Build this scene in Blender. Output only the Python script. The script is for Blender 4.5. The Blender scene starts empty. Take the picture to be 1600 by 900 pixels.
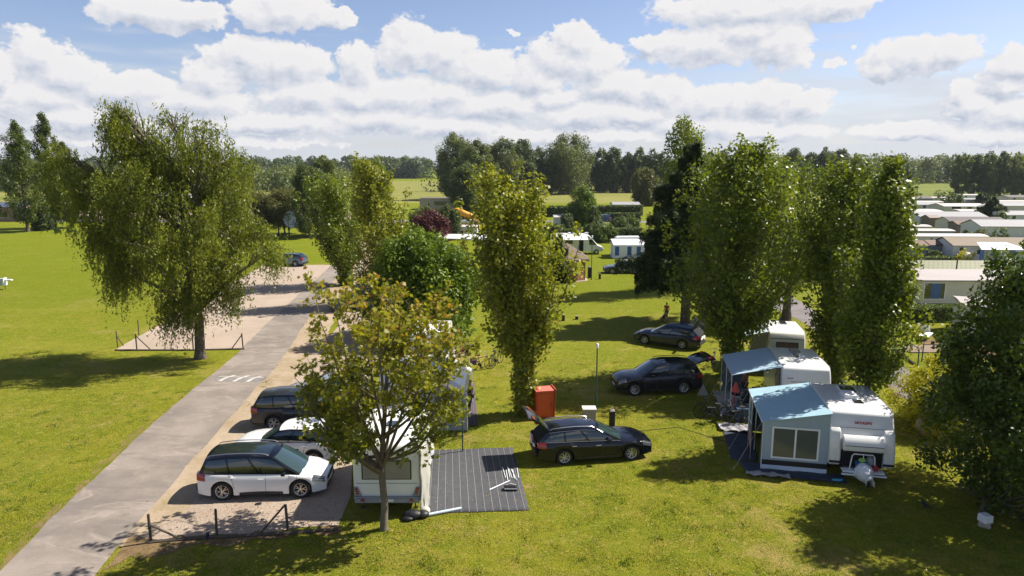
import bpy, bmesh, math, random
import numpy as np
from mathutils import Vector, Matrix
R = math.radians
C = bpy.context.scene.collection
scn = bpy.context.scene
# ------------------------------------------------------------------ camera
CAM_H = 12.0; PITCH = R(10.0); FOC = 1600*24/36
cd = bpy.data.cameras.new("camera"); cd.lens = 24; cd.sensor_width = 36; cd.clip_end = 20000; cd.clip_start = .1
cam = bpy.data.objects.new("camera", cd); C.objects.link(cam)
cam.location = (0, 0, CAM_H); cam.rotation_euler = (R(90)-PITCH, 0, 0)
scn.camera = cam
# ------------------------------------------------------------------ sky, sun, exposure
SUN_AZ = R(19)      # from +x towards +y
SUN_EL = R(48)
sd = bpy.data.lights.new("sun", 'SUN'); sd.energy = 5.0; sd.angle = R(0.55); sd.color = (1.0, .93, .82)
sun = bpy.data.objects.new("sun", sd); C.objects.link(sun)
sv = Vector((math.cos(SUN_EL)*math.cos(SUN_AZ), math.cos(SUN_EL)*math.sin(SUN_AZ), math.sin(SUN_EL)))
sun.rotation_euler = sv.to_track_quat('Z', 'Y').to_euler(); sun.location = sv*100
scn.view_settings.view_transform = 'Standard'; scn.view_settings.look = 'None'
scn.view_settings.exposure = 0.8; scn.view_settings.gamma = 1.0
scn.view_settings.use_curve_mapping = False
SKY_STRENGTH = 0.13

def azel(px, py):            # direction of a sky feature in degrees
    x = (px-800)/FOC; u = (450-py)/FOC
    d = Vector((x, math.cos(PITCH)+u*math.sin(PITCH), -math.sin(PITCH)+u*math.cos(PITCH))).normalized()
    return math.degrees(math.atan2(d.x, d.y)), math.degrees(math.asin(d.z))

def build_world():
    w = bpy.data.worlds.new("World"); scn.world = w; w.use_nodes = True
    nt = w.node_tree; N = nt.nodes; Lk = nt.links; N.clear()
    def n(t, **k):
        o = N.new(t)
        for a, b in k.items(): setattr(o, a, b)
        return o
    out = n('ShaderNodeOutputWorld'); bg = n('ShaderNodeBackground'); Lk.new(bg.outputs[0], out.inputs[0])
    bg.inputs[1].default_value = SKY_STRENGTH
    sky = n('ShaderNodeTexSky', sky_type='NISHITA', sun_disc=False, sun_elevation=SUN_EL, sun_rotation=R(90)-SUN_AZ,
            air_density=1.0, dust_density=.7, ozone_density=1.4, altitude=0)
    # ---- node group: cloud field as a function of (azimuth, elevation) in degrees
    g = bpy.data.node_groups.new("cloud_field", 'ShaderNodeTree')
    g.interface.new_socket("P", in_out='INPUT', socket_type='NodeSocketVector')
    g.interface.new_socket("F", in_out='OUTPUT', socket_type='NodeSocketFloat')
    G = g.nodes; GL = g.links
    gi = G.new('NodeGroupInput'); go = G.new('NodeGroupOutput')
    def gm(op, a, b=None, c=None, clamp=False):
        m = G.new('ShaderNodeMath'); m.operation = op; m.use_clamp = clamp
        for i, v in enumerate((a, b, c)):
            if v is None: continue
            if isinstance(v, (int, float)): m.inputs[i].default_value = v
            else: GL.new(v, m.inputs[i])
        return m.outputs[0]
    def gv(op, a, b=None):
        m = G.new('ShaderNodeVectorMath'); m.operation = op
        for i, v in enumerate((a, b)):
            if v is None: continue
            if isinstance(v, tuple): m.inputs[i].default_value = v
            else: GL.new(v, m.inputs[i])
        return m
    # warp coordinates for billowing edges
    nz = G.new('ShaderNodeTexNoise'); nz.inputs['Scale'].default_value = .42; nz.inputs['Detail'].default_value = 7
    nz.inputs['Roughness'].default_value = .62
    GL.new(gi.outputs[0], nz.inputs['Vector'])
    w1 = gv('SUBTRACT', nz.outputs['Color'], (.5, .5, .5)); w2 = gv('MULTIPLY', w1.outputs[0], (4.2, 2.4, 0))
    P = gv('ADD', gi.outputs[0], w2.outputs[0]).outputs[0]
    blobs = CLOUDS
    cur = None
    for (px, py, rx, ry) in blobs:
        a, e = azel(px, py); a2, _ = azel(px+rx, py); _, e2 = azel(px, py-ry)
        s = gv('SUBTRACT', P, (a, e, 0)); s2 = gv('MULTIPLY', s.outputs[0], (1/abs(a2-a), 1/abs(e2-e), 0))
        ln = gv('LENGTH', s2.outputs[0]).outputs[1]
        f = gm('SUBTRACT', 1.0, ln)
        if cur is None: cur = f
        else: cur = gm('SMOOTH_MAX', cur, f, .16)
    # generic clouds for the rest of the sky (outside the photographed part)
    big = G.new('ShaderNodeTexNoise'); big.inputs['Scale'].default_value = .055; big.inputs['Detail'].default_value = 4
    GL.new(P, big.inputs['Vector'])
    sx = G.new('ShaderNodeSeparateXYZ'); GL.new(gi.outputs[0], sx.inputs[0])
    outx = gm('MULTIPLY', gm('SUBTRACT', gm('ABSOLUTE', sx.outputs[0]), 40.0), .08, clamp=True)
    outy = gm('MULTIPLY', gm('SUBTRACT', sx.outputs[1], 16.0), .12, clamp=True)
    om = gm('MAXIMUM', outx, outy)
    gen = gm('SUBTRACT', gm('MULTIPLY', gm('SUBTRACT', big.outputs[0], .60), 5.0), gm('MULTIPLY', gm('SUBTRACT', 1.0, om), 8.0))
    cur = gm('MAXIMUM', cur, gen)
    # fine cauliflower detail
    n2 = G.new('ShaderNodeTexNoise'); n2.inputs['Scale'].default_value = .9; n2.inputs['Detail'].default_value = 8
    n2.inputs['Roughness'].default_value = .6; n2.inputs['Distortion'].default_value = .4
    st = gv('MULTIPLY', gi.outputs[0], (1.0, 1.5, 1)); GL.new(st.outputs[0], n2.inputs['Vector'])
    det = gm('MULTIPLY', gm('SUBTRACT', n2.outputs[0], .5), .75)
    F = gm('ADD', cur, det)
    GL.new(F, go.inputs[0])
    # ---- use it
    def m(op, a, b=None, c=None, clamp=False):
        o = n('ShaderNodeMath', operation=op, use_clamp=clamp)
        for i, v in enumerate((a, b, c)):
            if v is None: continue
            if isinstance(v, (int, float)): o.inputs[i].default_value = v
            else: Lk.new(v, o.inputs[i])
        return o.outputs[0]
    tc = n('ShaderNodeTexCoord'); sp = n('ShaderNodeSeparateXYZ'); Lk.new(tc.outputs['Generated'], sp.inputs[0])
    az = m('MULTIPLY', m('ARCTAN2', sp.outputs[0], sp.outputs[1]), 57.2958)
    el = m('MULTIPLY', m('ARCSINE', sp.outputs[2]), 57.2958)
    cb = n('ShaderNodeCombineXYZ'); Lk.new(az, cb.inputs[0]); Lk.new(el, cb.inputs[1])
    g1 = n('ShaderNodeGroup', node_tree=g); Lk.new(cb.outputs[0], g1.inputs[0])
    sh = n('ShaderNodeVectorMath', operation='ADD'); Lk.new(cb.outputs[0], sh.inputs[0]); sh.inputs[1].default_value = (.45, .75, 0)
    g2 = n('ShaderNodeGroup', node_tree=g); Lk.new(sh.outputs[0], g2.inputs[0])
    F1, F2 = g1.outputs[0], g2.outputs[0]
    def smooth(x, a, b):
        o = n('ShaderNodeMapRange', interpolation_type='SMOOTHSTEP'); Lk.new(x, o.inputs[0])
        o.inputs[1].default_value = a; o.inputs[2].default_value = b; return o.outputs[0]
    mask = smooth(F1, -.07, .13)
    lit = m('ADD', .74, m('MULTIPLY', m('SUBTRACT', F1, F2), 1.15), clamp=True)
    # thick middle of a cloud is greyer
    thick = smooth(F1, .1, .75)
    lit2 = m('SUBTRACT', lit, m('MULTIPLY', thick, .10), clamp=True)
    ramp = n('ShaderNodeValToRGB'); Lk.new(lit2, ramp.inputs[0])
    e = ramp.color_ramp.elements
    e[0].position = 0; e[0].color = (.60, .65, .77, 1); e[1].position = 1; e[1].color = (1.02, 1.0, 1.0, 1)
    x = e.new(.35); x.color = (.75, .79, .88, 1)
    x = e.new(.62); x.color = (.86, .87, .93, 1)
    cs = n('ShaderNodeVectorMath', operation='SCALE'); Lk.new(ramp.outputs[0], cs.inputs[0]); cs.inputs['Scale'].default_value = .505/SKY_STRENGTH
    # haze veil towards the horizon: thin layered cloud sheets
    vn = n('ShaderNodeTexNoise'); vn.inputs['Scale'].default_value = .11; vn.inputs['Detail'].default_value = 6
    vs = n('ShaderNodeVectorMath', operation='MULTIPLY'); Lk.new(cb.outputs[0], vs.inputs[0]); vs.inputs[1].default_value = (1, 7, 1)
    Lk.new(vs.outputs[0], vn.inputs['Vector'])
    veil = m('MULTIPLY', smooth(m('SUBTRACT', m('ADD', .5, m('MULTIPLY', m('SUBTRACT', vn.outputs[0], .5), 1.8)), m('MULTIPLY', el, .10)), -.45, .35), .9)
    veil2 = m('MULTIPLY', veil, 1.0)
    skyg = n('ShaderNodeMix', data_type='RGBA', blend_type='MULTIPLY'); skyg.inputs[0].default_value = 1
    Lk.new(sky.outputs[0], skyg.inputs[6]); skyg.inputs[7].default_value = SKY_TINT
    # the blue deepens away from the horizon
    zn = n('ShaderNodeVectorMath', operation='SCALE'); Lk.new(skyg.outputs[2], zn.inputs[0]); Lk.new(m('SUBTRACT', 1.0, m('MULTIPLY', smooth(el, 14, 50), .38)), zn.inputs['Scale'])
    v = n('ShaderNodeMix', data_type='RGBA'); Lk.new(veil2, v.inputs[0]); Lk.new(zn.outputs[0], v.inputs[6])
    hz = .49/SKY_STRENGTH; v.inputs[7].default_value = (.80*hz, .84*hz, .92*hz, 1)
    mx = n('ShaderNodeMix', data_type='RGBA'); Lk.new(mask, mx.inputs[0]); Lk.new(v.outputs[2], mx.inputs[6]); Lk.new(cs.outputs[0], mx.inputs[7])
    Lk.new(mx.outputs[2], bg.inputs[0])
SKY_TINT = (.585, .55, .61, 1)
# clouds of the day: centre and half extent, given as sky directions through azel()
CLOUDS = [
 (245, 18, 100, 34), (300, 22, 60, 26),
 (440, 18, 85, 34), (520, 30, 40, 16),
 (60, 88, 58, 42), (110, 118, 70, 40), (200, 140, 90, 32), (60, 150, 90, 34), (0, 110, 30, 34),
 (390, 90, 70, 38), (450, 100, 75, 40), (330, 125, 60, 36), (300, 160, 120, 26), (480, 150, 70, 30),
 (560, 100, 40, 40), (640, 75, 52, 44), (700, 85, 60, 38), (760, 110, 60, 34), (620, 150, 90, 34),
 (900, 60, 42, 30), (870, 90, 60, 38), (930, 100, 55, 40), (840, 120, 50, 30), (960, 135, 70, 30), (780, 165, 120, 24), (920, 180, 110, 24),
 (1040, 145, 60, 28), (1120, 160, 80, 32), (1200, 155, 60, 34), (1260, 165, 45, 28), (1090, 195, 110, 20),
 (1180, 10, 190, 32), (1100, 75, 110, 34), (1220, 70, 60, 40), (1170, 45, 90, 34), (1310, 10, 70, 22), (1020, 70, 36, 18), (1305, 100, 20, 8),
 (1420, 90, 75, 38), (1480, 85, 50, 32), (1380, 100, 40, 26), (1335, 75, 8, 6),
 (1590, 100, 45, 30), (1580, 130, 60, 18), (1530, 165, 60, 30), (1500, 150, 30, 24), (1600, 180, 80, 34), (1430, 205, 120, 18),
 (797, 54, 9, 7), (860, 150, 50, 14),
 (150, 190, 190, 20), (430, 195, 150, 20), (600, 185, 110, 24), (720, 200, 110, 18), (30, 165, 70, 22), (560, 150, 60, 26), (700, 145, 60, 26), (1000, 175, 90, 22), (880, 215, 240, 14), (300, 222, 260, 9), (1200, 205, 120, 16), (1560, 215, 120, 16),
]
build_world()
scn.world.cycles.sampling_method = "MANUAL"; scn.world.cycles.sample_map_resolution = 256

# ------------------------------------------------------------------ placing helpers
def at(px, py, z=0.0):
    x = (px-800)/FOC; u = (450-py)/FOC
    d = (x, math.cos(PITCH)+u*math.sin(PITCH), -math.sin(PITCH)+u*math.cos(PITCH))
    t = (z-CAM_H)/d[2]
    return Vector((d[0]*t, d[1]*t, z))
def height_at(Y, py):         # height above ground of something seen at row py standing at distance Y
    u = (450-py)/FOC
    return CAM_H + Y*(-math.sin(PITCH)+u*math.cos(PITCH))/(math.cos(PITCH)+u*math.sin(PITCH))
def x_at(Y, z, px):
    depth = Y*math.cos(PITCH)-(z-CAM_H)*math.sin(PITCH)
    return (px-800)/FOC*depth

# ------------------------------------------------------------------ object helpers
def tag(o, label=None, cat=None, group=None, kind=None):
    if label: o["label"] = label
    if cat: o["category"] = cat
    if group: o["group"] = group
    if kind: o["kind"] = kind
    return o
def empty(name, loc, rz=0, label=None, cat=None, group=None):
    o = bpy.data.objects.new(name, None); C.objects.link(o)
    o.location = loc; o.rotation_euler = (0, 0, rz); o.empty_display_size = .3
    return tag(o, label, cat, group)
def copy_tree(o, parent=None):
    c = o.copy(); C.objects.link(c); c.parent = parent
    for ch in list(o.children): copy_tree(ch, c)
    return c

class MB:
    def __init__(s): s.V = []; s.F = []; s.M = []
    def add(s, V, F, m=0):
        o = len(s.V); s.V += [tuple(v) for v in V]; s.F += [tuple(i+o for i in f) for f in F]; s.M += [m]*len(F); return s
    def box(s, c, d, m=0, rz=0, rx=0, ry=0, taper=(1, 1)):
        x, y, z = d[0]/2, d[1]/2, d[2]/2
        V = [Vector((sx*x*(taper[0] if sz > 0 else 1), sy*y*(taper[1] if sz > 0 else 1), sz*z)) for sz in (-1, 1) for sy in (-1, 1) for sx in (-1, 1)]
        if rz or rx or ry:
            M = Matrix.Rotation(rz, 3, 'Z') @ Matrix.Rotation(ry, 3, 'Y') @ Matrix.Rotation(rx, 3, 'X')
            V = [M @ v for v in V]
        V = [v+Vector(c) for v in V]
        return s.add(V, [(0, 2, 3, 1), (4, 5, 7, 6), (0, 1, 5, 4), (2, 6, 7, 3), (0, 4, 6, 2), (1, 3, 7, 5)], m)
    def tube(s, pts, r, n=8, m=0, cap=True):
        pts = [Vector(p) for p in pts]
        rs = r if isinstance(r, (list, tuple)) else [r]*len(pts)
        rings = []; prev = None
        for i, p in enumerate(pts):
            d = (pts[min(i+1, len(pts)-1)]-pts[max(i-1, 0)])
            if d.length < 1e-9: d = Vector((0, 0, 1))
            d.normalize()
            if prev is None:
                a = Vector((0, 0, 1)) if abs(d.z) < .9 else Vector((1, 0, 0))
                u = d.cross(a).normalized()
            else:
                u = (prev-d*prev.dot(d))
                u = u.normalized() if u.length > 1e-6 else d.orthogonal().normalized()
            prev = u; v = d.cross(u)
            rings.append([p+(u*math.cos(2*math.pi*k/n)+v*math.sin(2*math.pi*k/n))*rs[i] for k in range(n)])
        V = [q for rg in rings for q in rg]; F = []
        for i in range(len(rings)-1):
            for k in range(n):
                a = i*n+k; b = i*n+(k+1) % n
                F.append((a, b, b+n, a+n))
        if cap:
            F.append(tuple(range(n-1, -1, -1))); o = (len(rings)-1)*n; F.append(tuple(range(o, o+n)))
        return s.add(V, F, m)
    def grid(s, P, m=0, flip=False):      # P[i][j]
        a = len(P); b = len(P[0]); V = [q for r in P for q in r]; F = []
        for i in range(a-1):
            for j in range(b-1):
                q = (i*b+j, i*b+j+1, (i+1)*b+j+1, (i+1)*b+j)
                F.append(q[::-1] if flip else q)
        return s.add(V, F, m)
    def prism(s, poly, y0, y1, m=0):      # polygon in xz extruded along y
        n = len(poly); V = [(x, y0, z) for x, z in poly]+[(x, y1, z) for x, z in poly]
        F = [tuple(range(n)), tuple(range(2*n-1, n-1, -1))]+[((i+1) % n, i, i+n, (i+1) % n+n) for i in range(n)]
        return s.add(V, F, m)
    def poly(s, pts, h, m=0):             # polygon in xy extruded up from its own z
        n = len(pts); V = [tuple(p) for p in pts]+[(p[0], p[1], p[2]+h) for p in pts]
        F = [tuple(range(n-1, -1, -1)), tuple(range(n, 2*n))]+[(i, (i+1) % n, (i+1) % n+n, i+n) for i in range(n)]
        return s.add(V, F, m)
    def ball(s, c, r, m=0, n=12, k=8):
        r = r if isinstance(r, (tuple, list)) else (r, r, r)
        P = [[(c[0]+r[0]*math.sin(math.pi*i/k)*math.cos(2*math.pi*j/n), c[1]+r[1]*math.sin(math.pi*i/k)*math.sin(2*math.pi*j/n), c[2]+r[2]*math.cos(math.pi*i/k)) for j in range(n+1)] for i in range(k+1)]
        return s.grid(P, m)
    def build(s, name, mats, parent=None, bevel=0, seg=2, smooth=None, sub=0):
        me = bpy.data.meshes.new(name); me.from_pydata([tuple(v) for v in s.V], [], s.F)
        if not isinstance(mats, (list, tuple)): mats = [mats]
        for q in mats: me.materials.append(q)
        if len(mats) > 1: me.polygons.foreach_set('material_index', s.M)
        bm = bmesh.new(); bm.from_mesh(me); bmesh.ops.remove_doubles(bm, verts=bm.verts, dist=1e-5)
        bmesh.ops.recalc_face_normals(bm, faces=bm.faces); bm.to_mesh(me); bm.free()
        if smooth is not None:
            me.polygons.foreach_set('use_smooth', [True]*len(me.polygons))
            me.set_sharp_from_angle(angle=R(smooth))
        me.update()
        o = bpy.data.objects.new(name, me); C.objects.link(o); o.parent = parent
        if sub:
            md = o.modifiers.new('s', 'SUBSURF'); md.levels = md.render_levels = sub
        if bevel:
            md = o.modifiers.new('b', 'BEVEL'); md.width = bevel; md.segments = seg; md.limit_method = 'ANGLE'; md.angle_limit = R(35)
            md.harden_normals = False
        return o

# ------------------------------------------------------------------ materials
MATS = {}
def mat(name, col, rough=.6, metal=0, coat=0, var=.0, vscale=3, bump=0, bscale=40, spec=.5, transl=None, alpha=1, trans=0, coords='Object', dirt=None):
    if name in MATS: return MATS[name]
    m = bpy.data.materials.new(name); m.use_nodes = True; nt = m.node_tree; N = nt.nodes; Lk = nt.links
    b = N['Principled BSDF']; b.inputs['Base Color'].default_value = (*col, 1); b.inputs['Roughness'].default_value = rough
    b.inputs['Metallic'].default_value = metal; b.inputs['Coat Weight'].default_value = coat; b.inputs['Coat Roughness'].default_value = .05
    b.inputs['Specular IOR Level'].default_value = spec; b.inputs['Alpha'].default_value = alpha
    b.inputs['Transmission Weight'].default_value = trans
    tc = None
    if var or bump or dirt:
        tc = N.new('ShaderNodeTexCoord')
    if var or dirt:
        nz = N.new('ShaderNodeTexNoise'); nz.inputs['Scale'].default_value = vscale; nz.inputs['Detail'].default_value = 6; nz.inputs['Roughness'].default_value = .65
        Lk.new(tc.outputs[coords], nz.inputs['Vector'])
        mr = N.new('ShaderNodeMapRange'); mr.inputs[1].default_value = .3; mr.inputs[2].default_value = .7
        Lk.new(nz.outputs[0], mr.inputs[0])
        mx = N.new('ShaderNodeMix'); mx.data_type = 'RGBA'; Lk.new(mr.outputs[0], mx.inputs[0])
        lo = dirt if dirt else tuple(c*(1-var) for c in col)
        mx.inputs[6].default_value = (*lo, 1); mx.inputs[7].default_value = (*[min(1, c*(1+var)) for c in col], 1)
        Lk.new(mx.outputs[2], b.inputs['Base Color'])
    if bump:
        nb = N.new('ShaderNodeTexNoise'); nb.inputs['Scale'].default_value = bscale; nb.inputs['Detail'].default_value = 4
        Lk.new(tc.outputs[coords], nb.inputs['Vector'])
        bp = N.new('ShaderNodeBump'); bp.inputs['Strength'].default_value = bump; bp.inputs['Distance'].default_value = .02
        Lk.new(nb.outputs[0], bp.inputs['Height']); Lk.new(bp.outputs[0], b.inputs['Normal'])
    MATS[name] = m
    return m

def leaf_mat(name, c0, c1, transl=.45, rough=.5, c2=None):
    if name in MATS: return MATS[name]
    m = bpy.data.materials.new(name); m.use_nodes = True; nt = m.node_tree; N = nt.nodes; Lk = nt.links; N.clear()
    out = N.new('ShaderNodeOutputMaterial'); at_ = N.new('ShaderNodeAttribute'); at_.attribute_name = 'leaf_tone'
    rp = N.new('ShaderNodeValToRGB'); Lk.new(at_.outputs['Fac'], rp.inputs[0])
    rp.color_ramp.elements[0].color = (*c0, 1); rp.color_ramp.elements[1].color = (*c1, 1)
    if c2:
        rp.color_ramp.elements[1].position = .8; e = rp.color_ramp.elements.new(.97); e.color = (*c2, 1)
    p = N.new('ShaderNodeBsdfPrincipled'); p.inputs['Roughness'].default_value = rough; p.inputs['Specular IOR Level'].default_value = .35
    Lk.new(rp.outputs[0], p.inputs['Base Color'])
    t = N.new('ShaderNodeBsdfTranslucent')
    hv = N.new('ShaderNodeMix'); hv.data_type = 'RGBA'; hv.blend_type = 'MULTIPLY'; hv.inputs[0].default_value = 1
    Lk.new(rp.outputs[0], hv.inputs[6]); hv.inputs[7].default_value = (1.5, 1.45, .6, 1); Lk.new(hv.outputs[2], t.inputs[0])
    mx = N.new('ShaderNodeMixShader'); mx.inputs[0].default_value = transl
    Lk.new(p.outputs[0], mx.inputs[1]); Lk.new(t.outputs[0], mx.inputs[2]); Lk.new(mx.outputs[0], out.inputs[0])
    MATS[name] = m
    return m
# ------------------------------------------------------------------ ground
def ground_mat(name, build):
    m = bpy.data.materials.new(name); m.use_nodes = True; nt = m.node_tree; N = nt.nodes; Lk = nt.links
    b = N['Principled BSDF']; b.inputs['Roughness'].default_value = .9; b.inputs['Specular IOR Level'].default_value = .06
    tc = N.new('ShaderNodeTexCoord')
    def noise(scale, detail=5, rough=.6, stretch=None, dist=0):
        if scale == 'Y':       # distance along the field: turns the far lawn a darker green
            sx_ = N.new('ShaderNodeSeparateXYZ'); Lk.new(tc.outputs['Object'], sx_.inputs[0]); return sx_.outputs[1]
        nz = N.new('ShaderNodeTexNoise'); nz.inputs['Scale'].default_value = scale; nz.inputs['Detail'].default_value = detail
        nz.inputs['Roughness'].default_value = rough; nz.inputs['Distortion'].default_value = dist
        if stretch:
            mp = N.new('ShaderNodeMapping'); mp.inputs['Scale'].default_value = stretch[:3]
            if len(stretch) > 3: mp.inputs['Rotation'].default_value = (0, 0, stretch[3])
            Lk.new(tc.outputs['Object'], mp.inputs[0]); Lk.new(mp.outputs[0], nz.inputs['Vector'])
        else: Lk.new(tc.outputs['Object'], nz.inputs['Vector'])
        return nz.outputs[0]
    def rng(x, a, b, lo=0, hi=1):
        o = N.new('ShaderNodeMapRange'); o.interpolation_type = 'SMOOTHSTEP'; Lk.new(x, o.inputs[0])
        o.inputs[1].default_value = a; o.inputs[2].default_value = b; o.inputs[3].default_value = lo; o.inputs[4].default_value = hi
        return o.outputs[0]
    def mix(f, a, b, mode='MIX'):
        o = N.new('ShaderNodeMix'); o.data_type = 'RGBA'; o.blend_type = mode
        if isinstance(f, (int, float)): o.inputs[0].default_value = f
        else: Lk.new(f, o.inputs[0])
        for i, v in ((6, a), (7, b)):
            if isinstance(v, tuple): o.inputs[i].default_value = (*v, 1)
            else: Lk.new(v, o.inputs[i])
        return o.outputs[2]
    def bump(h, s=.5, d=.03):
        o = N.new('ShaderNodeBump'); o.inputs['Strength'].default_value = s; o.inputs['Distance'].default_value = d
        Lk.new(h, o.inputs['Height']); Lk.new(o.outputs[0], b.inputs['Normal'])
    Lk.new(build(noise, rng, mix, bump), b.inputs['Base Color'])
    return m
def g_grass(noise, rng, mix, bump):
    c = mix(rng(noise(.09, 5), .3, .7), (.172, .205, .007), (.240, .240, .012))
    c = mix(rng(noise(.5, 6, .75), .47, .70), c, (.34, .265, .050))
    c = mix(rng(noise(1.7, 6, .78), .44, .62, 0, .7), c, (.095, .150, .005))
    c = mix(rng(noise(.16, 6, .78), .52, .66, 0, .8), c, (.40, .285, .110))
    c = mix(rng(noise(.045, 4, .7), .50, .66, 0, .45), c, (.24, .205, .022))
    c = mix(rng(noise(4.2, 6, .82), .47, .62, 0, .55), c, (.085, .120, .006))
    c = mix(rng(noise(3.1, 6, .82), .53, .64, 0, .7), c, (.42, .35, .085))
    c = mix(rng(noise(11, 5, .8), .48, .64, 0, .5), c, (.065, .090, .004))
    c = mix(rng(noise(16, 5, .8), .50, .66, 0, .8), c, (.46, .41, .10))
    c = mix(rng(noise(.8, 3, .5, (1, .06, 1, .9)), .5, .72, 0, .35), c, (.28, .26, .026))
    c = mix(rng(noise(.35, 3, .5, (.12, 1, 1, .35)), .52, .66, 0, .3), c, (.28, .27, .04))
    f = rng(noise('Y'), 34, 75, 0, .62)
    c = mix(f, c, (.125, .165, .004))
    bump(noise(14, 6, .8), 1.0, .10)
    return c
def g_asphalt(noise, rng, mix, bump):
    c = mix(rng(noise(.35, 6, .65), .3, .7), (.20, .172, .148), (.325, .28, .24))
    c = mix(rng(noise(.9, 6, .72, (.35, 1, 1, -.35), .8), .48, .62, 0, .5), c, (.17, .145, .13))
    c = mix(rng(noise(.5, 6, .75, (.5, 1, 1, -.35), 1.2), .52, .64, 0, .6), c, (.40, .34, .29))
    c = mix(rng(noise(.9, 8, .75, None, 1.5), .60, .68, 0, .6), c, (.42, .345, .28))
    c = mix(rng(noise(60, 2), .3, .7, 0, .4), c, (.12, .115, .11))
    bump(noise(70, 2), .4, .01)
    return c
def g_asphalt2(noise, rng, mix, bump):
    c = mix(rng(noise(.35, 6, .65), .3, .7), (.17, .155, .155), (.26, .235, .23))
    c = mix(rng(noise(60, 2), .3, .7, 0, .4), c, (.12, .11, .11)); bump(noise(70, 2), .4, .01)
    return c
def g_pale(noise, rng, mix, bump):
    c = mix(rng(noise(.25, 6, .7), .3, .7), (.34, .275, .22), (.42, .345, .275))
    c = mix(rng(noise(18, 5, .7), .4, .75, 0, .7), c, (.34, .26, .21)); c = mix(rng(noise(.6, 4, .5, (1, .3, 1)), .5, .72, 0, .3), c, (.45, .36, .29)); bump(noise(25, 3), .8, .03)
    return c
def g_gravel(noise, rng, mix, bump):
    c = mix(rng(noise(.3, 6, .7), .3, .7), (.36, .285, .22), (.46, .375, .295))
    c = mix(rng(noise(12, 5, .8), .4, .7, 0, .75), c, (.23, .175, .14)); bump(noise(16, 4, .7), 1, .05)
    return c
def g_sand(noise, rng, mix, bump):
    c = mix(rng(noise(.5, 6, .7), .3, .7), (.31, .24, .16), (.42, .34, .255))
    c = mix(rng(noise(1.4, 5, .7), .50, .72, 0, .7), c, (.22, .19, .06)); c = mix(rng(noise(25, 3), .4, .7, 0, .5), c, (.28, .2, .12)); bump(noise(25, 3), .6, .03)
    return c
def g_dirt(noise, rng, mix, bump):
    c = mix(rng(noise(1.5, 6, .7), .3, .7), (.13, .085, .045), (.24, .17, .09)); bump(noise(20, 3), .8, .04)
    return c
def g_field(noise, rng, mix, bump):
    c = mix(rng(noise(.02, 5, .6, (1, 3, 1)), .3, .7), (.13, .17, .035), (.20, .21, .05))
    c = mix(rng(noise(.5, 4, .6, (1, .1, 1)), .4, .7, 0, .4), c, (.09, .13, .02)); bump(noise(2, 3), .8, .2)
    return c
def g_crop(noise, rng, mix, bump):
    c = mix(rng(noise(.04, 5, .6, (1, 6, 1)), .3, .7), (.17, .18, .045), (.25, .24, .07)); bump(noise(2, 3), .8, .2)
    return c
M_GRASS = ground_mat('grass', g_grass); M_ASPH = ground_mat('worn_asphalt', g_asphalt); M_ASPH2 = ground_mat('asphalt', g_asphalt2)
M_PALE = ground_mat('pale_gravel', g_pale); M_GRAVEL = ground_mat('pink_gravel', g_gravel); M_SAND = ground_mat('sandy_verge', g_sand)
M_DIRT = ground_mat('bare_soil', g_dirt); M_FIELD = ground_mat('meadow', g_field); M_CROP = ground_mat('ripe_crop', g_crop)

M_DRY = ground_mat('dry_grass', lambda noise, rng, mix, bump: (bump(noise(22, 5, .75), 1, .06), mix(rng(noise(1.5, 5, .7), .35, .6), (.26, .19, .08), (.16, .17, .02)))[1])
def sheet(name, pts, z, m, wob=0, seed=1, step=.8):
    """flat ground sheet from a world outline; edges optionally ragged"""
    rnd = random.Random(seed); P = []
    pts = [Vector((p[0], p[1], 0)) for p in pts]
    if wob:
        for i, a in enumerate(pts):
            b = pts[(i+1) % len(pts)]; n = max(1, int((b-a).length/step)); nrm = (b-a).normalized().cross(Vector((0, 0, 1)))
            o = 0
            for k in range(n):
                o = .6*o+rnd.uniform(-wob, wob)
                P.append(a.lerp(b, k/n)+nrm*(o if k else 0))
    else: P = pts
    bm = bmesh.new(); vs = [bm.verts.new((p.x, p.y, z)) for p in P]; es = [bm.edges.new((vs[i], vs[(i+1) % len(vs)])) for i in range(len(vs))]
    bmesh.ops.triangle_fill(bm, edges=es, use_beauty=True)
    bmesh.ops.recalc_face_normals(bm, faces=bm.faces)
    me = bpy.data.meshes.new(name); bm.to_mesh(me); bm.free()
    if len(me.polygons) and me.polygons[0].normal.z < 0: me.flip_normals()
    me.materials.append(m)
    o = bpy.data.objects.new(name, me); C.objects.link(o); tag(o, kind='structure'); return o
def px(*l): return [at(a, b) for a, b in l]

mb = MB(); S = 7000
mb.add([(-S, -60, 0), (S, -60, 0), (S, S, 0), (-S, S, 0)], [(0, 1, 2, 3)])
tag(mb.build('lawn', M_GRASS), kind='structure')
# far meadows and crop fields
sheet('meadow', [(-2500, 235), (60, 235), (900, 235), (900, 262), (-2500, 262)], .004, M_CROP)
sheet('meadow', [(-2500, 262), (-60, 262), (-60, 300), (-2500, 300)], .004, M_FIELD)
sheet('crop_field', [(-2500, 300), (-60, 300), (-45, 262), (2500, 262), (2500, 620), (-2500, 620)], .006, M_CROP)
sheet('meadow', [(95, 280), (2500, 280), (2500, 600), (110, 600)], .012, M_FIELD)
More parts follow.
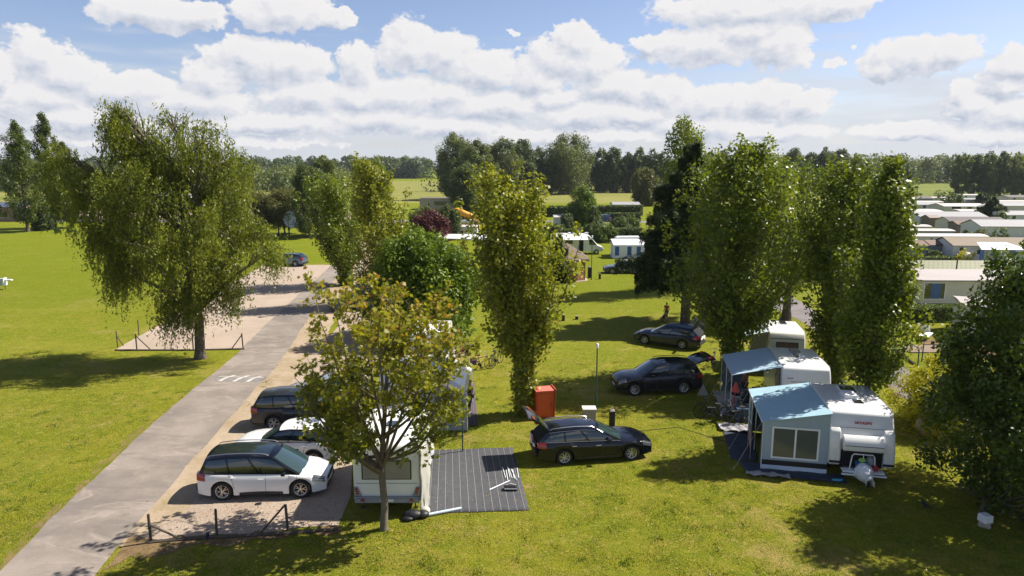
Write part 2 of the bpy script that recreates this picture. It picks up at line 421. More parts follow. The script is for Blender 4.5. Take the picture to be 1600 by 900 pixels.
# the camp road on the left
roadL = px((-60, 960), (0, 893), (60, 832), (130, 763), (240, 660), (375, 548), (430, 492), (490, 440), (522, 412), (548, 385), (560, 375))
roadR = px((590, 375), (565, 395), (538, 418), (503, 462), (462, 530), (425, 580), (395, 612), (300, 718), (215, 818), (150, 897), (110, 960))
sheet('camp_road', roadL+roadR, .012, M_ASPH, .06, 3, .7)
sheet('far_road', [(-160, 156), (-20, 150), (-14, 140), (-10, 146), (10, 152), (60, 150), (60, 155), (-20, 160), (-160, 166)], .006, M_ASPH2)
sheet('far_road', [(-160, 168), (-38, 164), (-38, 190), (-160, 196)], .010, M_PALE)
rl2 = [Vector(p) for p in roadL]; out_ = []
for i, p in enumerate(rl2):
    d_ = (rl2[min(i+1, len(rl2)-1)]-rl2[max(i-1, 0)]).normalized(); out_.append(p+Vector((-d_.y, d_.x, 0))*.30)
sheet('soil_edge', rl2[:5]+out_[:5][::-1], .0105, M_DRY, .16, 21, .35)
# pale gravel car park
sheet('gravel_lot', px((180, 547), (378, 546), (432, 492), (492, 440), (518, 414), (412, 414)), .008, M_PALE, .05, 5)
# sandy verge + gravel pitches on the right of the road
sheet('sandy_verge', px((205, 858), (240, 842), (300, 800), (345, 770), (430, 690), (470, 610), (500, 560), (520, 500), (560, 440), (600, 400), (640, 400), (640, 378), (590, 378), (565, 397), (540, 420), (490, 464), (440, 532), (400, 582), (370, 614), (275, 720), (200, 815), (175, 850)), .008, M_SAND, .12, 6)
sheet('gravel_pitches', px((228, 846), (300, 838), (420, 832), (528, 822), (548, 775), (552, 700), (562, 640), (590, 560), (612, 500), (628, 455), (640, 410), (600, 410), (548, 460), (520, 520), (470, 570), (430, 640), (370, 720), (290, 800)), .012, M_GRAVEL, .14, 8)
sheet('soil_edge', px((158, 893), (200, 842), (218, 838), (236, 846), (205, 868)), .014, M_DIRT, .15, 19, .4)
sheet('soil_edge', px((195, 862), (235, 842), (300, 842), (420, 834), (530, 822), (532, 832), (440, 842), (330, 852), (200, 868)), .016, M_DIRT, .30, 9, .4)
# path on the right
pathL = px((1200, 478), (1232, 492), (1262, 508), (1300, 535), (1345, 566), (1398, 612), (1460, 650), (1560, 690), (1700, 730))
pathR = px((1700, 668), (1540, 630), (1470, 612), (1425, 582), (1385, 553), (1330, 520), (1285, 492), (1255, 474), (1228, 460))
sheet('side_path', pathL+pathR, .010, M_ASPH2, .08, 11)
sheet('soil_edge', px((1385, 598), (1398, 603), (1420, 622), (1405, 622)), .006, M_DIRT, .1, 12)
sheet('terrace_path', px((1440, 548), (1470, 540), (1520, 552), (1640, 590), (1640, 575), (1520, 535), (1440, 530)), .008, M_DIRT, .1, 13)
sheet('far_road', [(20, 86), (70, 78), (130, 74), (130, 77), (70, 82), (20, 91)], .006, M_ASPH2)
# worn bare patches in the lawn
for i, (a, b, w, h) in enumerate([(955, 672, 24, 5), (1005, 700, 16, 7), (1120, 517, 26, 4)]):
    c = at(a, b); e = at(a+w, b); f = at(a, b-h); rx = abs(e.x-c.x); ry = abs(f.y-c.y); rq = random.Random(i)
    sheet('bare_patch', [(c.x+rx*q*math.cos(t*.2618), c.y+ry*q*math.sin(t*.2618)) for t in range(24) for q in (rq.uniform(.45, 1.25),)], .004+i*.0002, M_DRY, .08, i, .3)
# speed bump with its painted marks
def road_frame():
    a = at(355, 600); b = at(398, 600); c = at(352, 590); return a
bump_c = [at(340, 591), at(411, 593)]
u = (bump_c[1]-bump_c[0]); u.z = 0; Lb = u.length; u.normalize(); v = Vector((-u.y, u.x, 0))
mb = MB(); rows = []
for j in range(9):
    t = (j/8-.5)*1.1; z = .014+.045*math.cos(math.pi*(j/8-.5))
    rows.append([bump_c[0]+u*(Lb*i/6)+v*t+Vector((0, 0, z)) for i in range(7)])
mb.grid(rows); tag(mb.build('speed_bump', mat('bump_asphalt', (.2, .185, .175), .9, var=.3), smooth=60), 'low asphalt speed bump with worn white paint across the camp road', 'speed bump')
sb = bpy.context.scene.objects['speed_bump']
mb = MB(); wp = mat('road_paint', (.50, .47, .43), .8, var=.25, vscale=6)
def bz(t): return .020+.045*math.cos(math.pi*max(-.5, min(.5, t/1.1)))
for (i0, w, t0, t1, sl) in ((1.0, .22, -.55, .6, .5), (2.3, .22, -.55, .6, .5), (3.5, .2, -.55, .6, .5)):
    s0 = Lb*i0/4.2; P = []
    for k in range(7):
        t = t0+(t1-t0)*k/6; p = bump_c[0]+u*(s0+sl*(t-t0)*.6-.35)+v*t
        P.append([p+Vector((0, 0, bz(t))), p+u*w+Vector((0, 0, bz(t)))])
    mb.grid(P)
mb.grid([[bump_c[0]+u*(Lb*i/8)+v*(t)+Vector((0, 0, bz(t)+.003)) for i in range(9)] for t in (.12, .2)])
mb.build('paint_marks', wp, sb)
# edging board in front of the gravel lot
scn.cycles.max_bounces = 6; scn.cycles.diffuse_bounces = 2; scn.cycles.glossy_bounces = 3; scn.cycles.transmission_bounces = 3; scn.cycles.volume_bounces = 0
ORD = ['first', 'second', 'third', 'fourth', 'fifth', 'sixth', 'seventh', 'eighth', 'ninth', 'tenth']
# ------------------------------------------------------------------ leaves and trees
BARK = mat('bark', (.12, .095, .07), .95, var=.35, vscale=8, bump=.6, bscale=14)
BARK_L = mat('light_bark', (.14, .12, .09), .9, var=.3, vscale=6, bump=.5, bscale=12)
BARK_B = mat('birch_bark', (.10, .082, .065), .9, var=.45, vscale=5, bump=.5, bscale=12)
def unit(v): return v/np.maximum(np.linalg.norm(v, axis=1, keepdims=True), 1e-9)
LEAFPOLY = {
 'quad': np.array([(-.5, 0), (0, -.33), (.5, 0), (0, .33)]),
 'maple': np.array([(-.5, 0), (-.22, -.2), (-.25, -.5), (.05, -.3), (.3, -.42), (.24, -.12), (.55, 0), (.24, .12), (.3, .42), (.05, .3), (-.25, .5), (-.22, .2)])}
def leaf_mesh(name, P, size, material, parent, seed=0, up=.3, out=None, tone=None, hang=0, aspect=1.0, shape='quad'):
    rng = np.random.default_rng(seed); n = len(P)
    nrm = rng.normal(size=(n, 3)); nrm[:, 2] = nrm[:, 2]+up*2
    if out is not None: nrm += out*1.1
    nrm = unit(nrm)
    t = rng.normal(size=(n, 3)); t[:, 2] -= hang*2.5
    t = unit(t-nrm*np.sum(t*nrm, axis=1, keepdims=True)); b = np.cross(nrm, t)
    s = (size*rng.uniform(.7, 1.3, n))[:, None]
    poly = LEAFPOLY[shape]; k = len(poly)
    V = np.empty((n, k, 3))
    for j, (u, v) in enumerate(poly):
        V[:, j] = P+t*s*u+b*s*v*aspect+nrm*s*(-.25*abs(v))
    V = V.reshape(-1, 3).astype(np.float32)
    me = bpy.data.meshes.new(name); me.vertices.add(n*k); me.vertices.foreach_set('co', V.ravel())
    me.loops.add(n*k); me.loops.foreach_set('vertex_index', np.arange(n*k, dtype=np.int32))
    me.polygons.add(n); me.polygons.foreach_set('loop_start', np.arange(0, n*k, k, dtype=np.int32))
    try: me.polygons.foreach_set('loop_total', np.full(n, k, dtype=np.int32))
    except Exception: pass
    me.materials.append(material)
    a = me.attributes.new('leaf_tone', 'FLOAT', 'FACE')
    tv = rng.uniform(0, 1, n) if tone is None else np.clip(tone+rng.normal(0, .16, n), 0, 1)
    a.data.foreach_set('value', tv.astype(np.float32))
    me.update(calc_edges=True)
    o = bpy.data.objects.new(name, me); C.objects.link(o); o.parent = parent
    return o

def prof(pr, t):
    for (a, ra), (b, rb) in zip(pr, pr[1:]):
        if t <= b: return ra+(rb-ra)*(t-a)/max(1e-6, b-a)
    return pr[-1][1]

def tree(name, base, H, profile, label, cat='tree', group=None, bark=None, leafm=None, nclump=120, per=150, leaf=.14, z0=.2,
         clump=(.55, .8), lean=(0, 0), trunk_r=.25, seed=1, limbs=40, ivy=0, up=.35, hang=0, inner=.45, flat=1, shape='quad', aspect=1, offc=(0, 0), trunk_top=.85, steep=.6, upright=False, crown_off=None):
    """profile: list of (fraction of crown height, radius in m); crown runs from z0*H to H; lean shifts the crown with height"""
    rnd = random.Random(seed); rng = np.random.default_rng(seed)
    root = empty(name, base, 0, label, cat, group)
    zc0 = z0*H; hc = H-zc0
    def axis(z):
        t = z/H; return Vector((lean[0]*t*t+offc[0]*min(1, t/.3), lean[1]*t*t+offc[1]*min(1, t/.3), z))
    # trunk
    pts = []; rs = []
    n = 12
    wob = Vector((0, 0, 0))
    for i in range(n+1):
        z = H*trunk_top*i/n
        wob = wob+Vector((rnd.uniform(-1, 1), rnd.uniform(-1, 1), 0))*trunk_r*.16*(i > 0)
        pts.append(axis(z)+wob); rs.append(max(.02, trunk_r*(1-.88*i/n)*(1.35 if i == 0 else 1)))
    mb = MB(); mb.tube(pts, rs, 10); mb.build('trunk', bark or BARK, root, smooth=60)
    # clumps
    cl = []
    tries = 0
    rmax = max(r for _, r in profile)
    limbpaths = []
    if upright:
        nl = max(12, nclump//4)
        for i in range(nl):
            te = (i+.5+rnd.uniform(-.4, .4))/nl; te = min(.985, max(.03, te))**.92
            a = i*2.39996+rnd.uniform(-.5, .5); ze = zc0+hc*te
            rr = prof(profile, te)*(1+.16*math.sin(2*a+seed)+.12*math.sin(5*a+te*8+seed))*rnd.choice([.35, .6, .8, .95, 1.05, 1.2])
            rise = min(ze-zc0*.8, (1.0+2.2*rnd.random())*max(.5, rr/1.6)*1.25)
            e_ = axis(ze)+Vector((math.cos(a)*rr, math.sin(a)*rr*flat, 0)); s_ = axis(ze-rise)
            m_ = s_.lerp(e_, .5)+Vector((math.cos(a), math.sin(a), 0))*rr*.16
            limbpaths.append((s_, m_, e_))
            for k in range(4):
                u = .30+.70*k/3; c = (s_.lerp(m_, u*2) if u < .5 else m_.lerp(e_, u*2-1))+Vector((rnd.gauss(0, .12), rnd.gauss(0, .12), rnd.gauss(0, .15)))*clump[0]
                cs = clump[0]*(1.05-.55*u)*rnd.uniform(.75, 1.3)*(.6+.4*min(1, rr/rmax+.3))
                cl.append((c, cs, u, a))
    nup = len(cl); nclump = nup+nclump//5 if upright else nclump
    while len(cl) < nclump and tries < nclump*60:
        tries += 1
        t = rnd.random(); r = prof(profile, t)
        if rnd.random() > (r/rmax)**1.2: continue
        a = rnd.random()*2*math.pi; q = inner+(1-inner)*rnd.random()**.6
        rr = r*q*(1+.16*math.sin(3*a+seed)+.13*math.sin(5*a+t*9+seed))
        c = axis(zc0+hc*t)+Vector((math.cos(a)*rr, math.sin(a)*rr*flat, rnd.uniform(-.3, .3)))
        if upright: rr *= .8; c = axis(zc0+hc*t)+Vector((math.cos(a)*rr, math.sin(a)*rr*flat, 0))
        cs = clump[0]*(.55+.45*r/rmax)*rnd.choice([.55, .8, 1, 1.15, 1.35])
        cl.append((c, cs, q, a))
    if crown_off: cl = [(c+Vector((*crown_off, 0)), cs, q, a) for c, cs, q, a in cl]
    # limbs
    mb = MB()
    for (s_, m_, e_) in limbpaths:
        r0 = max(.03, trunk_r*.30*(1-s_.z/H)); mb.tube([s_, m_, e_], [r0, r0*.6, r0*.2], 5, cap=False)
    for (c, cs, q, a) in ([] if upright else sorted(cl, key=lambda k: -k[2])[:limbs]):
        ax = axis(c.z); d = (c-ax).length
        zs = max(H*z0*.75, c.z-d*steep*2.2); s = axis(zs)
        m = s.lerp(c, .5)+Vector((0, 0, -.12*d))
        r0 = max(.025, trunk_r*.32*(1-zs/H))
        mb.tube([s, m, c], [r0, r0*.6, r0*.22], 5, cap=False)
    if limbs: mb.build('branches', bark or BARK, root, smooth=80)
    # leaves
    Ps = []; Os = []; Ts = []
    for (c, cs, q, a) in cl:
        n = int(per*rnd.uniform(.6, 1.3)*(cs/clump[0])**2)
        d = unit(rng.normal(size=(n, 3))); r = rng.uniform(0, 1, (n, 1))**.38
        sc = np.array([cs, cs, cs*clump[1]*1.25])
        p = np.array(c)+d*r*sc
        if hang: p[:, 2] -= rng.uniform(0, 1, n)**2*hang*cs
        Ps.append(p); Os.append(d); Ts.append(np.full(n, rnd.uniform(.25, .75)))
    if ivy:
        n = int(ivy); z = rng.uniform(0, 1, n)**.8*zc0*1.25; a = rng.uniform(0, 2*np.pi, n)
        lump = .75+.25*np.sin(z*3.1+seed)+.15*np.sin(a*2+z*1.7)
        r = trunk_r*1.1+np.abs(rng.normal(0, .17, n))*lump+.1
        x = np.cos(a)*r; y = np.sin(a)*r
        axx = np.array([axis(q)[:2] for q in z])
        Ps.append(np.stack([x+axx[:, 0], y+axx[:, 1], z+.05], 1)); Os.append(np.stack([np.cos(a), np.sin(a), a*0], 1)); Ts.append(np.full(n, .5))
    P = np.concatenate(Ps); O = np.concatenate(Os); T = np.concatenate(Ts)
    P[:, 2] = np.maximum(P[:, 2], .06)
    leaf_mesh('crown', P, leaf, leafm, root, seed, up, O, T, hang=min(1, hang), aspect=aspect, shape=shape)
    return root

L_POP = leaf_mat('poplar_leaf', (.065, .105, .008), (.22, .265, .022), .33, .43)
L_POPB = leaf_mat('poplar_leaf_bright', (.085, .120, .008), (.29, .30, .028), .42, .43, c2=(.42, .40, .14))
L_BIR = leaf_mat('birch_leaf', (.065, .10, .010), (.24, .265, .035), .40, .4)
L_MAP = leaf_mat('maple_leaf', (.11, .145, .012), (.29, .275, .030), .42, c2=(.36, .20, .04))
L_CHE = leaf_mat('bright_leaf', (.055, .105, .008), (.18, .25, .016), .34)
L_DRK = leaf_mat('dark_leaf', (.028, .058, .007), (.12, .165, .017), .35, .36)
L_CON = leaf_mat('needle', (.024, .045, .014), (.080, .115, .026), .2)
L_PUR = leaf_mat('purple_leaf', (.05, .012, .018), (.13, .035, .045), .3)
L_YEL = leaf_mat('yellow_leaf', (.24, .25, .010), (.50, .46, .020), .4)
L_OLV = leaf_mat('olive_leaf', (.07, .085, .020), (.16, .16, .045), .35)
L_HED = leaf_mat('hedge_leaf', (.05, .085, .015), (.13, .18, .03), .3)
L_POPD = leaf_mat('poplar_leaf_dark', (.045, .070, .008), (.12, .155, .018), .28)
L_FAR = leaf_mat('far_leaf', (.075, .105, .028), (.17, .20, .055), .35)
L_FAR2 = leaf_mat('far_leaf_dark', (.050, .078, .026), (.12, .155, .045), .33)

def pxtree(name, b, top, halfw, label, prof_, **k):
    """base pixel, top pixel row, half width in pixels at the widest"""
    B = at(*b); H = height_at(B.y, top)
    z = B.y*math.cos(PITCH)+CAM_H*math.sin(PITCH)*.6
    r = halfw/FOC*z
    pr = [(t, r*f) for t, f in prof_]
    return tree(name, B, H, pr, label, **k)
P_POP = [(0, .35), (.12, .62), (.3, .92), (.5, 1.05), (.7, 1.1), (.85, .95), (.95, .65), (1, .2)]
P_COL = [(0, .5), (.2, .92), (.5, 1.05), (.75, .98), (.9, .72), (1, .2)]
P_SPK = [(0, .6), (.2, .95), (.4, 1), (.65, .75), (.85, .42), (1, .04)]
P_RND = [(0, .45), (.2, .85), (.45, 1), (.7, .88), (.9, .5), (1, .1)]
P_CON = [(0, .75), (.1, 1), (.35, .8), (.6, .5), (.85, .22), (1, .04)]
P_DOM = [(0, .85), (.25, 1), (.55, .95), (.8, .68), (1, .2)]
GR = 'poplars standing among the pitches'

# central poplar with ivy clad trunk
pxtree('poplar', (820, 647), 262, 72, 'leafy poplar beside the red cabinet in mid lawn, its trunk clad in ivy', P_POP, seed=3, leafm=L_POPB,
       nclump=230, per=190, leaf=.19, z0=.31, clump=(.68, 1.2), lean=(-1.3, 0), trunk_r=.26, limbs=60, ivy=3000, inner=.3, upright=True, cat='tree', group=GR)
# row on the right
pxtree('poplar', (1140, 588), 222, 80, 'broad poplar with ivy at its foot behind the middle caravan awning', P_COL, seed=8, leafm=L_POP, nclump=300, per=180, leaf=.20,
       z0=.25, clump=(.80, 1.2), trunk_r=.30, limbs=60, ivy=2600, inner=.3, upright=True, group=GR, offc=(.1, 0))
pxtree('poplar', (1228, 500), 250, 76, 'poplar with a bare brown trunk behind the farthest of the three awning caravans', P_COL, seed=5, leafm=L_POP, nclump=190, per=140, leaf=.23,
       z0=.27, clump=(.85, 1.2), trunk_r=.34, limbs=40, ivy=0, inner=.3, upright=True, group=GR)
pxtree('poplar', (1304, 606), 248, 56, 'dense poplar between the caravans and the side path, ivy round its short trunk', P_COL, seed=12, leafm=L_POP, nclump=190, per=160, leaf=.20,
       z0=.20, clump=(.72, 1.2), trunk_r=.27, limbs=40, ivy=2200, inner=.3, upright=True, group=GR, offc=(-.2, 0))
pxtree('poplar', (1347, 688), 246, 47, 'poplar nearest the caravan with the red lettering, bare trunk beside the side path', [(0, .5), (.1, .85), (.3, 1), (.6, .85), (.85, .62), (.95, .4), (1, .1)], seed=21, leafm=L_POP,
       nclump=230, per=150, leaf=.175, z0=.27, clump=(.58, 1.25), lean=(.25, 0), trunk_r=.17, limbs=60, ivy=260, inner=.25, upright=True, group=GR)
# left pair by the road
pxtree('poplar', (541, 446), 270, 43, 'poplar beside the camp road with a thick sleeve of ivy down its trunk', P_POP, seed=31, leafm=L_POP, nclump=170, per=140, leaf=.25,
       z0=.2, clump=(.9, 1.1), trunk_r=.4, limbs=30, ivy=2600, inner=.3, upright=True, lean=(-1.9, 0), group=GR)
pxtree('poplar', (607, 476), 246, 44, 'tall full poplar rising behind the bright green chestnut', P_COL, seed=33, leafm=L_POPB, nclump=190, per=140, leaf=.25,
       z0=.12, clump=(.9, 1.15), trunk_r=.35, limbs=30, ivy=800, inner=.3, upright=True, lean=(-1.6, 0), group=GR)
# chestnut: broad bright dome
pxtree('chestnut_tree', (664, 528), 360, 80, 'broad bright green chestnut hiding the blue cars behind the front maple', P_DOM, seed=41, leafm=L_CHE, nclump=230, per=260, leaf=.24,
       z0=.05, clump=(.95, .8), trunk_r=.25, limbs=40, inner=.35)
# front right dark tree
pxtree('lime_tree', (1538, 802), 372, 10, 'large dark leafy tree at the right edge, low crown over a small white box', P_POP, seed=51, leafm=L_DRK, nclump=1, per=1, limbs=0) if False else None
B = at(1538, 800)
tree('lime_tree', B, 9.7, [(0, .5), (.08, .8), (.25, 1*1.0), (.5, 1), (.75, .8), (.92, .45), (1, .1)] and [(0, 1.6), (.1, 3.0), (.3, 3.6), (.5, 3.6), (.72, 3.1), (.9, 1.9), (1, .5)],
     'large dark leafy tree at the right edge, its low crown above a small white box', seed=52, leafm=L_DRK, nclump=270, per=260, leaf=.165, z0=.045, clump=(.70, .85), trunk_r=.13, limbs=70, inner=.3, offc=(.7, .2), crown_off=(1.55, 0))
# yellow green shrub behind it
B = at(1455, 690)
tree('golden_shrub', at(1470, 668), 3.4, [(0, 1.6), (.3, 2.1), (.6, 1.9), (.85, 1.2), (1, .4)], 'yellow green bush beside the side path and the green fence', 'shrub', seed=54, leafm=L_YEL, nclump=210, per=150, leaf=.10,
     z0=.02, clump=(.42, .8), trunk_r=.06, limbs=0, inner=.3)
tree('dark_shrub', at(1440, 672), 1.6, [(0, .7), (.4, .9), (.8, .6), (1, .2)], 'low dark green bush beside a grey stone below the golden bush', 'shrub', seed=55, leafm=L_HED, nclump=40, per=80, leaf=.08,
     z0=.02, clump=(.3, .8), trunk_r=.04, limbs=0, inner=.3)

# big dark conifer with hanging boughs + lombardy poplar behind it
def conifer(base, H, r, label, seed=1, tiers=26, leafn=900, group=None, mat_=None, leaf=.3, z0=.12):
    rnd = random.Random(seed); rng = np.random.default_rng(seed)
    root = empty('conifer', base, 0, label, 'tree', group)
    mb = MB(); mb.tube([(0, 0, 0), (0, 0, H*.5), (.1, 0, H)], [H*.028, H*.017, .02], 8); mb.build('trunk', BARK, root, smooth=60)
    mb = MB(); Ps = []; Os = []
    for i in range(tiers):
        t = (i+rnd.random())/tiers; z = H*(z0+(.97-z0)*t); rr = r*((1-t)**.75)*rnd.uniform(.45, 1.2)+.25
        for k in range(6 if t < .8 else 4):
            a = rnd.random()*6.283; L_ = rr*rnd.uniform(.75, 1.1)
            d = np.array([math.cos(a), math.sin(a), 0])
            e = np.array([0, 0, z])+d*L_+np.array([0, 0, -.22*L_+.25*L_*t])
            mb.tube([(0, 0, z), tuple(np.array([0, 0, z])*.5+e*.5+np.array([0, 0, .06*L_])), tuple(e)], [.05, .03, .01], 4, cap=False)
            n = int(leafn/tiers*(.3+L_/r)); u = rng.uniform(.12, 1, n)**.8
            w = rng.normal(0, 1, n)*.20*L_*(1.1-u)
            per = np.array([-d[1], d[0], 0])
            p = np.array([0, 0, z])+d*L_*u[:, None]+per*w[:, None]; p[:, 2] += -.22*L_*u**1.4+.25*L_*t*u-np.abs(w)*.35-rng.uniform(0, .5, n)*L_*.35+rng.normal(0, .16, n)
            Ps.append(p); Os.append(np.tile([0, 0, .6], (n, 1)))
    mb.build('branches', BARK, root)
    P = np.concatenate(Ps); P[:, 2] = np.maximum(P[:, 2], .1)
    leaf_mesh('crown', P, leaf, mat_ or L_CON, root, seed, .5, np.concatenate(Os), aspect=.45)
    return root
B = at(1070, 508)
conifer(B, 14.2, 4.9, 'large dark conifer with drooping boughs behind the navy estate car', 61, 34, 34000, leaf=.30, z0=.27)
tree('lombardy_poplar', at(1062, 455), height_at(at(1062, 455).y, 180), [(0, 2.2), (.5, 2.0), (.65, 1.5), (.72, 1.9), (.85, 1.5), (.95, .7), (1, .1)], 'slender poplar top rising above the dark conifer', seed=62, leafm=L_POP,
     nclump=160, per=110, leaf=.25, z0=.2, clump=(.8, 1.3), trunk_r=.3, limbs=10, inner=.3)
conifer(at(872, 440), height_at(at(872, 440).y, 368), 2.3, 'small dark fir standing against the shelter roof', 63, 18, 9000, leaf=.28, z0=.03)

# weeping birch: lobes of hanging strands
def birch():
    B = at(313, 560); rng = np.random.default_rng(7); rnd = random.Random(7)
    root = empty('weeping_birch', B, 0, 'big weeping birch with trailing strands beside the pale gravel car park', 'tree')
    Y = B.y
    def W(px_, py_, dy=0):
        yy = Y+dy; z = height_at(yy, py_); return Vector((x_at(yy, z, px_)-B.x, dy, z))
    lobes = [  # px, py, rx px, ry px, depth offset m, depth radius m, weight
        (205, 205, 34, 46, .3, 1.8, .75), (240, 240, 50, 40, .3, 2.4, .8), (318, 222, 34, 30, -.5, 1.8, .5), (345, 262, 40, 34, 1.0, 2.2, .6),
        (240, 300, 70, 48, -.8, 3.4, 1.4), (325, 320, 62, 46, 0, 3.2, 1.1), (205, 380, 45, 50, 1.0, 2.8, .9),
        (130, 300, 46, 40, -.3, 2.0, .6), (112, 252, 34, 20, 0, 1.4, .22), (285, 395, 70, 42, -1.4, 3.0, 1.1), (385, 372, 44, 28, .3, 2.2, .5),
        (425, 392, 26, 22, -.4, 1.4, .24), (285, 455, 38, 30, -.6, 2.0, .45), (350, 430, 40, 22, .2, 1.8, .36), (186, 180, 16, 22, 0, .9, .16), (270, 190, 22, 18, 0, 1.2, .12),
        (192, 425, 28, 34, .5, 1.6, .5), (285, 488, 34, 22, -.4, 1.6, .45), (345, 462, 34, 18, .2, 1.4, .3), (165, 350, 26, 40, .2, 1.8, .4)]
    k = 44/FOC
    # limbs
    mb = MB(); mb2 = MB()
    mb.tube([(0, 0, -.05), (.02, 0, .5), W(311, 500), W(300, 440), W(292, 380), W(280, 300), W(262, 230)], [.42, .31, .27, .22, .17, .11, .04], 12)
    mb.build('trunk', BARK_B, root, smooth=60)
    for (a, b, rx, ry, dy, dr, w) in lobes:
        c = W(a, b, dy); s0 = W(305, min(490, b+120)); m = s0.lerp(c, .55)+Vector((0, 0, .35))
        mb2.tube([s0, m, c], [.16, .09, .03], 7)
        for i in range(9):
            e = c+Vector((rnd.uniform(-1, 1)*rx*k, rnd.uniform(-1, 1)*dr, rnd.uniform(-.3, 1)*ry*k)); q = m.lerp(c, rnd.uniform(.2, .9))
            mb2.tube([q, q.lerp(e, .5)+Vector((0, 0, .3)), e], [.05, .03, .008], 5, cap=False)
    mb2.build('branches', BARK_B, root, smooth=80)
    Ps = []; Ts = []
    for (a, b, rx, ry, dy, dr, w) in lobes:
        c = np.array(W(a, b, dy)); ns = int(640*w)
        d = unit(rng.normal(size=(ns, 3))); r = rng.uniform(.1, 1, (ns, 1))**.5
        nc_ = max(4, ns//16); K0 = c+d[:nc_]*r[:nc_]*np.array([rx*k, dr, ry*k])
        S0 = K0[rng.integers(0, nc_, ns)]+rng.normal(0, .30, (ns, 3))
        for s in S0:
            out = s-c; out[2] = 0
            lt = rng.uniform(.5, 1.35)*(1.3 if a < 260 else 1.0); n = int(lt*17)
            u = np.sort(rng.uniform(0, 1, n)); drift = -.35 if a < 300 else -.1
            curve = np.stack([u*(drift+out[0]*.13+rng.normal(0, .1)), u*(out[1]*.13+rng.normal(0, .1)), .12*np.sin(u*3)-u*u*lt*1.35], 1)
            p = s+curve+rng.normal(0, .035+.05*(1-u)[:, None], (n, 3))
            Ps.append(p); Ts.append(np.full(n, rng.uniform(.2, .8)))
    P = np.concatenate(Ps); T = np.concatenate(Ts); P[:, 2] = np.maximum(P[:, 2], .4)
    leaf_mesh('crown', P, .17, L_BIR, root, 7, .05, None, T, hang=1.0, aspect=.6)
birch()

# front maple, twigs and sparse star leaves
def maple():
    B = at(600, 827); rnd = random.Random(4); rng = np.random.default_rng(4); Y = B.y
    root = empty('young_maple', B, 0, 'young maple with thin yellowing leaves standing in front of the nearest caravan', 'tree')
    def W(px_, py_, dy=0):
        yy = Y+dy; z = height_at(yy, py_); return Vector((x_at(yy, z, px_)-B.x, dy, z))
    mb = MB()
    f1 = W(597, 745)
    mb.tube([(0, 0, -.05), (0, 0, .12), W(601, 790), f1], [.17, .135, .12, .115], 12)
    mb.build('trunk', BARK_L, root, smooth=60)
    mb = MB(); Ps = []
    ends = []
    lead = [f1, W(598, 690), W(603, 620), W(606, 540), W(604, 465)]
    mb.tube(lead, [.11, .085, .065, .04, .012], 8)
    mains = []
    tg = [(480, 560, 1.2), (470, 620, -.8), (500, 500, -.4), (520, 470, 1.4), (540, 600, -1.8), (560, 470, -.8), (640, 470, .9), (660, 500, -1.0), (700, 520, .4), (702, 575, 1.2),
          (700, 610, -.9), (700, 640, .6), (675, 560, -2.2), (630, 530, 2.4), (560, 540, 2.4), (590, 520, -2.4), (510, 660, -1.3), (500, 690, .2), (540, 690, -1.8), (650, 600, -2.2), (690, 660, -.6), (460, 590, 0), (615, 455, 0), (580, 455, .8), (680, 470, 0), (712, 545, 0), (510, 530, 2.4), (535, 645, 1.5)]
    for i, (a, b, dy) in enumerate(tg):
        e = W(a, b, dy); t = rnd.uniform(.02, .6) if i > 3 else rnd.uniform(0, .15)
        if b > 600: t = rnd.uniform(0, .18)
        j = min(3, int(t*4)); s = lead[j].lerp(lead[j+1], t*4-j)
        m = s.lerp(e, .5)+Vector(((e.x-s.x)*.06, 0, -.16*abs(e.x-s.x)+.0))
        r0 = .055*(1-t)+.012
        mb.tube([s, s.lerp(m, .5)+Vector((0, 0, -.03)), m, m.lerp(e, .5)+Vector((0, 0, .05)), e], [r0, r0*.85, r0*.65, r0*.45, .008], 6, cap=False)
        mains.append((s, m, e, r0))
        for q in range(7):
            u = rnd.uniform(.35, 1); p = (s.lerp(m, u*2) if u < .5 else m.lerp(e, u*2-1))
            d = Vector((rnd.gauss(0, 1), rnd.gauss(0, 1), rnd.gauss(.6, .6))).normalized()*rnd.uniform(.45, 1.05)
            e2 = p+d+(e-s).normalized()*.35
            mb.tube([p, p.lerp(e2, .5)+Vector((0, 0, -.05)), e2], [.018, .011, .004], 4, cap=False)
            for h in range(6):
                u2 = rnd.uniform(.4, 1); p2 = p.lerp(e2, u2)
                e3 = p2+Vector((rnd.gauss(0, 1), rnd.gauss(0, 1), rnd.gauss(.3, .6))).normalized()*rnd.uniform(.15, .4)
                mb.tube([p2, e3], [.006, .003], 3, cap=False); ends.append(e3)
    mb.build('branches', BARK, root, smooth=80)
    for e in ends:
        n = rnd.randint(4, 14) if e.z > 3.4 else rnd.randint(0, 9); Ps.append(np.array(e)+rng.normal(0, .105, (n, 3)))
    P = np.concatenate(Ps); T = np.clip((P[:, 2]-2.5)/9+.10, 0, .66)+rng.normal(0, .12, len(P))
    leaf_mesh('crown', P, .155, L_MAP, root, 5, .45, None, T, hang=.35, shape='maple')
maple()

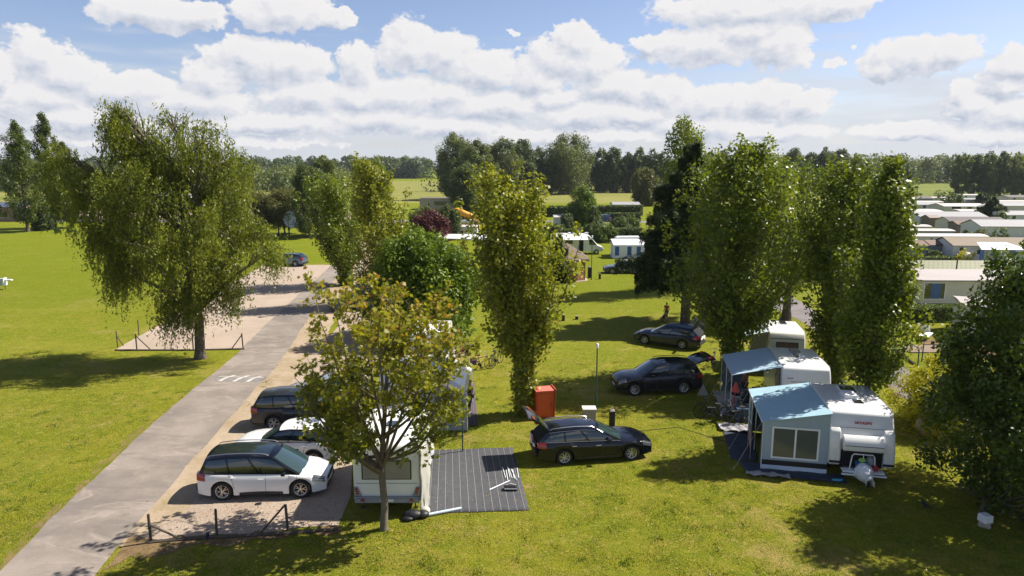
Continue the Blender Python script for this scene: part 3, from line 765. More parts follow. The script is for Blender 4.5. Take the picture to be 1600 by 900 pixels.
# ---- middle distance and far trees, each its own
def far_tree(px_, base_y, top, hw, label, m=None, seed=1, kind='round', group='trees beyond the camp', name='tree', n=None, dens=1.0, z0=.08, flatp=None, upright=False):
    B = at(px_, base_y); z = B.y; k = z/FOC; H = height_at(B.y, top); r = hw*k
    pr = flatp or {'round': P_RND, 'col': P_COL, 'dome': P_DOM, 'spike': P_SPK}[kind]
    lf = max(.26, k*2.3)
    area = 4*math.pi*r*(H*.5)
    nc = int(np.clip(area/(r*r*.10)*dens, 45, 170)); cs = r*.30
    per = int(np.clip(dens*22*(cs/lf)**1.7, 30, 210))
    return tree(name, B, H, [(t, r*f) for t, f in pr], label, group=group, leafm=m or L_FAR, nclump=nc, per=per, leaf=lf, z0=z0, clump=(cs, .9), trunk_r=max(.15, H*.014), limbs=0, seed=seed, inner=.4, upright=upright)
G1 = 'tall trees left of the lawn'
far_tree(44, 362, 186, 31, 'tall pointed poplar standing free at the far left of the lawn', L_POPD, 71, 'spike', G1, 'lombardy_poplar', dens=1.6, z0=.12, upright=True)
far_tree(86, 356, 176, 27, 'tallest of the left poplars, just right of the free standing one', L_POPD, 72, 'spike', G1, 'lombardy_poplar', dens=1.5, z0=.1, upright=True)
far_tree(112, 356, 222, 24, 'shorter poplar half covered by the weeping birch', L_POPD, 73, 'spike', G1, 'lombardy_poplar', dens=1.4, z0=.1, upright=True)
far_tree(68, 360, 318, 13, 'small dark fir between the trunks of the left poplars', L_CON, 74, 'dome', G1, 'fir_tree', dens=1.2, z0=.02)
for i, (a, b, c, w, l, m) in enumerate([
  (400, 366, 300, 34, 'flat crowned olive green tree left of the swing frame', L_OLV), (445, 366, 297, 30, 'flat crowned olive green tree over the swing frame', L_OLV),
  (350, 362, 292, 34, 'flat crowned tree glimpsed through the weeping birch', L_OLV),
  (484, 372, 252, 24, 'dark round tree behind the roadside poplar', L_FAR2), (512, 368, 248, 26, 'grey green round tree behind the roadside poplar', L_FAR),
  (582, 345, 243, 30, 'green tree top between the two roadside poplars', L_POP)]):
    far_tree(a, b, c, w, l, m, 80+i, 'dome' if i < 3 else 'round', 'trees in the middle distance', z0=.25 if i < 3 else .06, dens=1.5 if i < 3 else 1.2)
far_tree(672, 395, 330, 28, 'purple leaved tree in front of the stone hut', L_PUR, 90, 'round', None, 'purple_tree')
far_tree(662, 378, 324, 20, 'grey green bush beside the stone hut', L_FAR, 191, 'round', 'shrubs around the stone hut')
far_tree(702, 375, 322, 17, 'dark green bush hiding the foot of the stone hut', L_FAR2, 91, 'round', 'shrubs around the stone hut')
far_tree(727, 335, 262, 22, 'dark bush left behind the central poplar', L_FAR2, 92)
far_tree(910, 352, 293, 21, 'small bright green tree beside the distant blue van', L_CHE, 93, 'dome', None, 'young_tree')
far_tree(928, 358, 326, 12, 'dark green bush at the foot of the small bright tree', L_FAR2, 94, 'dome', 'bushes near the motorhome', 'shrub', z0=.01)
far_tree(886, 356, 332, 9, 'round dark bush left of the small bright tree', L_FAR2, 95, 'dome', 'bushes near the motorhome', 'shrub', z0=.01)
for i, (a, b, c, w) in enumerate([(900, 372, 356, 14), (925, 376, 350, 16), (948, 378, 352, 18), (968, 362, 340, 16), (985, 358, 338, 14), (940, 366, 350, 10), (870, 372, 352, 14)]):
    far_tree(a, b, c, w, (['green', 'dark'][i % 2]+' bush, number '+ORD[i]+' of the bushes behind the motorhome').replace('number ', ''), [L_HED, L_FAR2][i % 2], 100+i, 'dome', 'bushes along the hedge behind the motorhome', 'shrub', z0=.01)
# tall woodland trees in the centre
G2 = 'tall trees along the far edge of the fields'
for i, (a, b, c, w, m, l) in enumerate([
  (712, 312, 209, 30, L_FAR, 'broad grey green tree leftmost of the tall central group'), (744, 314, 219, 26, L_FAR, 'grey green tree second in the tall central group'),
  (735, 330, 255, 28, L_FAR2, 'dark low crowned tree below the tall central group'), (785, 306, 216, 26, L_FAR, 'olive tree in the middle of the tall central group'),
  (815, 304, 220, 24, L_FAR2, 'darker tree right in the tall central group'), (840, 303, 228, 14, L_FAR2, 'narrow tree at the right end of the tall central group'),
  (888, 303, 209, 34, L_FAR, 'large round headed tree standing alone in the gap above the crop field'),
  (1008, 322, 262, 20, L_OLV, 'silvery willow left of the dark conifer')]):
    far_tree(a, b, c, w, l, m, 120+i, 'round', G2, dens=1.3, z0=.03)
for i, (a, c, w) in enumerate([(938, 230, 16), (958, 229, 15), (978, 234, 12), (998, 230, 15), (1018, 232, 14), (1035, 236, 12), (862, 240, 12)]):
    far_tree(a, 301, c, w, ORD[i]+' from left in the dark row right of the round headed tree' if a > 900 else 'dark tree in the gap left of the large round headed tree', L_FAR2, 130+i, 'round', G2 if a < 900 else 'row of dark trees behind the crop field', dens=1.1, z0=.02)
for i, (a, c, w) in enumerate([(1100, 238, 16), (1130, 236, 18), (1236, 231, 18), (1262, 236, 14), (1285, 230, 18), (1310, 233, 16), (1334, 240, 12), (1392, 243, 13), (1410, 250, 10)]):
    far_tree(a, 302, c, w, ORD[i]+' from left of the far tree tops behind the right hand poplars', L_FAR2, 140+i, 'round', 'far tree tops above the right hand poplars', dens=1.0, z0=.02)
for i, (a, c, w) in enumerate([(1500, 236, 13), (1520, 238, 12), (1540, 236, 14), (1562, 237, 13), (1584, 240, 12), (1606, 246, 14), (1626, 240, 14)]):
    far_tree(a, 306, c, w, ORD[i]+' from left in the tall tree row above the mobile homes', L_FAR2 if i % 2 else L_FAR, 150+i, 'round', 'row of tall trees above the mobile homes', dens=1.1, z0=.02)
# woodland masses that nobody could count
def woods(name, segs, seed, m, depth=60, dens=1.0, rowgap=14):
    rng = np.random.default_rng(seed); Ps = []; Os = []; Ts = []; Ss = 0
    for (x0, x1, Y, h0, h1) in segs:
        n = int(abs(x1-x0)/9*depth/rowgap*dens)
        for i in range(n):
            t = rng.random(); x = x0+(x1-x0)*t; y = Y+rng.random()*depth; h = (h0+(h1-h0)*t)*rng.uniform(.72, 1.08); r = rng.uniform(5, 9)
            k = max(90, int(170*900/max(700, Y)))
            d = unit(rng.normal(size=(k, 3))); rr = rng.uniform(.7, 1, (k, 1))
            d[:, 2] = np.abs(d[:, 2])*np.sign(rng.random(k)-.25)
            p = np.array([x, y, h-r*.9])+d*rr*np.array([r, r, r*1.05]); low = rng.random(k) < .35
            p[low, 2] = rng.uniform(0, h-r*.6, low.sum())
            Ps.append(p); Os.append(d); Ts.append(np.full(k, rng.uniform(.1, .9)))
    P = np.concatenate(Ps); P[:, 2] = np.maximum(P[:, 2], .5)
    o = leaf_mesh(name, P, float(segs[0][2])/FOC*3.2+.3, m, None, seed, .4, np.concatenate(Os), np.concatenate(Ts))
    return tag(o, kind='stuff')
tag(woods('near_woodland', [(-520, -80, 345, 15, 13)], 301, L_FAR, 60, 1.2), 'belt of mixed grey green woodland behind the left lawn', 'woodland')
tag(woods('far_woodland', [(-1700, -100, 760, 20, 24), (-160, 900, 760, 22, 19), (900, 2200, 760, 20, 24)], 302, L_FAR2, 90, 1.0, 20), 'long band of distant woodland along the horizon', 'woodland')
tag(woods('right_woodland', [(150, 560, 520, 23, 20)], 303, L_FAR, 70, 1.1), 'rounded wood behind the meadow above the mobile homes', 'woodland')
tag(woods('right_wood_edge', [(235, 420, 330, 17, 22)], 304, L_FAR2, 40, 1.2), 'dark wood at the right behind the tall tree row', 'woodland')
tag(woods('middle_wood_edge', [(-45, 130, 340, 16, 14)], 305, L_FAR2, 30, 1.5), 'dark undergrowth wood behind the crop field in the middle', 'woodland')
# ------------------------------------------------------------------ vehicles
GLASS = mat('car_glass', (.012, .020, .022), .04, coat=.6, spec=.9)
GLASS2 = mat('windscreen_glass', (.03, .055, .055), .04, coat=.8, spec=1)
RUB = mat('tyre_rubber', (.018, .018, .018), .85)
BLK = mat('black_plastic', (.015, .015, .016), .55)
SILV = mat('bright_metal', (.62, .62, .63), .28, metal=.9)
WHT_P = mat('white_paint', (.74, .74, .73), .3, coat=.7, var=.03, vscale=2)
BLACK_P = mat('black_paint', (.004, .005, .010), .18, coat=.35, spec=.35)
NAVY_P = mat('navy_paint', (.006, .014, .040), .2, coat=.4, spec=.4)
GREY_P = mat('anthracite_paint', (.018, .020, .027), .25, metal=.2, coat=.5, spec=.4)
SILVER_P = mat('silver_paint', (.42, .44, .46), .3, metal=.5, coat=1)
BLUE_P = mat('blue_paint', (.012, .07, .20), .25, metal=.2, coat=1)
SBLUE_P = mat('steel_blue_paint', (.10, .15, .22), .28, metal=.4, coat=1)
SLATE_P = mat('slate_paint', (.055, .07, .09), .28, metal=.3, coat=1)
LAMP_R = mat('red_lamp', (.32, .008, .010), .15, coat=1)
LAMP_W = mat('clear_lamp', (.16, .17, .19), .10, coat=1, metal=.5)
PLATE = mat('number_plate', (.72, .72, .68), .5)
DARK = mat('near_black', (.008, .008, .009), .9)  # also stands for shade where an opening is not modelled
RIM_G = mat('bright_rim', (.60, .56, .50), .3, metal=.7)
CLOTH_W = mat('white_cloth', (.7, .7, .68), .9, var=.1)
CLOTH_P = mat('pink_cloth', (.6, .22, .25), .9)

def interp(pr, x):
    if x <= pr[0][0]: return pr[0][1]
    for (a, u), (b, v) in zip(pr, pr[1:]):
        if x <= b:
            t = (x-a)/max(1e-6, b-a); return u+(v-u)*t
    return pr[-1][1]
def sinterp(pr, x):      # smooth version
    h = .09
    return (interp(pr, x-h)+2*interp(pr, x)+interp(pr, x+h))/4

def wheel_meshes(r, w, rimm, style):
    """tyre, rim as meshes lying with axis along y, outer face towards -y"""
    mb = MB(); n = 28
    prof_t = [(r*.66, -w*.42), (r*.90, -w*.5), (r*.985, -w*.38), (r, 0), (r*.985, w*.38), (r*.90, w*.5), (r*.62, w*.5)]
    P = [[(q*math.cos(2*math.pi*i/n), y, q*math.sin(2*math.pi*i/n)) for q, y in prof_t] for i in range(n+1)]
    mb.grid(P)
    tm = mb
    rb = MB()
    P = [[(q*math.cos(2*math.pi*i/n), y, q*math.sin(2*math.pi*i/n)) for q, y in ((r*.67, -w*.44), (r*.62, -w*.40), (r*.60, -w*.1))] for i in range(n+1)]
    rb.grid(P, 0)
    # dark dish
    rb.tube([(0, -w*.10, 0), (0, -w*.06, 0)], r*.61, 24, 1)
    ns = style
    for k in range(ns):
        a = 2*math.pi*k/ns
        for s in (-1, 1):
            a1 = a+s*.02; a2 = a+s*(1.1/ns)
            p1 = (r*.10*math.cos(a1), -w*.36, r*.10*math.sin(a1)); p2 = (r*.62*math.cos(a2), -w*.40, r*.62*math.sin(a2))
            rb.tube([p1, p2], [r*.055, r*.045], 5, 0)
    rb.tube([(0, -w*.30, 0), (0, -w*.42, 0)], r*.12, 12, 0)
    return tm, rb

def car(label, cat, p0, p1, near='R', L=4.5, W=1.82, H=1.5, wb=2.7, fo=.85, r=.33, paint=WHT_P, roofp=None, rimm=SILV, spokes=5,
        belt=None, hood=None, roof=None, xs=None, pillar=None, rails=None, gate=False, clad=None, win=3, name='parked_car', group='cars parked on the pitches', tint=None, shiny_line=False, dz=0, rear_quarter=True, pano=None):
    """p0/p1: ground points of the rear and front wheel on the near side"""
    p0 = Vector(p0); p1 = Vector(p1); d = (p1-p0); d.z = 0; d.normalize(); nrm = Vector((-d.y, d.x, 0))
    side = -1 if near == 'R' else 1                      # near side lies at local y = side*W/2
    mid = (p0+p1)/2
    ro = L-fo-wb; cx = ro+wb/2
    origin = mid-d*cx-nrm*side*(W/2-.02)+d*(L/2)         # body centre
    root = empty(name, (origin.x, origin.y, dz), math.atan2(d.y, d.x), label, cat, group)
    X0 = -L/2
    belt = belt or [(0, .95), (.5, .93), (1, .72)]; belt = [(a*L, b) for a, b in belt]
    hood = hood or [(0, 1.0), (.7, 1.0), (.9, .86), (1, .66)]; hood = [(a*L, b) for a, b in hood]
    xrb, xrr, xwr, xwb = [q*L for q in xs]
    roof = [(xrr+(xwr-xrr)*a, b) for a, b in roof]
    hw = W/2; xw = (ro, ro+wb); Ra = r+.055; sill = .20 if not clad else .26
    def plan(x):
        dR = x/L; dF = 1-x/L; k = 1.0
        k -= .16*max(0, 1-dR/.14)**2.2
        k -= .24*max(0, 1-dF/.20)**2.0
        return hw*k
    def zlow(x):
        z = sill+.06*max(0, 1-x/(L*.1))+.05*max(0, 1-(L-x)/(L*.1))
        for c in xw:
            dd = abs(x-c)
            if dd < Ra: z = max(z, r+math.sqrt(Ra*Ra-dd*dd))
        return z
    rr_ = [(.86, 0), (.985, .015), (1.0, .32), (.99, .66), (.955, .93), (.90, 1.0)]
    def surf(x, k):
        """k in 0..7 around the right half section"""
        x = max(0, min(L, x)); w = plan(x); zl = zlow(x); zb = sinterp(belt, x); zt = max(zb+.005, sinterp(hood, x))
        ring = [(w*a, zl+(zb-zl)*b) for a, b in rr_]+[(w*.55, zt-.012), (0, zt+.012)]
        i = min(6, int(k)); t = k-i; a, b = ring[i], ring[i+1]
        return (x+X0, a[0]+(b[0]-a[0])*t, a[1]+(b[1]-a[1])*t)
    xst = sorted(set([0, .015, .05, .11, .18]+[L-q for q in (0, .012, .04, .09, .16, .25)]+[L*i/26 for i in range(1, 26)]+[c+Ra*math.cos(math.pi*q/12) for c in xw for q in range(13)]+[c+s*(Ra+.004) for c in xw for s in (-1, 1)]))
    xst = [q for q in xst if 0 <= q <= L]
    def endx(i, x, k):       # round the nose and tail in side view
        return x
    mb = MB(); P = []
    for x in xst:
        row = [surf(x, k) for k in range(8)]
        P.append([(a, -b, c) for a, b, c in row]+[(a, b, c) for a, b, c in row[::-1][1:]])
    # bulge ends a little
    for row, s in ((P[0], -1), (P[-1], 1)):
        zs = [q[2] for q in row]; lo, hi = min(zs), max(zs)
        for j, q in enumerate(row):
            t = (q[2]-lo)/(hi-lo); row[j] = (q[0]-s*(.02+.05*(2*t-.75)**2), q[1], q[2])
    mb.grid(P)
    def cap(row, s):
        # fan of quads between the two halves, bulging outwards
        h = row[:8]; g = row[:6:-1][:8]; g = row[::-1][:8]
        Q = []
        for a, b in zip(h, g):
            Q.append([(a[0]+s*.045*math.sin(math.pi*t)**.6*(.6+.4*math.sin(math.pi*t)), a[1]+(b[1]-a[1])*t, a[2]) for t in (0, .08, .2, .35, .5, .65, .8, .92, 1)])
        mb.grid(Q)
        return Q
    Qr = cap(P[0], -1); Qf = cap(P[-1], 1)
    body = mb.build('body', paint, root, smooth=38)
    # underbody, wheel wells
    mb = MB(); mb.box((0, 0, (sill+.62)/2+.02), (L*.93, W*.72, .62-sill+.1)); mb.box((0, 0, sill+.08), (L*.9, W*.86, .1)) if False else None
    mb.build('underbody', DARK, root)
    # cladding along sills and arches
    if clad:
        mb = MB()
        for s in (-1, 1):
            rows = []
            for x in xst:
                if x < .05 or x > L-.06: continue
                zl = zlow(x); q = surf(x, 1); q2 = surf(x, 1.62)
                rows.append([(q[0], s*(q[1]+.012), q[2]-.012), (q2[0], s*(q2[1]+.014), min(q2[2], max(zl+.07, sill+.12)))])
            mb.grid(rows)
        mb.build('side_cladding', BLK, root, smooth=60)
    else:
        for s in (-1, 1):
            mb = MB(); mb.grid([[(lambda q: (q[0], s*(q[1]+.012), q[2]))(surf(ro+.62+(wb-1.24)*i/10, k)) for k in (1.02, 1.45+.12*math.sin(math.pi*i/10))] for i in range(11)]); mb.build('sill_trim', BLK, root)
    # wheels
    tm, rb = wheel_meshes(r, .23, rimm, spokes)
    first = None
    for xx in xw:
        for s in (-1, 1):
            if first is None:
                t = tm.build('wheel', RUB, root, smooth=50); rim = rb.build('rim', [rimm, BLK], t, smooth=50); first = t
            else:
                t = first.copy(); C.objects.link(t); t.parent = root
                q = first.children[0].copy(); C.objects.link(q); q.parent = t
            t.location = (xx+X0, s*(hw-.125), r); t.rotation_euler = (0, rndc.uniform(0, 3), 0 if s < 0 else math.pi)
    # ---- cabin
    yb = lambda x: plan(x)*.895; 
    def roofy(x): return hw*(.70 if H < 1.62 else .735)
    NU, NV = 18, 5
    def side(u, v, off=0):
        xb = xrb+(xwb-xrb)*u; xt = xrr+(xwr-xrr)*u
        zb = sinterp(belt, xb)-.01; zt = interp(roof, xt)-.045
        B_ = Vector((xb+X0, yb(xb), zb)); T = Vector((xt+X0, roofy(xt), zt))
        p = B_.lerp(T, v); p.y += .035*math.sin(math.pi*v)+off; p.z += off*.3
        return p
    def end(u, v, front, off=0):     # u -1..1 across, v 0..1 up
        if front: xb, xt = xwb, xwr
        else: xb, xt = xrb, xrr
        zb = sinterp(belt, xb)-.01; zt = interp(roof, xt)-.045
        s = 1 if front else -1
        b = .17 if front else .07; 
        y = u*(yb(xb)*(1-v)+roofy(xt)*v+.035*math.sin(math.pi*v))
        x = xb+(xt-xb)*v+s*b*(1-u*u)*(1-.35*v)
        z = zb+(zt-zb)*v+.05*(1-u*u)*v+(.045*(1-u*u)*(1-v) if front else 0)
        n = Vector((s*.6, 0, .6)) if front else Vector((-1, 0, .2))
        return Vector((x+X0, y, z))+n.normalized()*off
    pm = pillar or paint
    mb = MB()
    for s in (-1, 1):
        mb.grid([[(lambda p: (p.x, s*p.y, p.z))(side(i/NU, j/NV)) for j in range(NV+1)] for i in range(NU+1)])
    for f in (0, 1):
        mb.grid([[end(-1+2*i/10, j/NV, f) for j in range(NV+1)] for i in range(11)])
    mb.build('cabin_frame', pm, root, smooth=45)
    # roof
    mb = MB(); rows = []
    for i in range(15):
        u = i/14; xt = xrr+(xwr-xrr)*u; z = interp(roof, xt); row = []
        for j in range(13):
            y = -1+2*j/12
            xo = (.17*.65*(1-y*y) if u > .5 else -.07*.65*(1-y*y))*abs(2*u-1)**3
            row.append((xt+X0+xo, y*roofy(xt)*1.01, z+.008-.052*abs(y)**2.6-(0 if 0 < i < 14 else .006)))
        rows.append(row)
    mb.grid(rows); mb.build('roof', roofp or paint, root, smooth=40)
    if pano:
        mb = MB(); rows = []
        for i in range(9):
            u = pano[0]+(pano[1]-pano[0])*i/8; xt = xrr+(xwr-xrr)*u; z = interp(roof, xt)
            rows.append([(xt+X0, y*roofy(xt)*.78, z+.016-.052*abs(y*.78)**2.6) for y in (-1, -.5, 0, .5, 1)])
        mb.grid(rows); mb.build('sunroof', tint or GLASS, root, smooth=40)
    # windows
    wins = {3: ((.045, .30), (.325, .60), (.63, .955)), 2: ((.10, .52), (.55, .955))}[win]
    for s in (-1, 1):
        for (a, b) in wins:
            mb = MB()
            mb.grid([[(lambda p: (p.x, s*p.y, p.z))(side(a+(b-a)*i/6, .07+.80*j/4, .006)) for j in range(5)] for i in range(7)])
            mb.build('side_window', GLASS, root, smooth=60)
    mb = MB(); mb.grid([[end(-.90+1.80*i/10, .04+.91*j/4, 1, .008) for j in range(5)] for i in range(11)]); ws = mb.build('windscreen', tint or GLASS2, root, smooth=60)
    if not gate:
        mb = MB(); mb.grid([[end(-.84+1.68*i/10, .12+.76*j/4, 0, .008) for j in range(5)] for i in range(11)]); mb.build('rear_window', GLASS, root, smooth=60)
    if shiny_line:
        mb = MB()
        for s in (-1, 1):
            mb.tube([(lambda p: (p.x, s*p.y, p.z))(side(u/12, .045, .012)) for u in range(1, 13)]+[], .010, 5)
            mb.tube([(lambda p: (p.x, s*p.y, p.z))(side(u/12, .90, .010)) for u in range(0, 12)]+[], .008, 5)
        mb.build('chrome_trim', SILV, root)
    # panel gaps
    mb = MB()
    def seam(s, xa, k0, k1, xb=None):
        xb = xa if xb is None else xb
        mb.tube([(lambda q: (q[0], s*(q[1]+.0015), q[2]))(surf(xa+(xb-xa)*i/6, k0+(k1-k0)*i/6)) for i in range(7)], .0065, 4)
    for s in (-1, 1):
        seam(s, xwb-.12, 1.05, 4.8, xwb-.10); seam(s, ro+wb*.56, 1.05, 4.9); seam(s, ro+.42*r/.33, 2.1, 4.9, ro+.20)
    mb.build('panel_gap', BLK, root)
    mb = MB()
    for s in (-1, 1):
        for x in (ro+wb*.50, ro+.40):
            q = surf(x, 3.5); mb.box((q[0], s*(q[1]+.012), q[2]), (.20, .03, .028))
    mb.build('door_handle', SILV if shiny_line else paint, root, bevel=.008)
    # lamps
    for s in (-1, 1):
        mb = MB()
        rows = []
        for i in range(7):
            x = L-.46+.44*i/6
            rows.append([(lambda q: (q[0]+.004+(-.03 if x > L-.03 else 0), s*(q[1]+.010), q[2]+.012))(surf(x, k)) for k in (3.0+.35*(1-i/6), 3.6, 4.2, 4.9, 5.25)])
        mb.grid(rows); mb.build('headlight', LAMP_W, root, smooth=60)
        mb = MB(); rows = []
        for i in range(6):
            x = .33*(1-i/5)
            rows.append([(lambda q: (q[0]-.004, s*(q[1]+.008), q[2]+.004))(surf(x, k)) for k in (3.1, 3.7, 4.3, 4.95)])
        j = [(q[0]+.02-.045, q[1]*.93, q[2]) for q in rows[-1]]; j2 = [(q[0]-.02, q[1]*.62, q[2]) for q in rows[-1]]
        rows += [j, j2] if not gate else [j]
        mb.grid(rows); mb.build('tail_light', LAMP_R, root, smooth=60)
        # mirrors
        mb = MB(); mb.box((xwb-.55+X0, s*(hw+.07), sinterp(belt, xwb-.5)+.10), (.16, .22, .14)); mb.build('wing_mirror', pillar or paint, root, bevel=.045, seg=3)
    # grille + intake + plates
    zf = zlow(L-.01); mb = MB()
    mb.box((L/2+.012, 0, .60), (.03, W*.50, .13)); mb.box((L/2+.005, 0, .36), (.06, W*.62, .14)); mb.build('grille', BLK, root, bevel=.01)
    mb = MB(); mb.box((L/2+.034, 0, .47), (.015, .46, .10)); mb.build('number_plate', PLATE, root)
    mb = MB(); mb.box((-L/2-.05, 0, .42), (.09, W*.70, .20)); mb.build('rear_bumper_trim', BLK, root, bevel=.02)
    if rails:
        mb = MB()
        for s in (-1, 1):
            pts = [(xrr+(xwr-xrr)*u+X0, s*hw*(.655 if H < 1.62 else .69), interp(roof, xrr+(xwr-xrr)*u)+(.045 if .03 < u < .93 else 0)) for u in (.02, .06, .3, .55, .8, .90, .95)]
            mb.tube(pts, .019, 6)
        mb.build('roof_rail', rails, root, smooth=60)
    if gate:
        zt = interp(roof, xrr)-.04; zb = .55; xt = xrr+X0
        # near-black panel, the shade inside the open load bay put into colour
        mb = MB(); mb.grid([[end(-.86+1.72*i/6, .0+.95*j/3, 0, .012) for j in range(4)] for i in range(7)])
        mb.box((-L/2-.055, 0, .76), (.03, W*.66, .42)); mb.build('load_bay_shade', DARK, root)
        mb = MB(); rndg = random.Random(int(L*100))
        for i in range(5):
            mb.box((-L/2-.075-rndg.random()*.03, rndg.uniform(-.45, .45), .78+rndg.uniform(-.1, .18)), (.06, rndg.uniform(.15, .35), rndg.uniform(.12, .25)), m=i % 2, rx=rndg.uniform(-.4, .4))
        mb.build('luggage', [CLOTH_W, CLOTH_P if L > 4.75 else CLOTH_W], root, bevel=.02)
        # raised tailgate pivoting at the roof edge
        a = gate
        tg = bpy.data.objects.new('tailgate', None)
        mb = MB(); rows = []
        Lg = 1.12
        for i in range(7):
            t = i/6
            w = hw*(.70+.14*math.sin(math.pi*min(1, t*1.1)*.5)); b = .10*math.sin(math.pi*t)+(.10 if t > .6 else 0)*(t-.6)
            rows.append([(-t*Lg, y*w, b+.04*(1-y*y)) for y in (-1, -.6, 0, .6, 1)])
        back = [[(q[0]+.03, q[1]*.96, q[2]-.07) for q in r_] for r_ in rows]
        mb.grid(rows); mb.grid(back, flip=True); 
        mb.grid([[r_[0], b_[0]] for r_, b_ in zip(rows, back)]); mb.grid([[r_[-1], b_[-1]] for r_, b_ in zip(rows, back)])
        mb.grid([[p, q] for p, q in zip(rows[0], back[0])]); mb.grid([[p, q] for p, q in zip(rows[-1], back[-1])])
        g_ = mb.build('tailgate', paint, root, smooth=40); g_.location = (xt+.02, 0, zt+.02); g_.rotation_euler = (0, a, 0)
        g_.data.materials.append(GLASS)
        mb = MB(); mb.grid([[(r_[0][0], y*hw*.62, r_[2][2]+.008-.03*y*y) for y in (-1, -.4, .4, 1)] for r_ in rows[1:4]]); q = mb.build('rear_window', GLASS, g_, smooth=60)
        mb = MB()
        for s in (-1, 1): mb.box((-Lg*.80, s*hw*.62, .10), (.16, .30, .05)); mb.box((-Lg*.62, s*hw*.70, -.02), (.14, .06, .06))
        q = mb.build('tail_light', LAMP_R, g_, bevel=.01)
    return root
rndc = random.Random(5)

# profiles ---------------------------------------------------------------
MPV = dict(L=4.63, W=1.87, H=1.66, wb=2.80, fo=.92, r=.36, belt=[(0, 1.02), (.3, .98), (.7, .93), (.9, .82), (1, .66)], hood=[(0, 1.04), (.74, 1.0), (.88, .93), (.96, .80), (1, .66)],
           xs=(.015, .07, .58, .80), roof=[(0, 1.58), (.3, 1.65), (.7, 1.66), (1, 1.58)])
SUVC = dict(L=4.45, W=1.84, H=1.62, wb=2.68, fo=.90, r=.355, belt=[(0, 1.08), (.25, 1.05), (.7, .98), (.9, .90), (1, .74)], hood=[(0, 1.08), (.68, 1.06), (.85, 1.0), (.95, .90), (1, .74)],
            xs=(.03, .13, .52, .70), roof=[(0, 1.53), (.35, 1.60), (.75, 1.60), (1, 1.53)])
SUVB = dict(L=4.66, W=1.88, H=1.72, wb=2.70, fo=.90, r=.37, belt=[(0, 1.10), (.3, 1.06), (.72, 1.0), (.9, .94), (1, .76)], hood=[(0, 1.10), (.7, 1.08), (.86, 1.03), (.95, .94), (1, .76)],
            xs=(.012, .075, .53, .715), roof=[(0, 1.60), (.3, 1.69), (.7, 1.70), (1, 1.61)])
EST = dict(L=4.87, W=1.85, H=1.50, wb=2.85, fo=.94, r=.335, belt=[(0, .96), (.3, .95), (.7, .89), (.9, .80), (1, .62)], hood=[(0, .98), (.7, .94), (.86, .87), (.95, .77), (1, .62)],
           xs=(.008, .10, .51, .715), roof=[(0, 1.41), (.25, 1.46), (.65, 1.49), (1, 1.42)])
HATCH = dict(L=4.3, W=1.80, H=1.48, wb=2.62, fo=.86, r=.325, belt=[(0, .97), (.3, .95), (.7, .90), (.9, .80), (1, .64)], hood=[(0, .97), (.69, .95), (.86, .88), (.95, .78), (1, .64)],
             xs=(.015, .11, .52, .72), roof=[(0, 1.40), (.3, 1.47), (.7, 1.48), (1, 1.41)])

GP = 'cars on the gravel pitches beside the camp road'
car('white people carrier with a black roof and bright alloy wheels parked on the gravel', 'car', at(348, 783), at(470, 779), 'R', paint=WHT_P, roofp=BLACK_P, pillar=BLACK_P, rimm=RIM_G, rails=SILV, **MPV, group=GP, pano=(.05, .95))
car('white sporty crossover facing the road between the white people carrier and the dark off roader', 'car', (-8.0, 26.0, 0), (-10.7, 26.15, 0), 'L', paint=WHT_P, pillar=BLACK_P, clad=True, **{**SUVC}, group=GP, rimm=SILV)
car('dark grey off road car with its tail to the road behind the white crossover', 'car', (-11.0, 29.95, 0), (-8.3, 30.05, 0), 'R', paint=GREY_P, pillar=BLACK_P, clad=True, **SUVB, group=GP)
car('silver grey hatchback facing the road, farthest of the four cars in the near row', 'car', (-8.3, 33.1, 0), (-11.0, 33.1, 0), 'L', paint=SILVER_P, pillar=BLACK_P, **HATCH, group=GP)
car('bright blue hatchback half hidden by the green chestnut', 'car', at(618, 457), at(562, 459), 'L', paint=BLUE_P, pillar=BLACK_P, **HATCH, group='cars behind the chestnut', win=3)
car('slate blue car in front of the bright blue one, its nose behind the front maple', 'car', at(590, 481), at(536, 487), 'L', paint=SLATE_P, pillar=BLACK_P, **EST, group='cars behind the chestnut')
car('steel blue crossover parked alone at the end of the pale gravel car park', 'car', at(464, 417), at(428, 416), 'L', paint=SBLUE_P, pillar=BLACK_P, clad=True, **SUVC, group=None)
car('black estate car with its tailgate open beside the grey service box', 'car', at(883, 727), at(986, 720), 'R', paint=BLACK_P, rails=SILV, gate=-R(-35) , shiny_line=True, **EST, group='cars on the lawn', rimm=SILV, spokes=7)
car('anthracite off road car with raised tailgate on the lawn right of the lamp pole', 'car', at(1067, 616), at(993, 619), 'L', paint=GREY_P, rails=BLK, gate=R(12), clad=True, **SUVB, group='cars on the lawn', spokes=7, pano=(.45, .85))
car('navy blue estate car with open tailgate parked under the conifer', 'car', at(1065, 546), at(1007, 538), 'L', paint=NAVY_P, gate=R(55), **{**EST, 'L': 4.56, 'wb': 2.63, 'fo': .88}, group='cars on the lawn', rails=BLK)
car('grey blue saloon parked on the far lawn, its tail hidden by the conifer', 'car', at(996, 428), at(953, 428), 'L', paint=SLATE_P, **{**EST, 'L': 4.5, 'wb': 2.65, 'fo': .88, 'xs': (.13, .30, .54, .72)}, group='cars on the lawn')
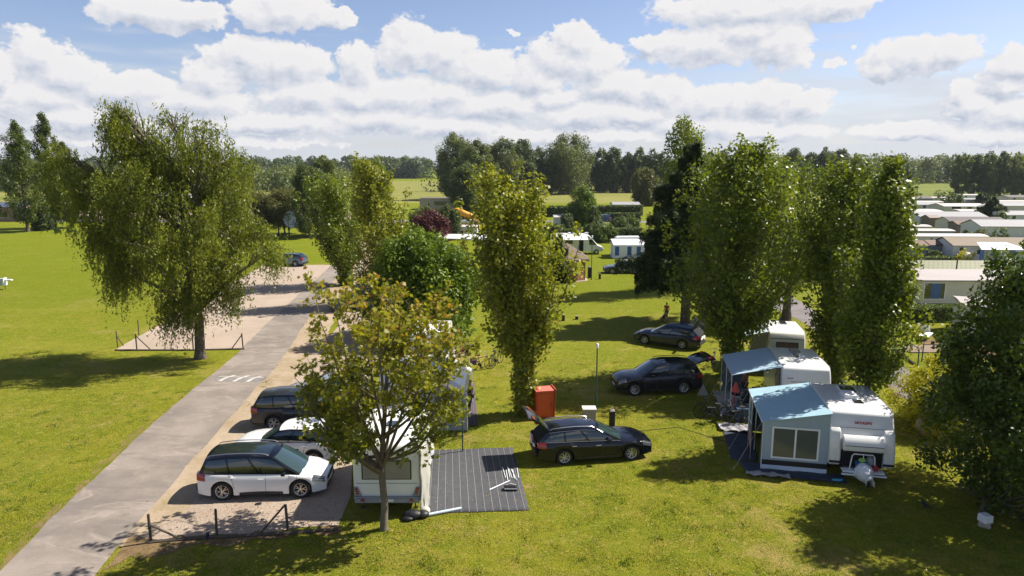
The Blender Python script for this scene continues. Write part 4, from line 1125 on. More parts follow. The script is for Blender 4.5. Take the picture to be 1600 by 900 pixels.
# distant vehicles
car('blue van like car parked far off behind the hedge near the small bright tree', 'car', at(946, 347), at(932, 347), 'L', paint=BLUE_P, **MPV, group=None)
for i, (a, b, m, l) in enumerate([(402, 349, SILVER_P, 'silver car leftmost on the far road behind the swing frame'), (418, 347, WHT_P, 'white car second from left on the far road behind the swing frame'),
                            (436, 348, SBLUE_P, 'blue grey car third from left on the far road behind the swing frame'), (464, 346, WHT_P, 'white car rightmost on the far road beside the round dark tree'), (130, 349, SILVER_P, 'silver car far left behind the poplar trunks')]):
    car(l, 'car', at(a+9, b), at(a-9, b), 'L', paint=m, pillar=BLACK_P, **HATCH, group='cars along the far road')
# ------------------------------------------------------------------ caravans
CAR_W = mat('caravan_white', (.74, .75, .74), .35, coat=.4, var=.04, vscale=1.5)
CAR_C = mat('caravan_cream', (.70, .70, .66), .4, coat=.2, var=.05, vscale=1.5)
CAR_G = mat('caravan_grey_trim', (.26, .28, .31), .4)
PLEX = mat('caravan_window', (.03, .032, .03), .08, coat=.8)
BLIND = mat('closed_blind', (.26, .24, .20), .6, var=.1)
CURT = mat('mauve_curtain', (.20, .13, .12), .9, var=.4, vscale=14)
AWN_B = mat('teal_awning', (.31, .48, .56), .75, var=.08, vscale=1.2)
AWN_G = mat('grey_awning', (.33, .41, .49), .8, var=.06)
AWN_L = mat('pale_blue_awning', (.50, .58, .66), .8, var=.06)
AWN_BL = mat('blue_awning', (.05, .18, .45), .8)
AWN_DK = mat('slate_awning', (.12, .15, .19), .85, var=.06)
PVC = mat('clear_pvc', (.10, .11, .10), .12, coat=.6, bump=.6, bscale=5)
FR_W = mat('white_frame', (.78, .80, .82), .5)
MATD = mat('groundsheet_dark', (.060, .062, .068), .9, var=.2, vscale=4, bump=.5, bscale=6)
MATB = mat('groundsheet_blue', (.03, .042, .065), .8, var=.2, vscale=3, bump=.4, bscale=4)
CRU = mat('crumpled_foil', (.30, .29, .30), .35, var=.4, vscale=6, bump=1, bscale=7)
RED_T = mat('red_lettering', (.45, .02, .04), .5)

def caravan(label, origin, rz, L, W=2.3, H=2.58, m=None, profile=None, front='locker', rear_win=True, hatches=(), trim=True, drawbar=True, group='touring caravans', name='caravan', text=None, side_wins=True):
    """local +x is the towing end; origin is the ground point under the body centre"""
    root = empty(name, (*origin[:2], 0), rz, label, 'caravan', group); m = m or CAR_W
    zb = .42; a = L/2
    pr = profile or [(-a+.03, zb), (a-.35, zb), (a-.10, zb+.18), (a, zb+.75), (a-.04, 1.35), (a-.22, 2.05), (a-.42, H-.12), (a-.70, H-.01), (a-1.2, H+.01), (0, H), (-a+.55, H-.02), (-a+.22, H-.10), (-a+.08, H-.30), (-a, 1.5), (-a, .8)]
    mb = MB(); mb.prism(pr, -W/2, W/2); mb.build('body', m, root, bevel=.07, seg=3, smooth=40)
    # wheels
    first = None
    for s in (-1, 1):
        t = MB(); n = 20; r = .33
        t.tube([(0, -.09, 0), (0, .09, 0)], r, n, 0); o = t.build('wheel', RUB, root, bevel=.03); o.location = (-.1, s*(W/2-.12), r)
        t = MB(); t.tube([(0, -.10, 0), (0, .10, 0)], r*.58, 16, 0); q = t.build('rim', SILV, o, bevel=.01)
    mb = MB()
    for s in (-1, 1):
        rows = []
        for i in range(13):
            g = math.pi*i/12; rows.append([(-.1+.42*math.cos(g), s*(W/2+.004), .33+.42*math.sin(g)), (-.1+.46*math.cos(g), s*(W/2+.012), .33+.46*math.sin(g))])
        mb.grid(rows)
        mb.box((0, s*(W/2+.006), .52), (L*.92, .018, .05))
    mb.build('wheel_arch_trim', CAR_G, root)
    mb = MB()
    for x in (-a*.8, a*.62):
        for s in (-1, 1): mb.tube([(x, s*W*.36, .45), (x-.05, s*W*.40, .02)], .025, 6); mb.box((x-.05, s*W*.40, .02), (.14, .14, .03))
    mb.build('corner_steady', BLK, root)
    mb = MB(); mb.box((0, 0, .38), (L*.86, W*.7, .12)); mb.build('chassis', DARK, root)
    if side_wins:
        for s in (-1, 1):
            for x, w in ((a*.50, .8), (-a*.52, .7)):
                mb = MB(); mb.box((x, s*(W/2+.012), 1.62), (w, .03, .52)); o = mb.build('side_window', PLEX, root, bevel=.04)
        mb = MB(); mb.box((.05, W/2+.010, 1.38), (.62, .02, 1.78)); mb.build('door', m, root, bevel=.03)
        mb = MB(); mb.box((.05, -W/2-.010, 1.38), (.62, .02, 1.78)) if False else None
    for (x, y, w, d, h, mm) in hatches:
        mb = MB(); mb.box((x, y, H+h/2+.01), (w, d, h)); mb.build('roof_hatch', mm, root, bevel=.03)
        mb = MB(); mb.box((x, y, H+.012), (w+.10, d+.10, .03)); mb.build('hatch_frame', FR_W, root, bevel=.01)
    if trim:
        mb = MB()
        for s in (-1, 1): mb.tube([(-a+.1, s*(W/2-.02), H-.14), (-a+.4, s*(W/2-.015), H-.025), (a-.8, s*(W/2-.015), H-.005), (a-.45, s*(W/2-.02), H-.10)], .014, 5)
        mb.build('awning_rail', SILV, root)
    if rear_win == 'blind':
        mb = MB(); mb.box((-a-.012, 0, 1.62), (.03, W*.74, .72)); o = mb.build('rear_window', PLEX, root, bevel=.05)
        mb = MB(); mb.box((-a-.030, 0, 1.62), (.006, W*.70, .64)); mb.build('blind', BLIND, o)
        for s in (-1, 1):
            mb = MB(); mb.add([(-a-.02, s*(W/2-.02), 1.0), (-a-.02, s*(W/2-.02), .66), (-a-.02, s*(W/2-.30), .66), (-a-.02, s*(W/2-.16), 1.0), (-a-.05, s*(W/2-.03), .98), (-a-.05, s*(W/2-.03), .68), (-a-.05, s*(W/2-.27), .68), (-a-.05, s*(W/2-.15), .98)],
                                [(0, 1, 2, 3), (4, 5, 6, 7), (0, 1, 5, 4), (1, 2, 6, 5), (2, 3, 7, 6), (3, 0, 4, 7)]); q = mb.build('rear_lamp_housing', CAR_G, root)
            for k in range(3):
                mb = MB(); mb.box((-a-.055, s*(W/2-.11-.02*(2-k)), .76+.085*k), (.02, .11, .065)); mb.build('tail_light', LAMP_R, q, bevel=.01)
            mb = MB(); mb.add([(-a-.13, s*W*.36+dx, z) for dx, z in ((-.09, .50), (.09, .50), (0, .62))]+[(-a-.10, s*W*.36+dx, z) for dx, z in ((-.09, .50), (.09, .50), (0, .62))], [(0, 1, 2), (3, 5, 4), (0, 3, 4, 1), (1, 4, 5, 2), (2, 5, 3, 0)]); mb.build('reflector', LAMP_R, root)
        mb = MB(); mb.box((-a-.045, 0, .62), (.10, W*.98, .05)); mb.box((-a-.03, 0, .50), (.12, W*.96, .17)); mb.build('bumper', CAR_G, root, bevel=.02)
        mb = MB(); mb.box((-a-.10, 0, .52), (.02, .46, .10)); mb.build('number_plate', PLATE, root)
        mb = MB(); mb.box((-a-.012, 0, 2.13), (.02, W*.9, .012)); mb.box((-a-.012, 0, 1.12), (.02, W*.9, .012)); mb.build('panel_seam', CAR_G, root)
    if front == 'curtain':
        mb = MB(); mb.box((a-.085, 0, 1.62), (.03, W*.62, .62), ry=-.20); o = mb.build('front_window', PLEX, root, bevel=.04)
        mb = MB()
        for k in range(16): mb.box((a-.062, -W*.28+W*.56*(k+.5)/16, 1.62), (.012, W*.56/16*.7, .54), ry=-.20)
        mb.build('curtain', CURT, o)
        mb = MB(); mb.box((a-.12, 0, 2.12), (.03, W*.92, .05), ry=-.3); mb.box((a+.005, 0, 1.10), (.03, W*.9, .02)); mb.build('front_trim', CAR_G, root)
    if front == 'plain':
        mb = MB(); mb.box((a-.10, -.02, 1.9), (.02, W*.62, .04), ry=-.22); mb.box((a-.03, -.02, 1.42), (.02, W*.62, .03)); mb.box((a-.17, -W*.33, 2.05), (.02, .28, .05), ry=-.3); mb.build('front_trim', CAR_G, root)
    if drawbar:
        mb = MB()
        for s in (-1, 1): mb.tube([(a-.4, s*W*.3, .42), (a+.95, 0, .46)], .04, 6)
        mb.tube([(a+.90, 0, .46), (a+1.25, 0, .50)], .045, 8); mb.build('drawbar', SILV, root)
        mb = MB(); mb.tube([(a+.80, .10, .62), (a+.80, .10, .10)], .03, 8); mb.tube([(a+.80, .06, .09), (a+.80, .14, .09)], .09, 12); mb.build('jockey_wheel', BLK, root)
    return root

def rect_frame(mb, c, u, v, w, h, t, d, m=0):
    """a frame of four bars around a w x h opening"""
    for (cu, cv, bw, bh) in ((0, h/2, w+t, t), (0, -h/2, w+t, t), (-w/2, 0, t, h-t), (w/2, 0, t, h-t)):
        p = c+u*cu+v*cv; n = u.cross(v)
        V = [p+u*(a*bw/2)+v*(b*bh/2)+n*(q*d/2) for q in (-1, 1) for b in (-1, 1) for a in (-1, 1)]
        mb.add(V, [(0, 2, 3, 1), (4, 5, 7, 6), (0, 1, 5, 4), (2, 6, 7, 3), (0, 4, 6, 2), (1, 3, 7, 5)], m)
def slab(mb, P, t=.012, m=0, nu=10, nv=8, sag=0, seed=0):
    """cloth sheet through four corners a,b,c,d with a little sag and wrinkle and real thickness"""
    a, b, c, d = [Vector(p) for p in P]; rr = random.Random(seed)
    n = (b-a).cross(d-a).normalized(); ph = rr.random()*6
    def pt(i, j, o):
        u = i/nu; v = j/nv; p = a.lerp(b, u).lerp(d.lerp(c, u), v)
        w = -abs(sag)*math.sin(math.pi*u)*math.sin(math.pi*v)
        p = p+Vector((0, 0, w+.006*math.sin(u*23+v*9+ph)*math.sin(math.pi*v)))+n*o
        return p
    top = [[pt(i, j, t/2) for j in range(nv+1)] for i in range(nu+1)]; bot = [[pt(i, j, -t/2) for j in range(nv+1)] for i in range(nu+1)]
    mb.grid(top, m); mb.grid(bot, m, flip=True)
    mb.grid([[p, q] for p, q in zip(top[0], bot[0])], m); mb.grid([[p, q] for p, q in zip(top[-1], bot[-1])], m)
    mb.grid([[r_[0], s_[0]] for r_, s_ in zip(top, bot)], m); mb.grid([[r_[-1], s_[-1]] for r_, s_ in zip(top, bot)], m)

# --- R1: the big one with the red lettering
def place_cv(fl, fr, L):
    """front left / front right ground points (seen from camera) -> centre, heading with +x towards camera"""
    fl = Vector(fl); fr = Vector(fr); m = (fl+fr)/2; u = (fr-fl).normalized(); back = Vector((-u.y, u.x, 0)); 
    if back.y < 0: back = -back
    c = m+back*(L/2); return c, math.atan2(-back.y, -back.x), u, back
ax = Vector((.205, .979, 0)).normalized(); rt = Vector((ax.y, -ax.x, 0)); hd = math.atan2(-ax.y, -ax.x)
f1 = Vector((13.62, 25.1, 0)); L1 = 4.35; c1 = f1+ax*(L1/2)
r1 = caravan('large white caravan with red lettering and open front locker, front towards the viewer', c1, hd, L1, 2.35, 2.62, front=None,
             hatches=[(-.85, .1, .75, .62, .06, PLEX), (.05, -.05, .72, .50, .16, FR_W), (.75, .12, .42, .36, .05, PLEX), (-.1, .80, .30, .24, .03, BLIND)])
a1 = L1/2
# front: moulded side pods, raised locker lid, shade block
mb = MB()
for s in (-1, 1):
    pr = [(a1-.20, .46), (a1+.06, .50), (a1+.16, .80), (a1+.10, 1.30), (a1-.02, 1.85), (a1-.22, 2.0), (a1-.35, 1.2)]
    mb = MB(); mb.prism(pr, s*.76, s*1.18); mb.build('corner_moulding', CAR_W, r1, bevel=.07, seg=3, smooth=50)
mb = MB(); mb.box((a1+.05, 0, .82), (.10, 1.46, .66)); o = mb.build('locker_shade_block', DARK, r1)  # shade of the open locker, given as a near-black block
mb = MB(); mb.box((a1-.08, 0, 2.02), (.03, 1.72, .03), ry=-.2); mb.build('front_trim', CAR_G, r1)
mb = MB(); mb.prism([(a1+.00, 1.80), (a1+.20, 1.72), (a1+.34, 1.52), (a1+.36, 1.34), (a1+.30, 1.20), (a1+.24, 1.20), (a1+.08, 1.45), (a1-.02, 1.55)], -.74, .74); o = mb.build('locker_lid', CAR_W, r1, bevel=.05, seg=3, smooth=50)
mb = MB(); mb.box((a1+.372, 0, 1.44), (.015, 1.40, .02)); mb.box((a1+.30, 0, 1.175), (.05, 1.42, .03)); mb.build('lid_seam', BLK, o)
mb = MB()
for s in (-1, 1): mb = MB(); mb.box((a1+.13, s*.97, .66), (.06, .40, .09), rz=0); mb.build('marker_band', BLK, r1, bevel=.01)
mb = MB(); mb.tube([(a1+.28, -.46, .46), (a1+.30, -.40, 1.02), (a1+.30, -.34, 1.10), (a1+.30, .34, 1.10), (a1+.30, .40, 1.02), (a1+.28, .46, .46)], .024, 7); mb.tube([(a1+.31, 0, 1.10), (a1+.31, 0, .5)], .018, 6)
mb.box((a1+.36, 0, .45), (.34, 1.5, .05)); mb.box((a1+.55, 0, .36), (.08, 1.6, .05)); mb.build('bicycle_rack', FR_W, r1, smooth=60)
def text(body, size, mtl, parent, loc, rot, name='lettering', ext=.004):
    cu = bpy.data.curves.new(name, 'FONT'); cu.body = body; cu.size = size; cu.extrude = ext; cu.align_x = 'CENTER'; cu.align_y = 'CENTER'; cu.offset = .006
    o = bpy.data.objects.new(name, cu); C.objects.link(o)
    dg = bpy.context.evaluated_depsgraph_get(); me = bpy.data.meshes.new_from_object(o.evaluated_get(dg)); bpy.data.objects.remove(o)
    o = bpy.data.objects.new(name, me); C.objects.link(o); me.materials.clear(); me.materials.append(mtl); o.parent = parent; o.location = loc; o.rotation_euler = rot
    return o
text('DETHLEFFS', .125, RED_T, r1, (a1-.15, .02, 2.20), (R(90-22), 0, R(90)))
# things in the locker and on the drawbar
def wpt(root_loc, rz, p): return Vector(root_loc)+Matrix.Rotation(rz, 3, 'Z') @ Vector(p)
def T1(x, y, z=0): return wpt(c1, hd, (x, y, z))
mb = MB(); mb.tube([(0, 0, 0), (0, 0, .42), (0, 0, .50)], [.15, .15, .05], 14); tag(mb.build('gas_bottle', mat('grey_bottle', (.35, .37, .40), .4, metal=.3), smooth=40), 'grey gas bottle standing in the open front locker of the lettered caravan', 'gas bottle').location = T1(a1+.14, .30, .50)
mb = MB(); mb.box((0, 0, .14), (.34, .42, .28), taper=(1.1, 1.1)); tag(mb.build('crate', mat('blue_crate', (.03, .18, .45), .5), bevel=.02), 'blue plastic crate on the locker floor of the lettered caravan', 'crate').location = T1(a1+.26, 0, .49)
mb = MB(); mb.ball((0, 0, .09), (.15, .13, .09)); tag(mb.build('bag', mat('green_bag', (.28, .5, .12), .6), smooth=80), 'small yellow green bag on top of the blue crate', 'bag').location = T1(a1+.27, -.02, .77)
mb = MB(); mb.box((0, 0, .10), (.20, .30, .20)); tag(mb.build('box', mat('red_box', (.35, .03, .03), .5), bevel=.02), 'small red box left of the blue crate in the caravan locker', 'box').location = T1(a1+.26, .42, .49)
# white cover over the hitch
rr = random.Random(3); mb = MB(); rows = []
for i in range(13):
    t = i/12; x = a1+.42+t*.95; w = .24+.10*math.sin(t*5+1)-.06*t; h = .72-.25*t+.05*math.sin(t*9)
    rows.append([(x+rr.uniform(-.02, .02), w*math.cos(g)*(1+rr.uniform(-.1, .1)), .40+(h-.30)*max(0, math.sin(g))*(1+rr.uniform(-.08, .08))-(.12 if math.sin(g) < .05 else 0)) for g in [math.pi*k/8 for k in range(9)]])
mb.grid(rows); o = mb.build('hitch_cover', mat('white_sheet', (.66, .70, .76), .55, bump=.6, bscale=9), smooth=50); tag(o, 'crumpled white plastic sheet draped over the drawbar of the lettered caravan', 'cover'); o.location = (*c1[:2], 0); o.rotation_euler = (0, 0, hd)
md = o.modifiers.new('t', 'SOLIDIFY'); md.thickness = .01

# awning of R1 : front wall with big window, skirt, roof, open left side
def fr(f0, u, v, z=0): return f0+rt*u+ax*v+Vector((0, 0, z))
A = f1-rt*1.18
aw = empty('awning', (A.x, A.y, 0), 0, 'blue grey awning tent with a two pane window at the lettered caravan', 'awning', 'awnings of the three right hand caravans')
def loc_(p): return Vector(p)-Vector((A.x, A.y, 0))
ow = 2.45; v0 = .10; v1 = 4.15; hi = 2.52; ho = 2.02
mb = MB(); slab(mb, [loc_(fr(A, -ow-.10, v0-.10, ho+.01)), loc_(fr(A, .05, v0-.10, hi+.03)), loc_(fr(A, .05, v1, hi)), loc_(fr(A, -ow-.10, v1, ho+.01))], .02, sag=.03); mb.build('roof', AWN_B, aw, smooth=60)
mb = MB(); n_ = Vector((0, 0, 1))
q = [loc_(fr(A, -ow, v0, 0)), loc_(fr(A, 0, v0, 0)), loc_(fr(A, 0, v0, hi)), loc_(fr(A, -ow, v0, ho))]
slab(mb, [q[0]+Vector((0, 0, .42)), q[1]+Vector((0, 0, .42)), q[2]-Vector((0, 0, .02)), q[3]-Vector((0, 0, .02))], .015, nu=12, nv=10); mb.build('front_wall', AWN_G, aw, smooth=60)
mb = MB(); slab(mb, [q[0]+Vector((0, 0, .20)), q[1]+Vector((0, 0, .20)), q[1]+Vector((0, 0, .42)), q[0]+Vector((0, 0, .42))], .014); mb.build('dark_band', BLK, aw)
mb = MB(); slab(mb, [q[0]-ax*.06+Vector((0, 0, .0)), q[1]-ax*.06+Vector((0, 0, .0)), q[1]+Vector((0, 0, .20)), q[0]+Vector((0, 0, .20))], .014); mb.build('skirt', AWN_L, aw)
for k in (0, 1):
    cc = loc_(fr(A, -ow+.36+.42+.86*k, v0-.018, 1.18)); mb = MB()
    V = [cc+rt*(a*.40)+n_*(b*.60) for a, b in ((-1, -1), (1, -1), (1, 1), (-1, 1))]; slab(mb, V, .012, nu=6, nv=6); w_ = mb.build('window', PVC, aw, smooth=60)
    mb = MB(); rect_frame(mb, cc-ax*.012, rt, n_, .86, 1.26, .07, .02); mb.build('window_frame', FR_W, w_)
# outer (left) side: two panels with an opening
for (b0, b1) in ((v0, v0+.5), (v1-1.0, v1-.05)):
    mb = MB(); slab(mb, [loc_(fr(A, -ow, b0, .05)), loc_(fr(A, -ow, b1, .05)), loc_(fr(A, -ow, b1, ho-.02)), loc_(fr(A, -ow, b0, ho-.02))], .015); mb.build('side_wall', AWN_DK, aw)
cc = loc_(fr(A, -ow-.02, v1-.52, 1.2)); mb = MB(); rect_frame(mb, cc, ax, n_, .7, 1.0, .05, .02); mb.build('window_frame', FR_W, aw)
mb = MB(); slab(mb, [loc_(fr(A, -ow, v1-.05, .05)), loc_(fr(A, 0, v1-.05, .05)), loc_(fr(A, 0, v1-.05, hi-.03)), loc_(fr(A, -ow, v1-.05, ho-.03))], .015); mb.build('back_wall', AWN_DK, aw)
mb = MB()
for v in (v0-.03, v0+1.9, v1-.08): mb.tube([loc_(fr(A, -ow-.03, v, 0)), loc_(fr(A, -ow-.03, v, ho))], .016, 6)
mb.tube([loc_(fr(A, -ow-.10, v0-.1, ho)), loc_(fr(A, -ow-.10, v1, ho))], .022, 6); mb.build('pole', FR_W, aw)
# groundsheets
def cloth(name, P, m, label, cat='groundsheet', z=.014, amp=.004, nu=30, nv=20, seed=1, stripes=None, group=None):
    a, b, c, d = [Vector(p) for p in P]; rr = random.Random(seed); ph = [rr.random()*6 for _ in range(6)]
    def pt(u, v, o=0):
        p = a.lerp(b, u).lerp(d.lerp(c, u), v); w = amp*(math.sin(u*17+ph[0]+v*3)+math.sin(v*13+ph[1]-u*5)+math.sin(u*31+v*23+ph[2])*.6)
        e = .012*math.sin(u*19+ph[3])*(v < .02 or v > .98)
        return Vector((p.x, p.y+e, z+amp*2.6+w+o))
    mb = MB(); mb.grid([[pt(i/nu, j/nv) for j in range(nv+1)] for i in range(nu+1)])
    o = mb.build(name, m, None, smooth=80); tag(o, label, cat, group)
    md = o.modifiers.new('t', 'SOLIDIFY'); md.thickness = .006; md.offset = -1
    if stripes:
        mb = MB(); n, w, sm = stripes
        for k in range(n):
            u = (k+.5)/n; mb.grid([[pt(u-w/2, j/20, .013), pt(u+w/2, j/20, .013)] for j in range(21)])
        mb.build('white_stripe', sm, o)
    return o
cloth('groundsheet', [fr(A, -3.55, .75), fr(A, -2.5, .75), fr(A, -2.3, 3.9), fr(A, -3.6, 3.9)], MATB, 'dark blue groundsheet beside the lettered caravan awning', amp=.006)
cloth('groundsheet', [fr(A, -3.1, -.55), fr(A, .6, -.72), fr(A, .6, .0), fr(A, -3.3, .7)], MATB, 'dark groundsheet sticking out in front of the lettered caravan awning', amp=.008, z=.024)
cloth('groundsheet_flap', [fr(A, -3.15, -.72), fr(A, -1.5, -.80), fr(A, -1.5, -.56), fr(A, -3.1, -.42)], CRU, 'crumpled silvery edge of plastic in front of the awning window', 'plastic sheet', amp=.03, z=.03)
cloth('groundsheet_flap', [fr(A, -3.75, 3.9), fr(A, -2.3, 3.7), fr(A, -2.3, 4.7), fr(A, -3.8, 4.8)], CRU, 'crumpled silver grey plastic sheet behind the awning by the bicycles', 'plastic sheet', amp=.03, z=.03)
# blue hose thing under caravan corner
mb = MB(); mb.tube([(0, 0, .05), (.25, -.05, .05), (.42, .02, .06)], [.05, .07, .03], 7); o = mb.build('water_hose', mat('cyan_bottle', (.05, .35, .50), .4), smooth=60); tag(o, 'blue hose end lying on the groundsheet under the caravan corner', 'hose'); o.location = fr(f1, -1.1, -.5)

# --- R2
ax2 = Vector((.17, .985, 0)).normalized()
def frame2(f, ax_):
    r_ = Vector((ax_.y, -ax_.x, 0)); return (lambda u, v, z=0: f+r_*u+ax_*v+Vector((0, 0, z))), r_, math.atan2(-ax_.y, -ax_.x)
f2 = Vector((14.05, 31.2, 0)); F2, rt2, hd2 = frame2(f2, ax2); L2 = 4.5
r2 = caravan('white caravan with pale blue sun canopy, middle one of the three', F2(0, L2/2), hd2, L2, 2.25, 2.6, front='plain', hatches=[(-.85, .05, .72, .5, .10, BLIND), (-.05, -.05, .62, .22, .05, PLEX)])
A2 = F2(-1.13, 0)
def G2_(u, v, z=0): return A2+rt2*u+ax2*v+Vector((0, 0, z))
aw2 = empty('sun_canopy', (A2.x, A2.y, 0), 0, 'open pale blue sun canopy on thin poles at the side of the middle caravan', 'awning', 'awnings of the three right hand caravans')
def l2(p): return Vector(p)-Vector((A2.x, A2.y, 0))
mb = MB(); slab(mb, [l2(G2_(-2.25, .3, 2.03)), l2(G2_(.05, .3, 2.56)), l2(G2_(.05, 4.0, 2.56)), l2(G2_(-2.25, 4.0, 2.03))], .02, sag=.06); mb.build('roof', mat('canopy_blue', (.34, .48, .58), .8, var=.05), aw2, smooth=60)
mb = MB()
for v in (.33, 2.1, 3.97): mb.tube([l2(G2_(-2.28, v, 0)), l2(G2_(-2.28, v, 2.03))], .017, 6)
mb.tube([l2(G2_(-2.28, .3, 2.01)), l2(G2_(-2.28, 4.0, 2.01))], .02, 6); mb.build('pole', FR_W, aw2)
mb = MB(); slab(mb, [l2(G2_(-.12, .5, .05)), l2(G2_(-.12, 1.15, .05)), l2(G2_(-.05, 1.1, 2.35)), l2(G2_(-.05, .5, 2.35))], .02); mb.build('side_curtain', mat('beige_curtain', (.36, .34, .28), .9, var=.3), aw2)
mb = MB(); slab(mb, [l2(G2_(-2.2, 3.95, .05)), l2(G2_(-1.0, 3.95, .05)), l2(G2_(-1.0, 3.95, 2.2)), l2(G2_(-2.2, 3.95, 2.0))], .015); mb.build('back_wall', AWN_DK, aw2)
cloth('groundsheet', [G2_(-2.7, .1), G2_(-.1, .1), G2_(-.1, 3.9), G2_(-2.7, 3.9)], mat('pale_mat', (.42, .40, .38), .9, var=.1), 'pale grey floor mat under the pale blue sun canopy', 'floor mat')
# --- R3
ax3 = Vector((.22, .975, 0)).normalized(); f3 = Vector((16.1, 38.7, 0)); F3, rt3, hd3 = frame2(f3, ax3); L3 = 4.0
r3 = caravan('small cream white caravan with mauve curtains, farthest of the three awning caravans', F3(0, L3/2), hd3, L3, 2.0, 2.5, m=CAR_C, front='curtain', hatches=[(-.7, .1, .7, .4, .06, PLEX), (-.9, -.5, .5, .15, .03, CAR_G)])
A3 = F3(-1.0, 0)
def G3_(u, v, z=0): return A3+rt3*u+ax3*v+Vector((0, 0, z))
aw3 = empty('sun_canopy', (A3.x, A3.y, 0), 0, 'small blue and white sun canopy at the farthest of the three caravans', 'awning', 'awnings of the three right hand caravans')
def l3(p): return Vector(p)-Vector((A3.x, A3.y, 0))
mb = MB(); slab(mb, [l3(G3_(-1.55, .5, 2.05)), l3(G3_(.05, .5, 2.44)), l3(G3_(.05, 3.2, 2.44)), l3(G3_(-1.55, 3.2, 2.05))], .02, sag=.03); mb.build('roof', AWN_L, aw3, smooth=60)
mb = MB(); slab(mb, [l3(G3_(-1.58, .5, 1.80)), l3(G3_(-1.58, 3.2, 1.80)), l3(G3_(-1.55, 3.2, 2.05)), l3(G3_(-1.55, .5, 2.05))], .02); slab(mb, [l3(G3_(-1.55, 1.9, 2.075)), l3(G3_(-.5, 2.6, 2.335)), l3(G3_(-.5, 3.2, 2.335)), l3(G3_(-1.55, 3.2, 2.075))], .01); mb.build('blue_valance', AWN_BL, aw3)
mb = MB(); slab(mb, [l3(G3_(-.95, .55, .05)), l3(G3_(-.05, .55, .05)), l3(G3_(-.05, .55, 2.35)), l3(G3_(-.95, .55, 2.15))], .02); slab(mb, [l3(G3_(-.95, .55, .05)), l3(G3_(-.95, 1.3, .05)), l3(G3_(-.95, 1.3, 2.15)), l3(G3_(-.95, .55, 2.15))], .02); mb.build('side_wall', mat('beige_canvas', (.30, .29, .24), .9, var=.1), aw3)
mb = MB()
for v in (.5, 3.15): mb.tube([l3(G3_(-1.55, v, 0)), l3(G3_(-1.55, v, 2.05))], .017, 6)
mb.build('pole', FR_W, aw3)
mb = MB(); mb.ball((0, 0, .55), (.42, .35, .2)); mb.box((0, 0, .25), (.7, .6, .5)); o = mb.build('camp_cupboard', [mat('turquoise_cover', (.03, .26, .36), .7)], bevel=.03, smooth=60); tag(o, 'low camp cupboard under a turquoise cover in the shade of the small canopy', 'cupboard'); o.location = G3_(-1.0, .9, .0)

# --- left front caravan, rear towards the viewer
axL = Vector((0, 1, 0)); Ll = 4.3
fl = Vector((-4.38, 22.35, 0)); cl_ = fl+axL*(Ll/2)
lc = caravan('white touring caravan with a closed blind in its back window behind the young maple', cl_, R(90), Ll, 2.36, 2.55, rear_win='blind', front=None, group='touring caravans', side_wins=True,
             hatches=[(-.3, .1, .5, .4, .07, PLEX), (1.2, -.2, .4, .4, .06, FR_W)])
# gutter curtain: the hanging awning edge at its right rear corner
mb = MB(); rows = []; rr = random.Random(9)
for i in range(15):
    z = 2.45*(1-i/14); w = .10+.05*(i/14)+(.16 if i > 10 else 0)*(i-10)/4
    rows.append([(.02+j*.03+.02*math.sin(i*.9+j), -.1+.9*j/8*(1-.55*i/14)+.03*math.sin(j*2.4+i*.3)-.0, z+.02*math.sin(j+i)) for j in range(9)])
mb.grid(rows); mb.ball((.14, .0, .12), (.18, .2, .14)); o = mb.build('rolled_canvas', mat('beige_canvas_light', (.42, .41, .37), .9, var=.15, bump=.4, bscale=8), smooth=60); tag(o, 'pale canvas hanging in folds from the back corner of the nearest caravan', 'awning canvas'); o.location = (-3.19, 22.3, 0)
md = o.modifiers.new('t', 'SOLIDIFY'); md.thickness = .012
mb = MB(); mb.ball((0, 0, .14), (.34, .22, .16)); mb.ball((.35, .05, .12), (.22, .2, .13)); mb.ball((-.15, -.2, .08), (.2, .12, .08)); o = mb.build('black_bag', mat('black_sack', (.012, .012, .014), .5, bump=.8, bscale=8), smooth=60); tag(o, 'black sack lying under the back corner of the nearest caravan', 'bag'); o.location = (-3.45, 22.0, 0)
# big striped mat
STR = mat('mat_stripe', (.34, .34, .35), .9)
cloth('groundsheet', [at(664, 803), at(827, 798), at(801, 700), at(672, 704)], MATD, 'large dark mat with thin pale stripes lying on the grass beside the nearest caravan', stripes=(13, .0028, STR), amp=.003)
cloth('groundsheet', [at(690, 668), at(747, 664), at(741, 600), at(690, 600)], mat('purple_mat', (.09, .07, .085), .9, var=.15), 'purplish mat under the standing person in blue jeans', stripes=(6, .01, mat('mat_stripe_dim', (.2, .18, .2), .9)), amp=.003)
# tent poles, leftovers on the mat
mb = MB(); p0 = at(664, 808); p1 = at(721, 797); d = (p1-p0)
mb.tube([p0+Vector((0, 0, .07)), p1+Vector((0, 0, .07))], .055, 8); o = mb.build('awning_roll', AWN_L, smooth=60); tag(o, 'long pale roll lying along the front edge of the striped mat', 'roll')
rr = random.Random(12); base = at(792, 745)
for i in range(7):
    mb = MB(); a = R(98+rr.uniform(-5, 5)); x = base.x-.05+.085*i; y = base.y-.25+rr.uniform(-.15, .15); l = rr.uniform(.8, 1.05)
    mb.tube([(x, y, .05), (x+math.cos(a)*l*.5, y+math.sin(a)*l*.5, .06), (x+math.cos(a)*l, y+math.sin(a)*l, .05)], .014, 6)
    o = mb.build('tent_pole', FR_W); tag(o, 'white tent pole in the bundle on the right part of the striped mat', 'tent pole', 'bundle of white tent poles')
mb = MB(); p0 = at(765, 767); p1 = at(796, 753); mb.tube([p0+Vector((0, 0, .05)), p1+Vector((0, 0, .05))], .022, 6); tag(mb.build('tent_pole', FR_W), 'single white pole lying slantwise apart from the bundle', 'tent pole')
